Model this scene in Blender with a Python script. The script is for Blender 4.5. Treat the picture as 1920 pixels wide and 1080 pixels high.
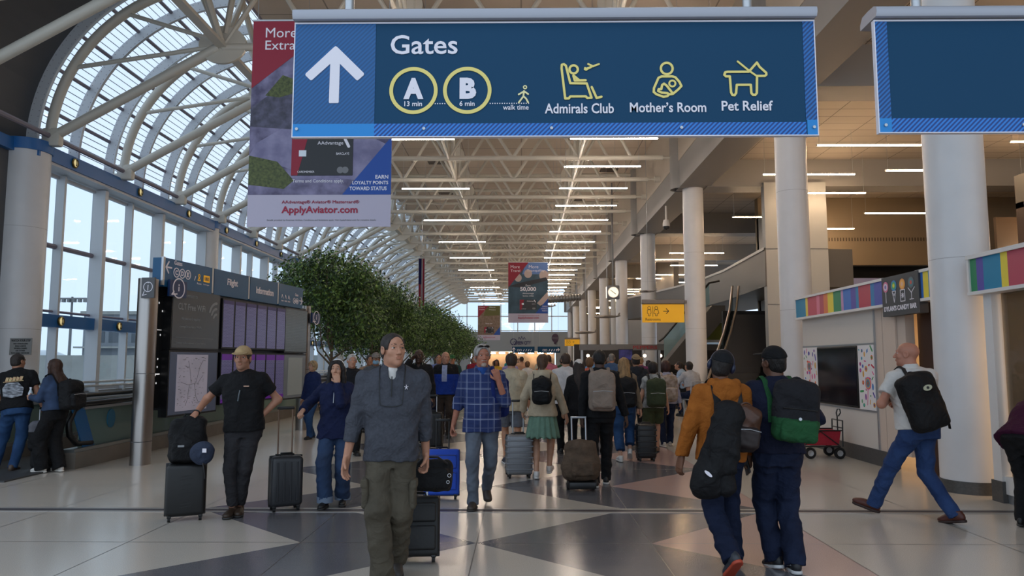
import bpy, bmesh, math, random
import numpy as np
from mathutils import Vector, Matrix
PI = math.pi
R = math.radians
for o in list(bpy.data.objects): bpy.data.objects.remove(o)
SC = bpy.context.scene
COL = SC.collection

# ---------------------------------------------------------------- camera
cd = bpy.data.cameras.new('camera'); cam = bpy.data.objects.new('camera', cd); COL.objects.link(cam)
cd.sensor_width = 36.0; cd.lens = 36.0 * 1400 / 1920; cd.clip_end = 600
cam.location = (0, 0, 1.6)
cam.rotation_euler = (R(90) + math.atan(137 / 1400), 0, math.atan(18 / 1400))
SC.camera = cam
# ---------------------------------------------------------------- world (bright overcast sky) and exposure
w = bpy.data.worlds.new('overcast_sky'); SC.world = w; w.use_nodes = True
wn = w.node_tree.nodes; wl = w.node_tree.links
bg = wn['Background']; bg.inputs['Strength'].default_value = 1.6
tc = wn.new('ShaderNodeTexCoord'); ns = wn.new('ShaderNodeTexNoise'); ns.inputs['Scale'].default_value = 2.2; ns.inputs['Detail'].default_value = 4
rp = wn.new('ShaderNodeValToRGB'); rp.color_ramp.elements[0].position = .3; rp.color_ramp.elements[1].position = .7
rp.color_ramp.elements[0].color = (.57, .705, .87, 1); rp.color_ramp.elements[1].color = (.69, .80, .925, 1)
wl.new(tc.outputs['Generated'], ns.inputs['Vector']); wl.new(ns.outputs['Fac'], rp.inputs['Fac']); wl.new(rp.outputs['Color'], bg.inputs['Color'])
SC.view_settings.view_transform = 'Standard'; SC.view_settings.look = 'None'
SC.view_settings.exposure = -0.12; SC.view_settings.gamma = 1.0
SC.view_settings.use_curve_mapping = False
SC.cycles.max_bounces = 8; SC.cycles.diffuse_bounces = 4; SC.cycles.glossy_bounces = 3; SC.cycles.transmission_bounces = 4
SC.cycles.transparent_max_bounces = 16; SC.cycles.use_denoising = True
SC.cycles.caustics_reflective = False; SC.cycles.caustics_refractive = False
SC.cycles.sample_clamp_indirect = 6.0; SC.cycles.use_adaptive_sampling = True; SC.cycles.adaptive_threshold = 0.02

# ---------------------------------------------------------------- materials
def hexc(h):
    h = h.lstrip('#'); v = [int(h[i:i + 2], 16) / 255 for i in (0, 2, 4)]
    return tuple((c / 12.92 if c <= .04045 else ((c + .055) / 1.055) ** 2.4) for c in v) + (1,)
MATS = {}
def mat(name, col, rough=.6, metal=0, var=0, vscale=8, bump=0, bscale=40, spec=.5, emit=0, coat=0, col2=None, stretch=(1, 1, 1), detail=4, wrinkle=0):
    if name in MATS: return MATS[name]
    m = bpy.data.materials.new(name); m.use_nodes = True; n = m.node_tree.nodes; l = m.node_tree.links
    b = n['Principled BSDF']; c = hexc(col) if isinstance(col, str) else col
    b.inputs['Base Color'].default_value = c; b.inputs['Roughness'].default_value = rough; b.inputs['Metallic'].default_value = metal
    b.inputs['Specular IOR Level'].default_value = spec
    if coat: b.inputs['Coat Weight'].default_value = coat; b.inputs['Coat Roughness'].default_value = .1
    if emit: b.inputs['Emission Color'].default_value = c; b.inputs['Emission Strength'].default_value = emit
    if var or bump or col2 or wrinkle:
        t = n.new('ShaderNodeTexCoord'); mp = n.new('ShaderNodeMapping'); mp.inputs['Scale'].default_value = stretch
        l.new(t.outputs['Object'], mp.inputs['Vector'])
        if var or col2:
            x = n.new('ShaderNodeTexNoise'); x.inputs['Scale'].default_value = vscale; x.inputs['Detail'].default_value = detail
            l.new(mp.outputs[0], x.inputs['Vector'])
            r = n.new('ShaderNodeValToRGB'); r.color_ramp.elements[0].position = .35; r.color_ramp.elements[1].position = .65
            if col2: r.color_ramp.elements[0].color = c; r.color_ramp.elements[1].color = hexc(col2)
            else:
                r.color_ramp.elements[0].color = tuple(v * (1 - var) for v in c[:3]) + (1,)
                r.color_ramp.elements[1].color = tuple(min(1, v * (1 + var)) for v in c[:3]) + (1,)
            l.new(x.outputs['Fac'], r.inputs['Fac']); l.new(r.outputs['Color'], b.inputs['Base Color'])
            if emit: l.new(r.outputs['Color'], b.inputs['Emission Color'])
        if bump:
            y = n.new('ShaderNodeTexNoise'); y.inputs['Scale'].default_value = bscale; y.inputs['Detail'].default_value = 3
            l.new(mp.outputs[0], y.inputs['Vector'])
            bp = n.new('ShaderNodeBump'); bp.inputs['Strength'].default_value = bump; bp.inputs['Distance'].default_value = .01
            l.new(y.outputs['Fac'], bp.inputs['Height']); l.new(bp.outputs['Normal'], b.inputs['Normal'])
            if wrinkle:
                z = n.new('ShaderNodeTexNoise'); z.inputs['Scale'].default_value = 9; z.inputs['Detail'].default_value = 2; z.inputs['Distortion'].default_value = 1.6; l.new(mp.outputs[0], z.inputs['Vector'])
                b2 = n.new('ShaderNodeBump'); b2.inputs['Strength'].default_value = wrinkle; b2.inputs['Distance'].default_value = .06; l.new(z.outputs['Fac'], b2.inputs['Height']); l.new(b2.outputs['Normal'], bp.inputs['Normal'])
    MATS[name] = m; return m
def ramp_mat(name, vec_scale, fn, stops, rough=.5, spec=.5, interp='CONSTANT', emit=0):
    """colour bands from a linear combination of object coordinates: fn=(ax,ay,az); value=fract(dot) -> stops"""
    if name in MATS: return MATS[name]
    m = bpy.data.materials.new(name); m.use_nodes = True; n = m.node_tree.nodes; l = m.node_tree.links
    b = n['Principled BSDF']; b.inputs['Roughness'].default_value = rough; b.inputs['Specular IOR Level'].default_value = spec
    t = n.new('ShaderNodeTexCoord'); d = n.new('ShaderNodeVectorMath'); d.operation = 'DOT_PRODUCT'
    d.inputs[1].default_value = fn; l.new(t.outputs['Object'], d.inputs[0])
    f = n.new('ShaderNodeMath'); f.operation = 'FRACT'; l.new(d.outputs['Value'], f.inputs[0])
    r = n.new('ShaderNodeValToRGB'); r.color_ramp.interpolation = interp
    e = r.color_ramp.elements
    while len(e) < len(stops): e.new(.5)
    for k, (p, c) in enumerate(stops): e[k].position = p; e[k].color = hexc(c)
    l.new(f.outputs[0], r.inputs['Fac']); l.new(r.outputs['Color'], b.inputs['Base Color'])
    if emit: l.new(r.outputs['Color'], b.inputs['Emission Color']); b.inputs['Emission Strength'].default_value = emit
    MATS[name] = m; return m
def glass_mat(name, tint='#eaf2f4', refl=1.0, body=0.0, bodycol='#c8d8dc'):
    if name in MATS: return MATS[name]
    m = bpy.data.materials.new(name); m.use_nodes = True; n = m.node_tree.nodes; l = m.node_tree.links
    n.remove(n['Principled BSDF']); o = n['Material Output']
    t = n.new('ShaderNodeBsdfTransparent'); t.inputs['Color'].default_value = hexc(tint)
    g = n.new('ShaderNodeBsdfGlossy'); g.inputs['Roughness'].default_value = .03
    fr = n.new('ShaderNodeFresnel'); fr.inputs['IOR'].default_value = 1.45
    mu = n.new('ShaderNodeMath'); mu.operation = 'MULTIPLY'; mu.inputs[1].default_value = refl; l.new(fr.outputs[0], mu.inputs[0])
    mx = n.new('ShaderNodeMixShader'); l.new(mu.outputs[0], mx.inputs[0]); l.new(t.outputs[0], mx.inputs[1]); l.new(g.outputs[0], mx.inputs[2])
    last = mx
    if body:
        d = n.new('ShaderNodeBsdfDiffuse'); d.inputs['Color'].default_value = hexc(bodycol)
        m2 = n.new('ShaderNodeMixShader'); m2.inputs[0].default_value = body; l.new(mx.outputs[0], m2.inputs[1]); l.new(d.outputs[0], m2.inputs[2]); last = m2
    l.new(last.outputs[0], o.inputs['Surface']); MATS[name] = m; return m

# ---------------------------------------------------------------- mesh builder
def V(*a): return Vector(a[0] if len(a) == 1 else a)
def frame(d, hint=(0, 0, 1)):
    d = Vector(d).normalized(); h = Vector(hint)
    if abs(d.dot(h.normalized())) > .98: h = Vector((1, 0, 0)) if abs(d.x) < .9 else Vector((0, 1, 0))
    u = h.cross(d).normalized(); v = d.cross(u); return u, v, d
class MB:
    def __init__(s): s.v = []; s.f = []; s.m = []; s.mi = 0
    def add(s, vs, fs, M=None):
        b = len(s.v)
        s.v.extend((M @ Vector(p)) if M is not None else Vector(p) for p in vs)
        for f in fs: s.f.append(tuple(b + i for i in f)); s.m.append(s.mi)
        return s
    def box(s, lo, hi, M=None):
        x0, y0, z0 = lo; x1, y1, z1 = hi
        return s.add([(x0, y0, z0), (x1, y0, z0), (x1, y1, z0), (x0, y1, z0), (x0, y0, z1), (x1, y0, z1), (x1, y1, z1), (x0, y1, z1)],
                     [(0, 3, 2, 1), (4, 5, 6, 7), (0, 1, 5, 4), (1, 2, 6, 5), (2, 3, 7, 6), (3, 0, 4, 7)], M)
    def rbox(s, lo, hi, r=.01, seg=2, M=None):
        bm = bmesh.new(); bmesh.ops.create_cube(bm, size=1)
        for q in bm.verts:
            q.co = Vector([lo[i] + (q.co[i] + .5) * (hi[i] - lo[i]) for i in range(3)])
        r = min(r, .49 * min(hi[i] - lo[i] for i in range(3)))
        bmesh.ops.bevel(bm, geom=bm.edges[:], offset=r, segments=seg, profile=.5, affect='EDGES')
        bm.verts.index_update()
        s.add([q.co.copy() for q in bm.verts], [[q.index for q in f.verts] for f in bm.faces], M); bm.free(); return s
    def quad(s, a, b, c, d): return s.add([a, b, c, d], [(0, 1, 2, 3)])
    def cyl(s, a, b, r, r2=None, seg=16, cap=True, M=None):
        a = Vector(a); b = Vector(b); u, v, d = frame(b - a); r2 = r if r2 is None else r2
        vs = []; fs = []
        for c, q in ((a, r), (b, r2)):
            for k in range(seg):
                t = 2 * PI * k / seg; vs.append(c + (u * math.cos(t) + v * math.sin(t)) * q)
        for k in range(seg):
            j = (k + 1) % seg; fs.append((k, j, seg + j, seg + k))
        if cap: fs.append(tuple(range(seg - 1, -1, -1))); fs.append(tuple(range(seg, 2 * seg)))
        return s.add(vs, fs, M)
    def tube(s, pts, r, seg=10, closed=False, rs=None, flat=1.0, hint=(0, 0, 1), M=None):
        pts = [Vector(p) for p in pts]; n = len(pts); vs = []; fs = []; pu = None
        for i, p in enumerate(pts):
            d = (pts[(i + 1) % n] - pts[i - 1]) if closed else (pts[min(i + 1, n - 1)] - pts[max(i - 1, 0)])
            d.normalize()
            if pu is None: u, v, _ = frame(d, hint)
            else:
                u = pu - d * pu.dot(d)
                u = u.normalized() if u.length > 1e-5 else frame(d, hint)[0]
                v = d.cross(u)
            pu = u; q = rs[i] if rs else r
            for k in range(seg):
                t = 2 * PI * k / seg; vs.append(p + (u * math.cos(t) + v * math.sin(t) * flat) * q)
        m = n if closed else n - 1
        for i in range(m):
            for k in range(seg):
                j = (k + 1) % seg; a = i * seg; b = ((i + 1) % n) * seg
                fs.append((a + k, a + j, b + j, b + k))
        if not closed: fs.append(tuple(range(seg - 1, -1, -1))); fs.append(tuple((n - 1) * seg + k for k in range(seg)))
        return s.add(vs, fs, M)
    def lathe(s, prof, c=(0, 0, 0), seg=24, M=None, a0=0, a1=2 * PI):
        vs = []; fs = []; n = len(prof); full = abs(a1 - a0 - 2 * PI) < 1e-6; cnt = seg if full else seg + 1
        for k in range(cnt):
            t = a0 + (a1 - a0) * k / seg
            for r, z in prof: vs.append((c[0] + r * math.cos(t), c[1] + r * math.sin(t), c[2] + z))
        for k in range(seg):
            a = k * n; b = ((k + 1) % cnt) * n
            for i in range(n - 1): fs.append((a + i, b + i, b + i + 1, a + i + 1))
        return s.add(vs, fs, M)
    def prism(s, poly, y0, y1, M=None):
        """polygon in local x,z extruded along y"""
        n = len(poly); vs = [(x, y0, z) for x, z in poly] + [(x, y1, z) for x, z in poly]
        fs = [tuple(range(n)), tuple(range(2 * n - 1, n - 1, -1))]
        for i in range(n): j = (i + 1) % n; fs.append((i, n + i, n + j, j))
        return s.add(vs, fs, M)
    def stroke(s, pts, wd, y0, y1, closed=False, M=None):
        """flat line art in local x,z with round joints, from y0 to y1 (y0 nearer)"""
        n = len(pts); m = n if closed else n - 1
        for i in range(m):
            ax, az = pts[i]; bx, bz = pts[(i + 1) % n]; dx, dz = bx - ax, bz - az; L = math.hypot(dx, dz)
            if L < 1e-9: continue
            px, pz = -dz / L * wd / 2, dx / L * wd / 2
            poly = [(ax + px, az + pz)]; t0 = math.atan2(pz, px)
            for k in range(1, 6): t = t0 + PI * k / 6; poly.append((ax + math.cos(t) * wd / 2, az + math.sin(t) * wd / 2))
            poly += [(ax - px, az - pz), (bx - px, bz - pz)]
            for k in range(1, 6): t = t0 + PI + PI * k / 6; poly.append((bx + math.cos(t) * wd / 2, bz + math.sin(t) * wd / 2))
            poly.append((bx + px, bz + pz))
            s.nst = (getattr(s, 'nst', 0) + 1) % 24; e = s.nst * 4e-5
            s.prism(poly, y0 - e, y1, M)
        return s
    def ring(s, cx, cz, r, wd, y0, y1, seg=48, M=None):
        vs = []; fs = []
        for k in range(seg):
            t = 2 * PI * k / seg; c, q = math.cos(t), math.sin(t)
            vs += [(cx + c * (r - wd / 2), y0, cz + q * (r - wd / 2)), (cx + c * (r + wd / 2), y0, cz + q * (r + wd / 2)),
                   (cx + c * (r + wd / 2), y1, cz + q * (r + wd / 2)), (cx + c * (r - wd / 2), y1, cz + q * (r - wd / 2))]
        for k in range(seg):
            a = 4 * k; b = 4 * ((k + 1) % seg)
            for i in range(4): fs.append((a + i, a + (i + 1) % 4, b + (i + 1) % 4, b + i))
        return s.add(vs, fs, M)
    def disc(s, cx, cz, r, y0, y1, seg=20, M=None, rz=None):
        rz = rz or r
        return s.prism([(cx + r * math.cos(2 * PI * k / seg), cz + rz * math.sin(2 * PI * k / seg)) for k in range(seg)], y0, y1, M)
    def text(s, txt, x0, z0, x1, z1, y, depth=.002, bold=0.0, M=None, fit=True, shear=0):
        """lettering in local x,z whose bounding box fills x0..x1, z0..z1; front face at y"""
        cu = bpy.data.curves.new('t', 'FONT'); cu.body = txt; cu.extrude = .5; cu.offset = bold; cu.resolution_u = 3; cu.shear = shear
        ob = bpy.data.objects.new('t', cu); me = ob.to_mesh()
        vs = [q.co.copy() for q in me.vertices]; fs = [tuple(f.vertices) for f in me.polygons]
        ob.to_mesh_clear(); bpy.data.objects.remove(ob); bpy.data.curves.remove(cu)
        if not vs: return s
        mnx = min(q.x for q in vs); mxx = max(q.x for q in vs); mny = min(q.y for q in vs); mxy = max(q.y for q in vs)
        sx = (x1 - x0) / (mxx - mnx); sz = (z1 - z0) / (mxy - mny)
        return s.add([(x0 + (q.x - mnx) * sx, y + (0 if q.z > 0 else depth), z0 + (q.y - mny) * sz) for q in vs], fs, M)
    def build(s, name, mats, parent=None, smooth=True, ang=40, loc=None):
        me = bpy.data.meshes.new(name); me.from_pydata(s.v, [], s.f)
        for m in (mats if isinstance(mats, (list, tuple)) else [mats]): me.materials.append(m)
        if len(me.materials) > 1: me.polygons.foreach_set('material_index', s.m)
        if smooth:
            me.polygons.foreach_set('use_smooth', [True] * len(me.polygons)); me.set_sharp_from_angle(angle=R(ang))
        me.update(); o = bpy.data.objects.new(name, me); COL.objects.link(o)
        if parent is not None: o.parent = parent
        if loc is not None: o.location = loc
        return o
def tag(o, label=None, cat=None, group=None, kind=None):
    if label: o['label'] = label
    if cat: o['category'] = cat
    if group: o['group'] = group
    if kind: o['kind'] = kind
    return o
def thing(name, label, cat, loc=(0, 0, 0), rz=0, group=None, kind=None):
    o = bpy.data.objects.new(name, None); COL.objects.link(o); o.location = loc; o.rotation_euler = (0, 0, rz); o.empty_display_size = .1
    return tag(o, label, cat, group, kind)
def kids(o): return [c for c in COL.objects if c.parent == o]
def dup(o, loc, rz=None, label=None, group=None, tree=None):
    """a copy of a thing with copies of its parts and sub-parts (mesh data shared)"""
    r = o.copy(); COL.objects.link(r); r.location = loc
    if rz is not None: r.rotation_euler = (0, 0, rz)
    if label: r['label'] = label
    if group: r['group'] = group
    for ch in (tree if tree is not None else kids(o)):
        sub = kids(ch) if tree is None else []
        c = ch.copy(); COL.objects.link(c); c.parent = r
        for g in sub:
            d = g.copy(); COL.objects.link(d); d.parent = c
    return r
def rotz(a): return Matrix.Rotation(a, 4, 'Z')
def T(x, y, z): return Matrix.Translation((x, y, z))
rnd = random.Random(5)

M_white = mat('white_paint', '#d3d0cb', .45)
M_col = mat('column_paint', '#d6d5d6', .35, var=.03, vscale=2)
M_tubew = mat('truss_white', '#cdc8bc', .4)
M_grey = mat('wall_grey', '#77777a', .6, var=.03, vscale=.8)
M_dkgrey = mat('dark_grey_wall', '#56575a', .6)
M_blueband = mat('blue_band', '#2567a8', .35)
M_steel = mat('brushed_steel', '#a9a4a0', .32, 1, bump=.05, bscale=60, stretch=(1, 1, .05))
M_alum = mat('aluminium', '#b9bcc0', .38, .8)
M_black = mat('black_plastic', '#0c0c0d', .4)
M_blacksatin = mat('black_matte', '#101011', .7)
M_glass = glass_mat('clear_glass')
M_base = mat('base_stone', '#4c4a48', .4, var=.12, vscale=30)
M_signwhite = mat('sign_white', '#e6e2ea', .5)
# ================================================================ hall shell
DS, DE = 15.6, 88.0            # glazed vault runs from DS to DE
XW, ZS, RV = -10.7, 6.3, 4.05  # window wall, springing height, vault radius
XN, ZN = -6.5, 8.4             # roof edge nodes
ZC = 10.3                      # roof ceiling
XF = 5.2                       # fascia wall above the columns

# ---- terrazzo floor
def terrazzo(name, c, rough=.20):
    m = mat(name, c, rough, var=.10, vscale=140, detail=2, spec=.62)
    return m
T_cream = terrazzo('terrazzo_cream', '#bbb4aa'); T_dark = terrazzo('terrazzo_charcoal', '#646367'); T_pink = terrazzo('terrazzo_rose', '#b89c94'); T_joint = mat('terrazzo_joint', '#4a4540', .4)
fb = MB(); xs = [-3.5, -1.96, -.40, 1.14, 2.67]; P = 1.51; d0 = 6.78 - 2 * P
fb.quad((-11.2, -6, 0), (xs[0], -6, 0), (xs[0], 89, 0), (-11.2, 89, 0)); fb.quad((xs[4], -6, 0), (24, -6, 0), (24, 89, 0), (xs[4], 89, 0))
fb.quad((xs[0], -6, 0), (xs[4], -6, 0), (xs[4], d0 - P, 0), (xs[0], d0 - P, 0))
y = d0 - P; k = 0
while y < 87:
    a, m, b = y, y + P, y + 2 * P
    for i in range(4):
        x0, x1 = xs[i], xs[i + 1]; tri, rest = ((0, 1), (1, 0), (1, 0), (2, 1))[i]
        fb.mi = tri
        if i < 2:
            fb.add([(x0, a, 0), (x1, m, 0), (x0, b, 0)], [(0, 1, 2)]); fb.mi = rest
            fb.add([(x0, a, 0), (x1, a, 0), (x1, m, 0)], [(0, 1, 2)]); fb.add([(x0, b, 0), (x1, m, 0), (x1, b, 0)], [(0, 1, 2)])
        else:
            fb.add([(x1, a, 0), (x1, b, 0), (x0, m, 0)], [(0, 1, 2)]); fb.mi = rest
            fb.add([(x0, a, 0), (x1, a, 0), (x0, m, 0)], [(0, 1, 2)]); fb.add([(x0, m, 0), (x1, b, 0), (x0, b, 0)], [(0, 1, 2)])
    y = b
fb.mi = 0; fb.quad((xs[0], y, 0), (xs[4], y, 0), (xs[4], 89, 0), (xs[0], 89, 0))
fb.mi = 3
for x in [-9.7, -8.15, -6.6, -5.05] + xs + [4.2, 5.75, 7.3]: fb.quad((x - .004, -6, .0006), (x + .004, -6, .0006), (x + .004, 88, .0006), (x - .004, 88, .0006))
y = d0 - P
while y < 60: fb.quad((-11, y - .004, .0006), (12, y - .004, .0006), (12, y + .004, .0006), (-11, y + .004, .0006)); y += P
tag(fb.build('floor', [T_cream, T_dark, T_pink, T_joint], smooth=False), 'polished terrazzo concourse floor with charcoal and cream triangles', 'floor', kind='structure')
jb = MB()
for y0, y1, z in ((8.10, 8.16, .004), (8.27, 8.33, .004)): jb.box((-11, y0, 0), (12, y1, z))
t = tag(jb.build('trim_1', mat('joint_steel', '#a5a19d', .35, .4)), 'steel expansion joint strip crossing the terrazzo floor', 'floor joint', kind='structure')
jb = MB().box((-11, 8.16, 0), (12, 8.27, .002)); jb.build('joint_seal', mat('joint_rubber', '#2b2830', .5), t)

# ---- vault: one bay of glazing, copied along the hall
def arc(r, a, cx=XW + RV, cz=ZS): return (cx - r * math.cos(a), cz + r * math.sin(a))
NA = 28; BAY = 3.0
M_vglass = glass_mat('vault_glass', '#edf1f4', .8); M_purlin = mat('purlin_grey', '#827b86', .45); M_rib = mat('rib_white', '#cdd1d6', .4); M_lou = mat('louvre_grey', '#9aa0a6', .5)
def vault_bay():
    g = MB()
    for i in range(NA):
        a0, a1 = PI / 2 * i / NA, PI / 2 * (i + 1) / NA
        x0, z0 = arc(RV + .06, a0); x1, z1 = arc(RV + .06, a1)
        g.quad((x0, 0, z0), (x0, BAY, z0), (x1, BAY, z1), (x1, 0, z1))
    root = tag(g.build('window_1', M_vglass), 'curved vault glazing bay over the left side of the hall', 'skylight', 'bays of the curved glass vault', 'structure')
    p = MB()
    for k in range(8):
        x, z = arc(RV - .03, PI / 2 * k / 7.0 + (.02 if k == 0 else 0)); p.cyl((x, 0, z), (x, BAY, z), .045, seg=8)
    p.build('purlin', M_purlin, root)
    q = MB()
    for k in range(7 * 6):
        if k % 6 == 0: continue
        x, z = arc(RV + .03, PI / 2 * k / 42); q.cyl((x, 0, z), (x, BAY, z), .011, seg=4, cap=False)
    q.build('louvre', M_lou, root)
    for y in (.0, 1.5):
        r = MB(); n = 24; vs = []; fs = []
        for i in range(n + 1):
            a = PI / 2 * i / n
            for rr in (RV - .26, RV - .02):
                x, z = arc(rr, a); vs += [(x, y - .04, z), (x, y + .04, z)]
        for i in range(n):
            b = 4 * i; c = b + 4
            fs += [(b, b + 2, c + 2, c), (b + 1, c + 1, c + 3, b + 3), (b, c, c + 1, b + 1), (b + 2, b + 3, c + 3, c + 2)]
        r.add(vs, fs)
        rb = r.build('rib', M_rib, root)
        bl = MB()
        for i in range(n * 2):
            for rr in (RV - .22, RV - .07):
                x, z = arc(rr, PI / 2 * (i + .5) / (n * 2)); bl.box((x - .007, y - .046, z - .007), (x + .007, y - .04, z + .007))
        bl.build('bolt', M_purlin, rb)
    return root
vb = vault_bay(); vb.location = (0, DS, 0); nb = int(round((DE - DS) / BAY))
vtree = None
for k in range(1, nb): dup(vb, (0, DS + BAY * k, 0))
# solid end of the vault nearer the camera, and the grey wall under it
sb = MB()
for i in range(20):
    a0, a1 = PI / 2 * i / 20, PI / 2 * (i + 1) / 20
    x0, z0 = arc(RV, a0); x1, z1 = arc(RV, a1); x2, z2 = arc(RV + .25, a0); x3, z3 = arc(RV + .25, a1)
    sb.quad((x0, 9.0, z0), (x0, DS, z0), (x1, DS, z1), (x1, 9.0, z1)); sb.quad((x2, 9.0, z2), (x3, 9.0, z3), (x3, DS, z3), (x2, DS, z2))
    sb.quad((x0, DS, z0), (x2, DS, z2), (x3, DS, z3), (x1, DS, z1))
sb.box((XW - .25, 9.0, 0), (XW, DS - .1, ZS))
tag(sb.build('wall_end', M_dkgrey), 'dark grey solid wall and vault soffit before the glazing', 'wall', kind='structure')
bb = MB().box((XW - .02, 9.0, 5.98), (XW + .12, DS + .1, 6.24)).build('trim_2', M_blueband)
tag(bb, 'blue band continuing along the dark end wall', 'trim', kind='structure')

# ---- window wall, one bay
M_mull = mat('mullion_white', '#c6c9ce', .4); M_wallw = mat('sill_wall', '#8d8f92', .5)
def wall_bay():
    g = MB(); g.quad((XW, 0, .9), (XW, BAY, .9), (XW, BAY, 6.0), (XW, 0, 6.0))
    root = tag(g.build('window_2', M_glass), 'tall window wall bay under the vault', 'window', 'bays of the left window wall', 'structure')
    f = MB()
    for y, w_, d in ((0, .15, .30), (1.5, .08, .18)):
        f.box((XW - .02, y - w_ / 2, .85), (XW + d, y + w_ / 2, 5.85))
    for y0, y1 in ((.085, 1.455), (1.545, 2.915)):
        for z in (.92, 5.8): f.box((XW - .03, y0, z - .03), (XW + .05, y1, z + .05))
    f.build('mullion', M_mull, root)
    t_ = MB()
    t_.cyl((XW + .03, 0, 4.2), (XW + .03, BAY, 4.2), .06, seg=8); t_.cyl((XW + .05, 0, 2.72), (XW + .05, BAY, 2.72), .03, seg=8)
    t_.build('transom', M_purlin, root)
    b = MB(); b.box((XW + .0, 0, 5.87), (XW + .46, BAY, 5.93)); b.build('soffit', M_mull, root)
    b = MB(); b.box((XW + .06, 0, 5.93), (XW + .5, BAY, 6.24)); b.box((XW - .02, 0, 2.36), (XW + .20, BAY, 2.64)); b.build('blue_band', M_blueband, root)
    b = MB(); b.box((XW - .1, 0, 0), (XW + .14, BAY, .88)); b.build('sill_panel', M_wallw, root)
    return root
wb = wall_bay(); OFF = DS - .3; wb.location = (0, OFF, 0)
for k in range(1, nb): dup(wb, (0, OFF + BAY * k, 0))
rb_ = MB(); rb_.cyl((XW + .55, DS - 3.2, 6.42), (XW + .55, DE, 6.42), .055, seg=8)
tag(rb_.build('trim_3', M_purlin), 'long dark rail along the top of the blue band', 'trim', kind='structure')

# ---- round porthole lamps on the blue bands
M_bulb = mat('lamp_lens', '#ffe9a8', .3, emit=.5); M_brass = mat('lamp_rim', '#8a7440', .3, .9)
def port_lamp():
    root = thing('band_lamp', 'small round brass lamp on the upper blue band of the window wall', 'lamp', group='lamps along the upper blue band')
    r = MB(); Mx = Matrix.Rotation(R(90), 4, 'Y'); r.lathe([(0, .0), (.105, .0), (.115, .03), (.095, .05), (.085, .035)], seg=20, M=Mx); r.build('rim', M_brass, root)
    b = MB(); b.lathe([(.085, .03), (.06, .055), (.0, .065)], seg=16, M=Mx); b.build('lens', M_bulb, root)
    c = MB(); c.box((.05, -.02, -.07), (.075, -.008, .07)); c.box((.05, .03, -.07), (.075, .042, .07)); c.build('guard', M_black, root)
    return root
pl = port_lamp(); pl.location = (XW + .5, DS + .95, 6.09)
for k in range(1, 22): dup(pl, (XW + .5, DS + .95 + 2.93 * k, 6.09))
for k in range(0, 8): dup(pl, (XW + .2, DS + .72 + 3.0 * k if k else 16.85, 2.5), label='small round brass lamp on the lower blue band of the window wall', group='lamps along the lower blue band')

# ---- columns
def column(x, y, h, r, label, cap=False, name='column', base=True, wall=False, top_r=None):
    b = MB(); b.lathe([(r, 0 if not base else .14), (r, h)], seg=48)
    root = tag(b.build(name, M_col, loc=(x, y, 0)), label, 'column', kind='structure')
    if base: MB().lathe([(r + .012, 0), (r + .012, .15), (r, .15)], seg=48).build('base', M_base, root)
    if cap: MB().lathe([(r, h - .24), (r + .03, h - .24), (r + .03, h), (0, h)], seg=48).build('cap_band', M_blueband, root)
    s = MB()
    for z in (h * .36, h * .7): s.lathe([(r + .001, z), (r + .0012, z + .006)], seg=48)
    s.build('seam', mat('seam_grey', '#9c9a98', .5), root)
    return root
column(-10.62, 15.55, 6.28, .46, 'white round column with blue cap against the dark left wall', True)
for k in range(1, 8):
    column(-10.5, DS + 9 * k, 6.25, .34, ['', 'blue capped white column above the flight information board', 'blue capped white column just behind the nearest tree', 'third blue capped column along the window wall, past the first tree', 'fourth blue capped column along the window wall', 'fifth blue capped column along the window wall', 'sixth blue capped column along the window wall', 'last blue capped column before the far end wall'][k], True)
XC = 5.72
lab = ['thick white column between the candy shop doorway and its glass front', 'white column at the striped end of the candy shop front', 'white column carrying the near restrooms sign', 'white column behind the near restrooms sign', 'white column just past the clock side, fifth from the camera', 'sixth white column of the right row', 'seventh white column of the right row', 'eighth white column of the right row', 'ninth white column of the right row', 'farthest white column of the right row']
column(5.58, 9.52, 8.0, .345, lab[0])
for k in range(0, 9): column(XC if k else 5.72, DS + 9 * k - (.0 if k else 0), 7.35, .335 if k else .32, lab[k + 1])

# ---- fascia, longitudinal beam, aisle ceiling and beams
fa = MB(); fa.box((XF, -2, 8.2), (XF + .2, DE, ZC)); tag(fa.build('wall_fascia', mat('fascia_tan', '#b9aea0', .6)), 'pale fascia wall above the right columns', 'wall', kind='structure')
lb = MB(); lb.box((XF + .02, -2, 7.32), (6.2, DE, 8.2)); M_beam = mat('beam_grey', '#8e8b88', .55)
tag(lb.build('ceiling_edge_beam', M_beam), 'long grey beam over the right columns', 'beam', kind='structure')
for k in range(0, 9):
    u = MB().lathe([(.34, 7.3), (.34, ZC)], seg=32).build('column_upper', M_beam, loc=(XF + .12, DS + 9 * k, 0)); tag(u, 'grey half column rising from the edge beam to the roof', 'column', 'upper half columns on the fascia', 'structure')
def tile_mat(name, c, sx, sy, line='#6b645c', wd=.012):
    m = bpy.data.materials.new(name); m.use_nodes = True; n = m.node_tree.nodes; l = m.node_tree.links
    b = n['Principled BSDF']; b.inputs['Roughness'].default_value = .8
    t_ = n.new('ShaderNodeTexCoord'); br = n.new('ShaderNodeTexBrick'); br.offset = 0; br.inputs['Scale'].default_value = 1
    br.inputs['Brick Width'].default_value = sx; br.inputs['Row Height'].default_value = sy; br.inputs['Mortar Size'].default_value = wd
    br.inputs['Color1'].default_value = hexc(c); br.inputs['Color2'].default_value = tuple(v * .94 for v in hexc(c)[:3]) + (1,); br.inputs['Mortar'].default_value = hexc(line)
    l.new(t_.outputs['Object'], br.inputs['Vector']); l.new(br.outputs['Color'], b.inputs['Base Color']); return m
M_tile = tile_mat('aisle_ceiling_tiles', '#bcb2a6', 1.2, .6)
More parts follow.
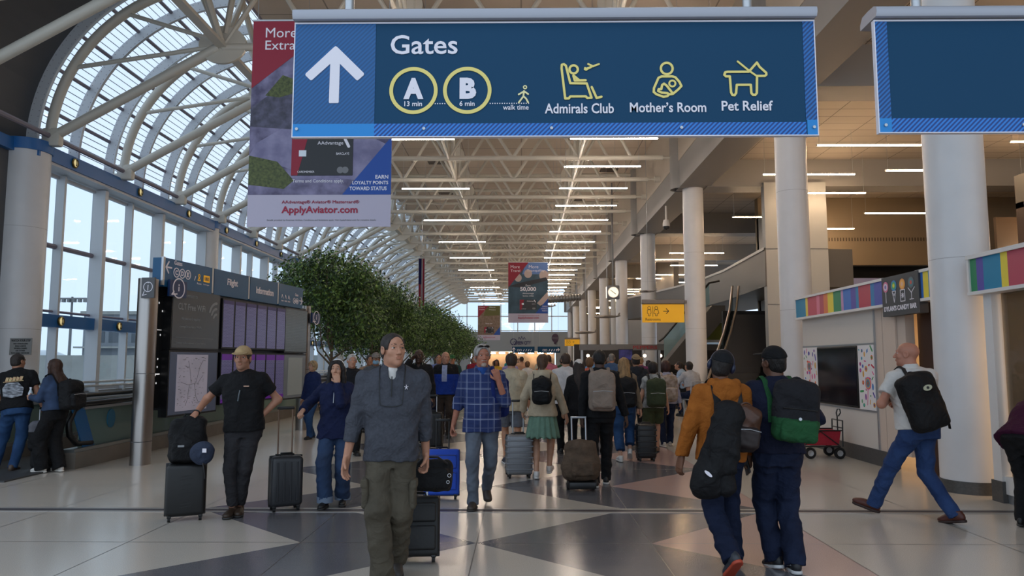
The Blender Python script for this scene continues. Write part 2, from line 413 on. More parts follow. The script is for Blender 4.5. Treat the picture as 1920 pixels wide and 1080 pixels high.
cb = MB().box((6.0, -2, 8.2), (24, DE, 8.35)); tag(cb.build('ceiling_aisle', M_tile), 'tiled ceiling over the right side aisle', 'ceiling', kind='structure')
for k in range(-1, 9):
    y = DS + 9 * k
    bm_ = MB().box((6.1, y - .45, 7.3), (24, y + .45, 8.2)); tag(bm_.build('ceiling_beam', M_beam), 'deep grey cross beam under the aisle ceiling', 'beam', 'cross beams over the right aisle', 'structure')
M_roof = tile_mat('roof_ceiling_panels', '#c5b6a6', 2.4, 1.5, '#8b8076', .02)
rc = MB().box((XN - .2, 2.5, ZC), (XF + .2, DE, ZC + .15)); tag(rc.build('ceiling', M_roof), 'pale panelled roof ceiling above the trusses', 'ceiling', kind='structure')
vm = mat('vent_dark', '#5b5249', .6)
for (x, y) in ((-4.6, 19.3), (-4.3, 21.2), (-3.9, 25.3), (2.7, 22.0), (3.9, 22.9), (2.8, 26), (-3.7, 32), (4.0, 33.5), (-3.9, 38), (2.9, 40)):
    vb_ = MB().box((x - .4, y - .3, ZC - .03), (x + .4, y + .3, ZC))
    for i in range(6): vb_.box((x - .38, y - .26 + i * .1, ZC - .05), (x + .38, y - .22 + i * .1, ZC - .03))
    tag(vb_.build('ceiling_vent', vm), 'dark slatted air vent in the roof ceiling', 'vent', 'roof ceiling vents')
eb = MB(); eb.box((XN - .10, DS - 6, ZN - .03), (XN + .10, DE, ZN + .05)); tag(eb.build('ceiling_eaves_beam', M_tubew), 'white beam along the roof edge beside the glass vault', 'beam', kind='structure')
for x, n_ in ((-2.45, 'left'), (1.95, 'right')):
    tb = MB(); y = DS - 6; i = 0; pts = []
    while y < DE: pts.append((x, y, ZN + (.0 if i % 2 == 0 else .55))); y += 1.5; i += 1
    tb.cyl((x, DS - 6, ZN), (x, DE, ZN), .05, seg=8)
    for a, b in zip(pts, pts[1:]): tb.cyl(a, b, .035, seg=6)
    tag(tb.build('trim_4' if n_ == 'left' else 'trim_5', M_tubew), 'long white bracing tube under the roof, %s one' % n_, 'brace', kind='structure')

# ---- roof trusses
def truss():
    root = thing('roof_truss', 'white tubular roof truss spanning the hall and vault', 'truss', group='roof trusses of the hall', kind='structure')
    b = MB(); b.cyl((XN, 0, ZN), (4.75, 0, ZN), .085, seg=12); b.cyl((4.75, 0, ZN), (5.0, 0, ZN), .04, seg=8); b.cyl((5.0, 0, ZN), (XF, 0, ZN), .12, seg=12); b.build('bottom_chord', M_tubew, root)
    b = MB(); b.cyl((XN - .2, 0, ZC - .22), (XF, 0, ZC - .22), .085, seg=12); b.build('top_chord', M_tubew, root)
    b = MB(); nodes = [XN, -4.45, -2.45, -.3, 1.95, 3.7]
    for i, x in enumerate(nodes[:-1]):
        x2 = nodes[i + 1]; mid = (x + x2) / 2
        b.cyl((x, 0, ZN), (mid, 0, ZC - .22), .055, seg=8); b.cyl((mid, 0, ZC - .22), (x2, 0, ZN), .055, seg=8)
    for x in (-2.45, 1.95):
        for dx in (-.12, .12): b.cyl((x + dx, 0, ZN), (x + dx, 0, ZC - .2), .035, seg=6)
        b.cyl((x, 0, ZN), (x, 1.5, ZC - .2), .045, seg=8); b.cyl((x, 0, ZN), (x, -1.5, ZC - .2), .045, seg=8)
    b.build('web_tube', M_tubew, root)
    b = MB(); cx, cz = XN, ZN + .05
    b.prism([(cx + .52 * math.cos(2 * PI * k / 32), cz + .42 * math.sin(2 * PI * k / 32)) for k in range(32)], -.04, .04)
    for x in (-2.45, 1.95): b.prism([(x + .3 * math.cos(2 * PI * k / 24), ZN + .95 + .3 * math.sin(2 * PI * k / 24)) for k in range(24)], -.02, .02)
    b.build('gusset_plate', M_tubew, root)
    b = MB(); ri = RV - .52; pts = []
    for i in range(25):
        a = R(2) + (PI / 2 - R(4)) * i / 24; x, z = arc(ri, a); pts.append((x, 0, z))
    b.tube(pts, .105, seg=12); b.build('arch_tube', M_tubew, root)
    b = MB(); sp = Vector((XW + .58, 0, ZS + .12)); b.cyl(sp, (XN - .1, 0, ZN), .105, seg=12); b.build('strut', M_tubew, root)
    b = MB()
    for a in (28, 55): x, z = arc(ri, R(a)); b.cyl((x, 0, z), (XN - .3, 0, ZN + (.0 if a < 40 else .2)), .05, seg=8)
    x, z = arc(ri, R(84)); b.cyl((x - .1, 0, z), (XN, 0, ZN), .05, seg=8); b.cyl((XN + .25, 0, ZC - .2), (XN + .05, 0, ZN + .3), .07, seg=8)
    b.cyl((XN, 0, ZN), (XN - .2, 1.5, ZC - .1), .075, seg=8); b.cyl((XN, 0, ZN), (XN - .2, -1.5, ZC - .1), .075, seg=8)
    b.build('brace_tube', M_tubew, root)
    b = MB(); b.rbox((XW + .38, -.1, ZS - .1), (XW + .78, .1, ZS + .3), .05, 2); b.cyl((XW + .05, 0, ZS + .02), (XW + .6, 0, ZS + .02), .06, seg=8); b.build('shoe', M_tubew, root)
    return root
tr = truss(); tr.location = (0, DS, 0)
for k in list(range(-2, 0)) + list(range(1, nb)): dup(tr, (0, DS + 3 * k, 0))

# ---- linear pendant lamps
def lamp_emit(name, c, s):
    m = bpy.data.materials.new(name); m.use_nodes = True; n = m.node_tree.nodes; b = n['Principled BSDF']
    b.inputs['Base Color'].default_value = (.9, .85, .8, 1); b.inputs['Emission Color'].default_value = c; b.inputs['Emission Strength'].default_value = s; return m
LE = lamp_emit('warm_tube', (1, .83, .68, 1), 80.0); LE2 = lamp_emit('warm_tube_aisle', (1, .68, .40, 1), 76.0)
def pendant(L, zt, em, label, group, wires=True):
    root = thing('pendant_lamp', label, 'lamp', group=group)
    b = MB(); b.rbox((-L / 2, -.025, -.014), (L / 2, .025, .014), .006, 1); b.build('diffuser', em, root)
    h = MB(); h.box((-L / 2, -.012, .0145), (L / 2, .012, .032)); h.box((-L / 2 - .015, -.028, -.018), (-L / 2, .028, .032)); h.box((L / 2, -.028, -.018), (L / 2 + .015, .028, .032)); h.build('housing', M_alum, root)
    if wires:
        c = MB()
        for x in (-L / 2 + .05, L / 2 - .05): MB().cyl((x, 0, .03), (x, 0, zt), .005, seg=4, cap=False).build('suspension_wire', M_alum, root)
    return root
ph = pendant(2.4, ZC - 7.7, LE, 'long warm linear lamp hung below the roof trusses, right row', 'right row of hall lamps'); ph.location = (2.55, 20.1, 7.7)
for k in range(-3, 22):
    if k: dup(ph, (2.55, 20.1 + 2.98 * k, 7.7))
for k in range(-1, 11): dup(ph, (-3.05, 20.1 + 5.96 * k, 7.7), label='long warm linear lamp hung below the roof trusses, left row', group='left row of hall lamps')
pa = pendant(2.6, 1.46, LE2, 'warm linear lamp hung under the aisle ceiling', 'aisle pendant lamps'); AL = []
for k in range(0, 8):
    y = 17.6 + 9 * k
    for dx, dy, dz in ((8.4, 0, 6.75), (11.2, 2.4, 6.75), (8.2, 3.4, 6.9), (13.4, .6, 7.0), (9.6, 5.8, 6.9), (15.6, 3.6, 6.9)):
        if k == 1 and dy > 3: continue
        if k > 1 and dx > 10.5: continue
        AL.append((dx + (k % 2) * .5, y + dy, dz))
AL += [(10.6, 12.0, 6.9), (14, 11.4, 6.9), (9.0, 7, 6.9)]
pa.location = AL[0]
for p_ in AL[1:]: dup(pa, p_)

# ---- far end wall
ew = MB(); ew.box((-11, DE, 2.78), (24, DE + .3, 5.04)); ew.box((-11, DE, 0), (-6, DE + .3, 2.78)); ew.box((4, DE, 0), (24, DE + .3, 2.78)); ew.box((6, DE, 5.04), (24, DE + .3, 8.4))
tag(ew.build('wall_back', mat('end_wall_grey', '#8f979c', .6)), 'pale grey end wall under the far clerestory', 'wall', kind='structure')
gw = MB(); gw.quad((-11, DE + .1, 5.04), (6, DE + .1, 5.04), (6, DE + .1, 10.3), (-11, DE + .1, 10.3)); g_ = tag(gw.build('window_3', M_glass), 'clerestory glazing above the far end wall', 'window', kind='structure')
fr = MB()
for i in range(9): fr.box((-10.5 + i * 2, DE, 5.04), (-10.4 + i * 2, DE + .15, 10.3))
for z in (5.1, 6.8, 8.5): fr.box((-11, DE, z), (6, DE + .15, z + .1))
fr.build('frame', M_mull, g_)
# ================================================================ right side: candy shop, back wall, stair, bar
M_shop = mat('shop_panel', '#cfc9c2', .45); M_shopw = mat('shop_white', '#dcdad8', .4); M_wood = mat('dark_door_wood', '#3a1d0d', .45, var=.15, vscale=5, stretch=(1, 1, .1))
M_beige = mat('back_wall_beige', '#8a7a64', .6, var=.04, vscale=.6)
F0 = 14.7                       # local x = F0 - Y on the shop front
def FT(x=0, z=0): return (5.5, F0, 0)
sh = thing('candy_shop_facade', 'white candy shop front wall with a dark screen between candy picture panels', 'shop front', (5.5, F0, 0), R(-90), kind='thing')
b = MB(); b.box((0, 0, .24), (2.97, .14, 2.42)); b.build('wall_panel', M_shop, sh)
b = MB(); b.box((0, -.02, 0), (3.3, .15, .24)); b.build('base', M_base, sh)
b = MB(); b.box((2.97, -.015, .24), (3.01, .15, 2.42)); b.box((0, -.012, 1.86), (2.97, .0, 1.885)); b.box((0, -.012, .80), (2.97, .0, .825)); b.build('trim_strip', M_alum, sh)
b = MB(); b.box((3.01, 0, .24), (3.22, .14, 2.45)); b.box((3.235, .0, .24), (3.62, .14, 2.45)); b.box((3.63, .03, .24), (3.86, .16, 2.45)); b.build('door_jamb', mat('jamb_cream', '#cdbcae', .5), sh)
sc_ = MB().rbox((.74, -.03, .84), (2.38, .0, 1.85), .01, 1).build('screen_frame', M_black, sh)
MB().box((.78, -.034, .87), (2.35, -.03, 1.82)).build('screen', mat('dark_screen', '#0b090d', .12, col2='#1a1018', vscale=2), sc_)
cols = ['#c22f48', '#2f78c0', '#e0a53a', '#3a9a58', '#8a3f9a', '#d96a2c', '#36a3b5', '#e14f8f', '#4a3aa0']
def candies(x0, x1, seed, side):
    p = MB().box((x0, -.02, .83), (x1, .0, 1.855)).build('candy_picture', mat('candy_paper', '#e6e3e4', .35), sh)
    r_ = random.Random(seed); c = MB(); pl_ = []
    for _ in range(400):
        x, z = r_.uniform(x0 + .05, x1 - .05), r_.uniform(.88, 1.80); s = r_.uniform(.03, .062)
        if all((x - a) ** 2 + (z - q) ** 2 > (s + t + .012) ** 2 for a, q, t in pl_): pl_.append((x, z, s))
        if len(pl_) > 60: break
    for i, (x, z, s) in enumerate(pl_):
        c.mi = r_.randrange(len(cols)); k = r_.randrange(4); a = r_.uniform(0, PI)
        if k == 0: c.disc(x, z, s * .8, -.0215, -.02); c.mi = r_.randrange(len(cols)); c.disc(x, z, s * .4, -.0225, -.02)
        elif k == 1: c.disc(x, z, s * .5, -.0215, -.02, rz=s)
        elif k == 2:
            dx, dz = math.cos(a) * s * .8, math.sin(a) * s * .8; c.stroke([(x - dx, z - dz), (x + dx, z + dz)], s * .55, -.0215, -.02)
        else: c.prism([(x + s * .8 * math.cos(a + t * PI / 2) * (1 if t % 2 else .6), z + s * .8 * math.sin(a + t * PI / 2) * (1 if t % 2 else .6)) for t in range(4)], -.0215, -.02)
    c.build('candy_print', [mat('candy_%s' % n, h, .4) for n, h in zip(('red', 'blue', 'gold', 'green', 'violet', 'orange', 'teal', 'pink', 'indigo'), cols)], p)
    l = MB(); cx, cz = ((x0 + x1) / 2 + side * .05, 1.25 if side > 0 else 1.5)
    l.stroke([(cx, cz), (cx - side * .05, cz - .34)], .014, -.0225, -.02)
    for k in range(6): l.mi = k; l.disc(cx, cz, .10 - k * .016, -.024 - k * .0006, -.02)
    l.build('lollipop_print', [mat('candy_' + n, '#888888') for n in ('pink', 'gold', 'teal', 'violet', 'green', 'red')], p)
candies(.03, .72, 3, -1); candies(2.40, 2.96, 8, 1)

stripes = ['#1684ad', '#e6cf4e', '#c44d60', '#dd7d96', '#b9485c', '#dd7a45', '#e9d33f', '#2f8a5c', '#b98bb8', '#3a73c4', '#5a4ea6', '#2f86b4', '#b83f52', '#2f7fb4', '#4d58b0']
edges = [14.70, 14.21, 14.1, 13.68, 13.54, 13.36, 13.18, 12.94, 12.63, 12.54, 12.25, 12.07, 11.97, 11.56, 11.44, 11.15]
bd = thing('striped_fascia', 'long band of candy coloured stripes over the shop screen', 'fascia', (5.5, F0, 0), R(-90))
b = MB(); b.box((-.03, -.13, 2.40), (3.6, .1, 2.44)); b.box((-.03, -.13, 2.79), (3.6, .1, 2.83)); b.box((-.03, -.12, 2.44), (-.0, .1, 2.79)); b.build('white_edge', M_shopw, bd)
b = MB(); ms = []
for i in range(15):
    b.mi = i; b.box((F0 - edges[i], -.11, 2.44), (F0 - edges[i + 1], .1, 2.79)); ms.append(mat('stripe_%d' % i, stripes[i], .4))
b.build('stripe_panel', ms, bd)
bd2 = thing('striped_fascia', 'short piece of striped band between the black shop sign and the thick column', 'fascia', (5.5, F0, 0), R(-90))
b = MB(); b.box((4.5, -.13, 2.40), (5.05, .1, 2.44)); b.box((4.5, -.13, 2.79), (5.05, .1, 2.83)); b.build('white_edge', M_shopw, bd2)
b = MB()
for i, (a, c, q) in enumerate(((4.5, 4.66, 9), (4.66, 4.79, 6), (4.79, 5.05, 0))): b.mi = i; b.box((a, -.11, 2.44), (c, .1, 2.79))
b.build('stripe_panel', [ms[9], ms[6], ms[0]], bd2)
bd3 = thing('striped_fascia', 'striped band over the candy shop glass front at the picture edge', 'fascia', (5.5, F0, 0), R(-90))
b = MB(); b.box((5.7, -.15, 2.38), (9.2, .1, 2.42)); b.box((5.7, -.15, 2.81), (9.2, .1, 2.86)); b.box((5.7, -.14, 2.42), (5.74, .1, 2.81)); b.build('white_edge', M_shopw, bd3)
b = MB()
for i, (a, c) in enumerate(((5.74, 5.86), (5.86, 5.99), (5.99, 6.31), (6.31, 6.43), (6.43, 6.9), (6.9, 9.2))): b.mi = i; b.box((a, -.12, 2.42), (c, .1, 2.81))
b.build('stripe_panel', [ms[7], ms[10], ms[0], ms[6], ms[4], ms[3]], bd3)
# blade sign
bs = thing('shop_sign', 'dark grey candy bar sign box with four lollipop symbols', 'sign', (5.36, 11.13, 0), R(-90))
MB().box((0, 0, 2.25), (1.03, .12, 2.825)).build('sign_box', mat('sign_charcoal', '#3d4044', .5), bs)
l = MB(); l.text("DYLAN'S CANDY BAR", .05, 2.32, .96, 2.395, -.003, .004, .03); l.build('lettering', M_signwhite, bs)
for k, (cx, c3) in enumerate(((.12, ('#d77a9c', '#d7d3e0', '#8a72b4')), (.36, ('#3a86bd', '#4fae6a', '#e6d63f')), (.60, ('#e79a4a', '#f0b860', '#e7b7a0')), (.84, ('#5a6a72', '#49808a', '#c2564c')))):
    l = MB()
    for j, r_ in enumerate((.078, .054, .028)): l.mi = j; l.disc(cx, 2.68, r_, -.003 - .001 * j, .002)
    l.mi = 3
    if k == 0: l.stroke([(cx, 2.60), (cx, 2.45)], .012, -.003, .002)
    elif k == 1: l.stroke([(cx - .05, 2.6), (cx, 2.44), (cx + .05, 2.6)], .01, -.003, .002, True); l.stroke([(cx - .03, 2.53), (cx + .04, 2.58)], .007, -.003, .002); l.stroke([(cx + .03, 2.53), (cx - .04, 2.58)], .007, -.003, .002)
    elif k == 2:
        l.stroke([(cx - .06, 2.44), (cx - .06, 2.6), (cx + .06, 2.6), (cx + .06, 2.44)], .012, -.003, .002, True)
        for a in range(4): l.stroke([(cx - .035 * math.cos(a * PI / 4), 2.52 - .035 * math.sin(a * PI / 4)), (cx + .035 * math.cos(a * PI / 4), 2.52 + .035 * math.sin(a * PI / 4))], .009, -.003, .002)
    else: l.stroke([(cx - .085, 2.61), (cx, 2.54), (cx + .085, 2.61)], .01, -.003, .002); l.stroke([(cx, 2.54), (cx, 2.45)], .01, -.003, .002); l.stroke([(cx - .05, 2.45), (cx + .05, 2.45)], .01, -.003, .002)
    l.build('lollipop_symbol', [mat('lolly_%d_%d' % (k, j), c3[j], .5) for j in range(3)] + [M_signwhite], bs)
# doorway and shop inside
dd = MB(); dd.box((3.87, .2, 0), (4.50, .26, 2.42)); tag(dd.build('door_1', M_wood, loc=(5.5, F0, 0)), 'dark brown wooden shop door panel standing open', 'door', kind='structure').rotation_euler = (0, 0, R(-90))
sr = MB(); sr.box((5.62, 5.0, 2.72), (11, 14.7, 2.84)); sr.box((8.6, 5.0, 0), (8.8, 14.7, 2.8)); sr.box((5.64, 14.6, 0), (11, 14.75, 2.84)); sr.box((5.64, 4.9, 0), (11, 5.0, 2.84))
tag(sr.build('wall_shop', mat('shop_inner', '#cbb79a', .6)), 'warm cream inner walls of the candy shop', 'wall', kind='structure')
def area(name, loc, sx, sy, power, col=(1, .72, .45), rot=(0, 0, 0)):
    ld = bpy.data.lights.new(name, 'AREA'); ld.shape = 'RECTANGLE'; ld.size = sx; ld.size_y = sy; ld.energy = power; ld.color = col
    lo = bpy.data.objects.new(name, ld); COL.objects.link(lo); lo.location = loc; lo.rotation_euler = rot; return lo
area('shop_lamp', (7.1, 10.0, 2.66), 1.2, 7.0, 170)
gf = thing('shop_window', 'tall glass shop front in a white frame right of the thick column', 'window', (5.5, F0, 0), R(-90))
MB().box((6.03, .04, .3), (9.0, .05, 2.38)).build('pane', glass_mat('shop_glass', '#e9dfd0', 1.0, .22, '#a89880'), gf)
b = MB(); b.box((5.84, -.05, .22), (5.99, .16, 2.38)); b.box((5.99, -.02, .1), (9.0, .1, .3)); b.build('frame', M_shopw, gf)
b = MB(); b.box((5.80, -.06, 0), (6.0, .17, .24)); b.build('base', M_base, gf)
b = MB(); b.box((6.0, .0, 0), (9.0, .1, .11)); b.build('sill', M_alum, gf)
# shelf unit with candy boxes, seen through the doorway
su = thing('candy_shelf', 'cream wall shelf unit of candy boxes inside the shop doorway', 'shelf', (6.55, 11.4, 0), R(-90))
b = MB(); b.box((-.2, .0, 0), (-.16, .42, 2.6)); b.box((1.9, .0, 0), (1.94, .42, 2.6)); b.box((-.2, .38, 0), (1.94, .42, 2.6)); b.build('frame', mat('shelf_cream', '#d8c09a', .5), su)
for z in (.55, .78, 1.0, 1.28, 1.62, 2.0): MB().box((-.2, 0, z), (1.94, .4, z + .025)).build('shelf', MATS['shelf_cream'], su)
r_ = random.Random(4)
cm = [mat('pack_%d' % i, h, .4) for i, h in enumerate(['#c8a432', '#b03050', '#4058a0', '#d8742c', '#7a4a90', '#d8d0c0', '#2f8a5c', '#d05a80', '#e6d23f'])]
for zi, (z, hh) in enumerate(((.575, .14), (.805, .14), (1.025, .18), (1.305, .24), (1.645, .28), (2.025, .36))):
    for i in range(7):
        h_ = hh * r_.uniform(.75, 1.0); wd = r_.uniform(.2, .26); c = r_.randrange(9)
        o = thing('candy_box', '%s candy box on the %s shelf in the shop doorway' % (['mustard', 'crimson', 'blue', 'orange', 'violet', 'cream', 'green', 'pink', 'yellow'][c], ['lowest', 'second', 'third', 'fourth', 'fifth', 'top'][zi]), 'candy box', (6.62, 11.55 - i * .29, z), R(-90), 'candy boxes in the shop doorway')
        MB().rbox((0, 0, 0), (wd, .26, h_), .008, 1).build('carton', cm[c], o)
        q = MB(); q.disc(wd / 2, h_ * .5, min(wd, h_) * .32, -.002, .002); q.mi = 1; q.box((.02, -.002, h_ * .1), (wd - .02, .002, h_ * .2)); q.build('print', [cm[(c + 3) % 9], cm[5]], o)
# beige back wall with dark opening and screen
bw = MB()
bw.box((9.6, 30.0, 0), (12.7, 30.4, 8.2)); bw.box((16.8, 30.0, 0), (24, 30.4, 8.2)); bw.box((12.7, 30.0, 5.45), (16.8, 30.4, 8.2)); bw.box((12.7, 30.0, 0), (16.8, 30.4, 3.2))
bw.box((23.8, -2, 0), (24, 30, 8.2))
tag(bw.build('wall_right', M_beige), 'tall beige back wall behind the candy shop', 'wall', kind='structure')
ob = MB(); ob.box((12.5, 30.9, 3.0), (17, 31.0, 5.6)); tag(ob.build('wall_recess', M_blacksatin), 'black recess in the beige back wall', 'wall', kind='structure')
ws = thing('wall_screen', 'pale lavender display screen in the black wall recess', 'screen', (13.25, 30.6, 3.9))
MB().box((0, 0, 0), (2.6, .08, 1.08)).build('screen', mat('lavender_screen', '#8f8aa4', .4, emit=.25), ws); MB().box((-.03, .02, -.03), (2.63, .3, 1.11)).build('housing', M_black, ws)
ag = MB()
for i in range(46): ag.box((11.95 + i * .115, 29.985, 6.42), (11.99 + i * .115, 29.999, 6.56))
tag(ag.build('air_grille', mat('grille_brown', '#4a3c2c', .6)), 'long slotted air grille high on the beige back wall', 'grille', kind='thing')
ml = MB(); ml.box((10, 13, 5.0), (24, 13.2, 5.4)); ml.box((12.1, 17, 3.0), (12.4, 17.4, 8.2)); ml.box((12.1, 17, 5.5), (24, 17.4, 5.9))
# upper level nook with dark timber, seen right of the thick column
nk = thing('upper_kiosk', 'dark timber upper kiosk with a slanted lamp right of the thick column', 'kiosk', (12.6, 18.6, 0), 0)
MB().box((0, 0, 2.9), (.35, .3, 5.6)).build('post', M_wood, nk); MB().box((0, -.1, 5.45), (6, .3, 6.3)).build('header', mat('kiosk_grey', '#6b665e', .5), nk)
MB().box((.3, 1.6, 2.9), (6, 1.7, 5.5)).build('back_panel', mat('kiosk_brown', '#4d3a26', .5), nk); MB().box((-.2, -.3, 2.75), (6, 1.7, 2.9)).build('floor_slab', M_dkgrey, nk)
q = MB(); q.cyl((.9, .6, 4.45), (3.2, .6, 5.05), .05, seg=8); q.build('lamp_tube', LE2, nk)
q = MB(); q.box((.0, .2, 0), (.3, 1.6, 2.75)); q.box((5.6, .2, 0), (6, 1.6, 2.75)); q.build('support', M_dkgrey, nk)

# grey panel wall, black stair opening, curved balcony
gp = MB(); gp.box((7.9, 24.0, 0), (9.9, 24.3, 7.4)); gp.box((9.6, 24.2, 0), (9.9, 30.2, 7.4))
g2 = tag(gp.build('wall_panelled', mat('panel_grey', '#a5a6a4', .5)), 'grey panelled wall beside the stair behind the second column', 'wall', kind='structure')
s_ = MB()
for z in (1.9, 3.4, 5.2): s_.box((7.9, 23.99, z), (9.9, 24.0, z + .02))
s_.build('seam', mat('seam_dark', '#55565a', .5), g2)
bk = MB(); bk.box((7.05, 26.2, 0), (8.6, 26.4, 3.35)); tag(bk.build('wall_stair', mat('black_brick', '#141314', .7, bump=.6, bscale=30)), 'black textured wall behind the stair', 'wall', kind='structure')
bal = MB(); pts = [(5.9, 44), (6.9, 40), (7.6, 36.5), (8.05, 33), (8.15, 30), (8.0, 27), (7.85, 24.0)]
n = len(pts); vs = []
for x, y in pts: vs += [(x, y, 4.0), (x + .02, y, 5.25), (x + 3, y + .4, 5.25), (x + 3, y + .4, 4.0)]
fs = []
for i in range(n - 1):
    for j in range(4): fs.append((4 * i + j, 4 * i + (j + 1) % 4, 4 * i + 4 + (j + 1) % 4, 4 * i + 4 + j))
bal.add(vs, fs + [(0, 1, 2, 3), (4 * n - 1, 4 * n - 2, 4 * n - 3, 4 * n - 4)]); tag(bal.build('wall_balcony', mat('balcony_dark', '#5a5856', .5)), 'curved dark balcony bulkhead above the stair', 'wall', kind='structure')
bl = MB()
for (x0, y0), (x1, y1) in zip(pts, pts[1:]): bl.quad((x0 - .02, y0, 5.18), (x1 - .02, y1, 5.18), (x1 - .02, y1, 5.27), (x0 - .02, y0, 5.27))
tag(bl.build('trim_6', M_white), 'pale curved edge along the balcony top', 'trim', kind='structure')
st = thing('curved_staircase', 'curved stair with steel handrails rising behind the near restrooms column', 'stairs', (0, 0, 0))
def railpts(off): return [(5.9 + off, 24.0, .95), (6.35 + off, 24.6, 1.75), (6.8 + off, 25.2, 2.55), (7.15 + off, 25.7, 3.35), (7.35 + off, 26.0, 4.2)]
for off in (0, .22): MB().tube(railpts(off), .045, 8).build('handrail', M_steel, st)
q = MB(); a = railpts(0)
for p0, p1 in zip(a, a[1:]): q.quad((p0[0], p0[1], max(0, p0[2] - .95)), (p1[0], p1[1], p1[2] - .95), (p1[0], p1[1], p1[2] - .08), (p0[0], p0[1], p0[2] - .08))
q.build('glass_panel', glass_mat('rail_glass', '#9fb0ac', 1), st)
q = MB()
for i in range(16): x = 6.05 + i * .085; q.box((x, 24.2 + i * .11, i * .2), (x + 1.3, 24.32 + i * .11, i * .2 + .2))
q.build('step', mat('stair_dark', '#2d2b2a', .6), st)
# bar under the balcony and far kiosks
kb = thing('bar_counter', 'dark bar with steel frame and globe lamps behind the crowd', 'bar', (0, 0, 0))
q = MB(); q.box((2.4, 31.0, 2.05), (8.3, 31.25, 2.28)); q.build('beam', mat('bar_frame', '#77736f', .4, .6), kb)
for x in (2.45, 4.1, 5.65, 6.5, 8.2): MB().box((x, 31.05, 0), (x + .09, 31.15, 2.05)).build('post', M_alum, kb)
MB().box((2.4, 34.2, 0), (9.0, 34.4, 2.36)).build('back_panel', mat('bar_brown', '#2a2320', .5, var=.3, vscale=1.2), kb)
MB().rbox((2.6, 31.4, .0), (8.2, 32.0, 1.08), .03, 1).build('counter', mat('counter_dark', '#38302b', .35), kb)
MB().box((7.4, 30.6, 2.42), (9.5, 30.7, 3.15)).build('green_panel', mat('olive_panel', '#7c8038', .5), kb); MB().box((7.3, 30.5, 3.15), (9.5, 30.75, 3.3)).build('green_panel_edge', M_white, kb); MB().box((7.3, 30.5, 2.36), (9.5, 30.75, 2.46)).build('green_panel_foot', M_white, kb)
t_ = MB().text('PEPPERS', 4.6, 2.10, 5.6, 2.23, 30.98, .02, .02); t_.build('lettering', mat('red_letters', '#8a2a2a', .5, emit=.15), kb)
M_globe = lamp_emit('globe_lamp', (1, .78, .55, 1), 7)
gl = thing('globe_lamp', 'small glowing globe lamp hung from the bar beam', 'lamp', (5.75, 31.12, 1.82), group='globe lamps in the bar')
MB().lathe([(0, -.07), (.05, -.05), (.07, 0), (.05, .05), (0, .07)], seg=12).build('globe', M_globe, gl); MB().cyl((0, 0, .06), (0, 0, .24), .01, seg=5).build('stem', M_black, gl)
for x in (6.35, 2.75, 3.3, 4.5, 5.1): dup(gl, (x, 31.12, 1.82))
tvs = thing('bar_television', 'dark blue television over the bar', 'television', (4.0, 30.85, 1.66))
MB().box((-.03, 0, -.03), (.57, .05, .43)).build('frame', M_black, tvs); MB().box((0, -.005, 0), (.54, 0, .4)).build('screen', mat('tv_blue', '#16163a', .2, col2='#3a3a7a', vscale=3, emit=.3), tvs)
# escalator beyond
es = thing('escalator', 'escalator with glass sides rising behind the restrooms sign', 'escalator', (0, 0, 0))
q = MB(); q.prism([(5.6, 1.6), (7.4, 3.75), (7.9, 3.75), (7.9, 3.3), (6.3, 1.45), (5.6, 1.45)], 29.0, 30.2); q.build('truss_box', mat('escalator_dark', '#4a4744', .5), es)
q = MB(); q.prism([(5.5, 1.7), (7.3, 3.85), (7.3, 4.6), (5.5, 2.5)], 29.0, 29.02); q.build('side_glass', glass_mat('escalator_glass', '#cfe4e6', 1, .3, '#b9d6dc'), es)
MB().box((6.6, 29.4, 0), (6.9, 29.8, 2.0)).build('support', M_dkgrey, es)
MB().tube([(5.3, 28.99, 2.35), (5.5, 28.99, 2.5), (7.3, 28.99, 4.62), (7.7, 28.99, 4.7)], .04, 8).build('handrail', M_black, es)
# far openings with shops under the end wall and aisle end
fs_ = thing('far_shop_row', 'dim shops glowing under the far end wall', 'shops', (0, 0, 0))
MB().box((-6, 91, 0), (4, 91.2, 2.8)).build('back_panel', mat('far_shop', '#6a5a4a', .6, col2='#2a2522', vscale=.6), fs_)
MB().box((-6, 88, 2.7), (4, 91, 2.8)).build('ceiling_panel', M_white, fs_)
q = MB()
for i in range(8): q.box((-5 + i * 1.15, 90, 2.5), (-4.3 + i * 1.15, 90.3, 2.6))
q.build('lamp', LE2, fs_)
q = MB(); q.box((9.0, 44, 0), (9.3, 88, 8.2)); q.box((5.9, 86, 0), (9.3, 86.3, 8.2)); tag(q.build('wall_aisle', mat('aisle_wall', '#6b6762', .6)), 'dim wall closing the right aisle far away', 'wall', kind='structure')
# clock
ck = thing('hanging_clock', 'square hanging clock with a lit round dial between right columns', 'clock', (4.42, 36.0, 4.9))
MB().rbox((-.3, -.12, -.33), (.3, .12, .33), .03, 2).build('case', M_grey, ck)
q = MB().disc(0, 0, .25, -.135, -.12, 32).build('dial', lamp_emit('dial_glow', (1, .85, .62, 1), 1.1), ck)
MB().ring(0, 0, .26, .03, -.14, -.12).build('dial_rim', M_white, ck)
MB().stroke([(-.13, .1), (.12, -.09)], .03, -.14, -.136).build('hand', M_black, ck)
q = MB(); q.box((-.335, -.1, -.27), (-.30, .1, .27)); q.build('side_lamp', lamp_emit('dial_glow2', (1, .9, .75, 1), 1.0), ck)
MB().cyl((0, 0, .33), (0, 0, ZC - 4.9), .04, seg=8).build('stem', M_grey, ck); MB().cyl((0, 0, -.33), (0, 0, -3.0), .12, seg=16).build('pipe_column', M_white, ck)
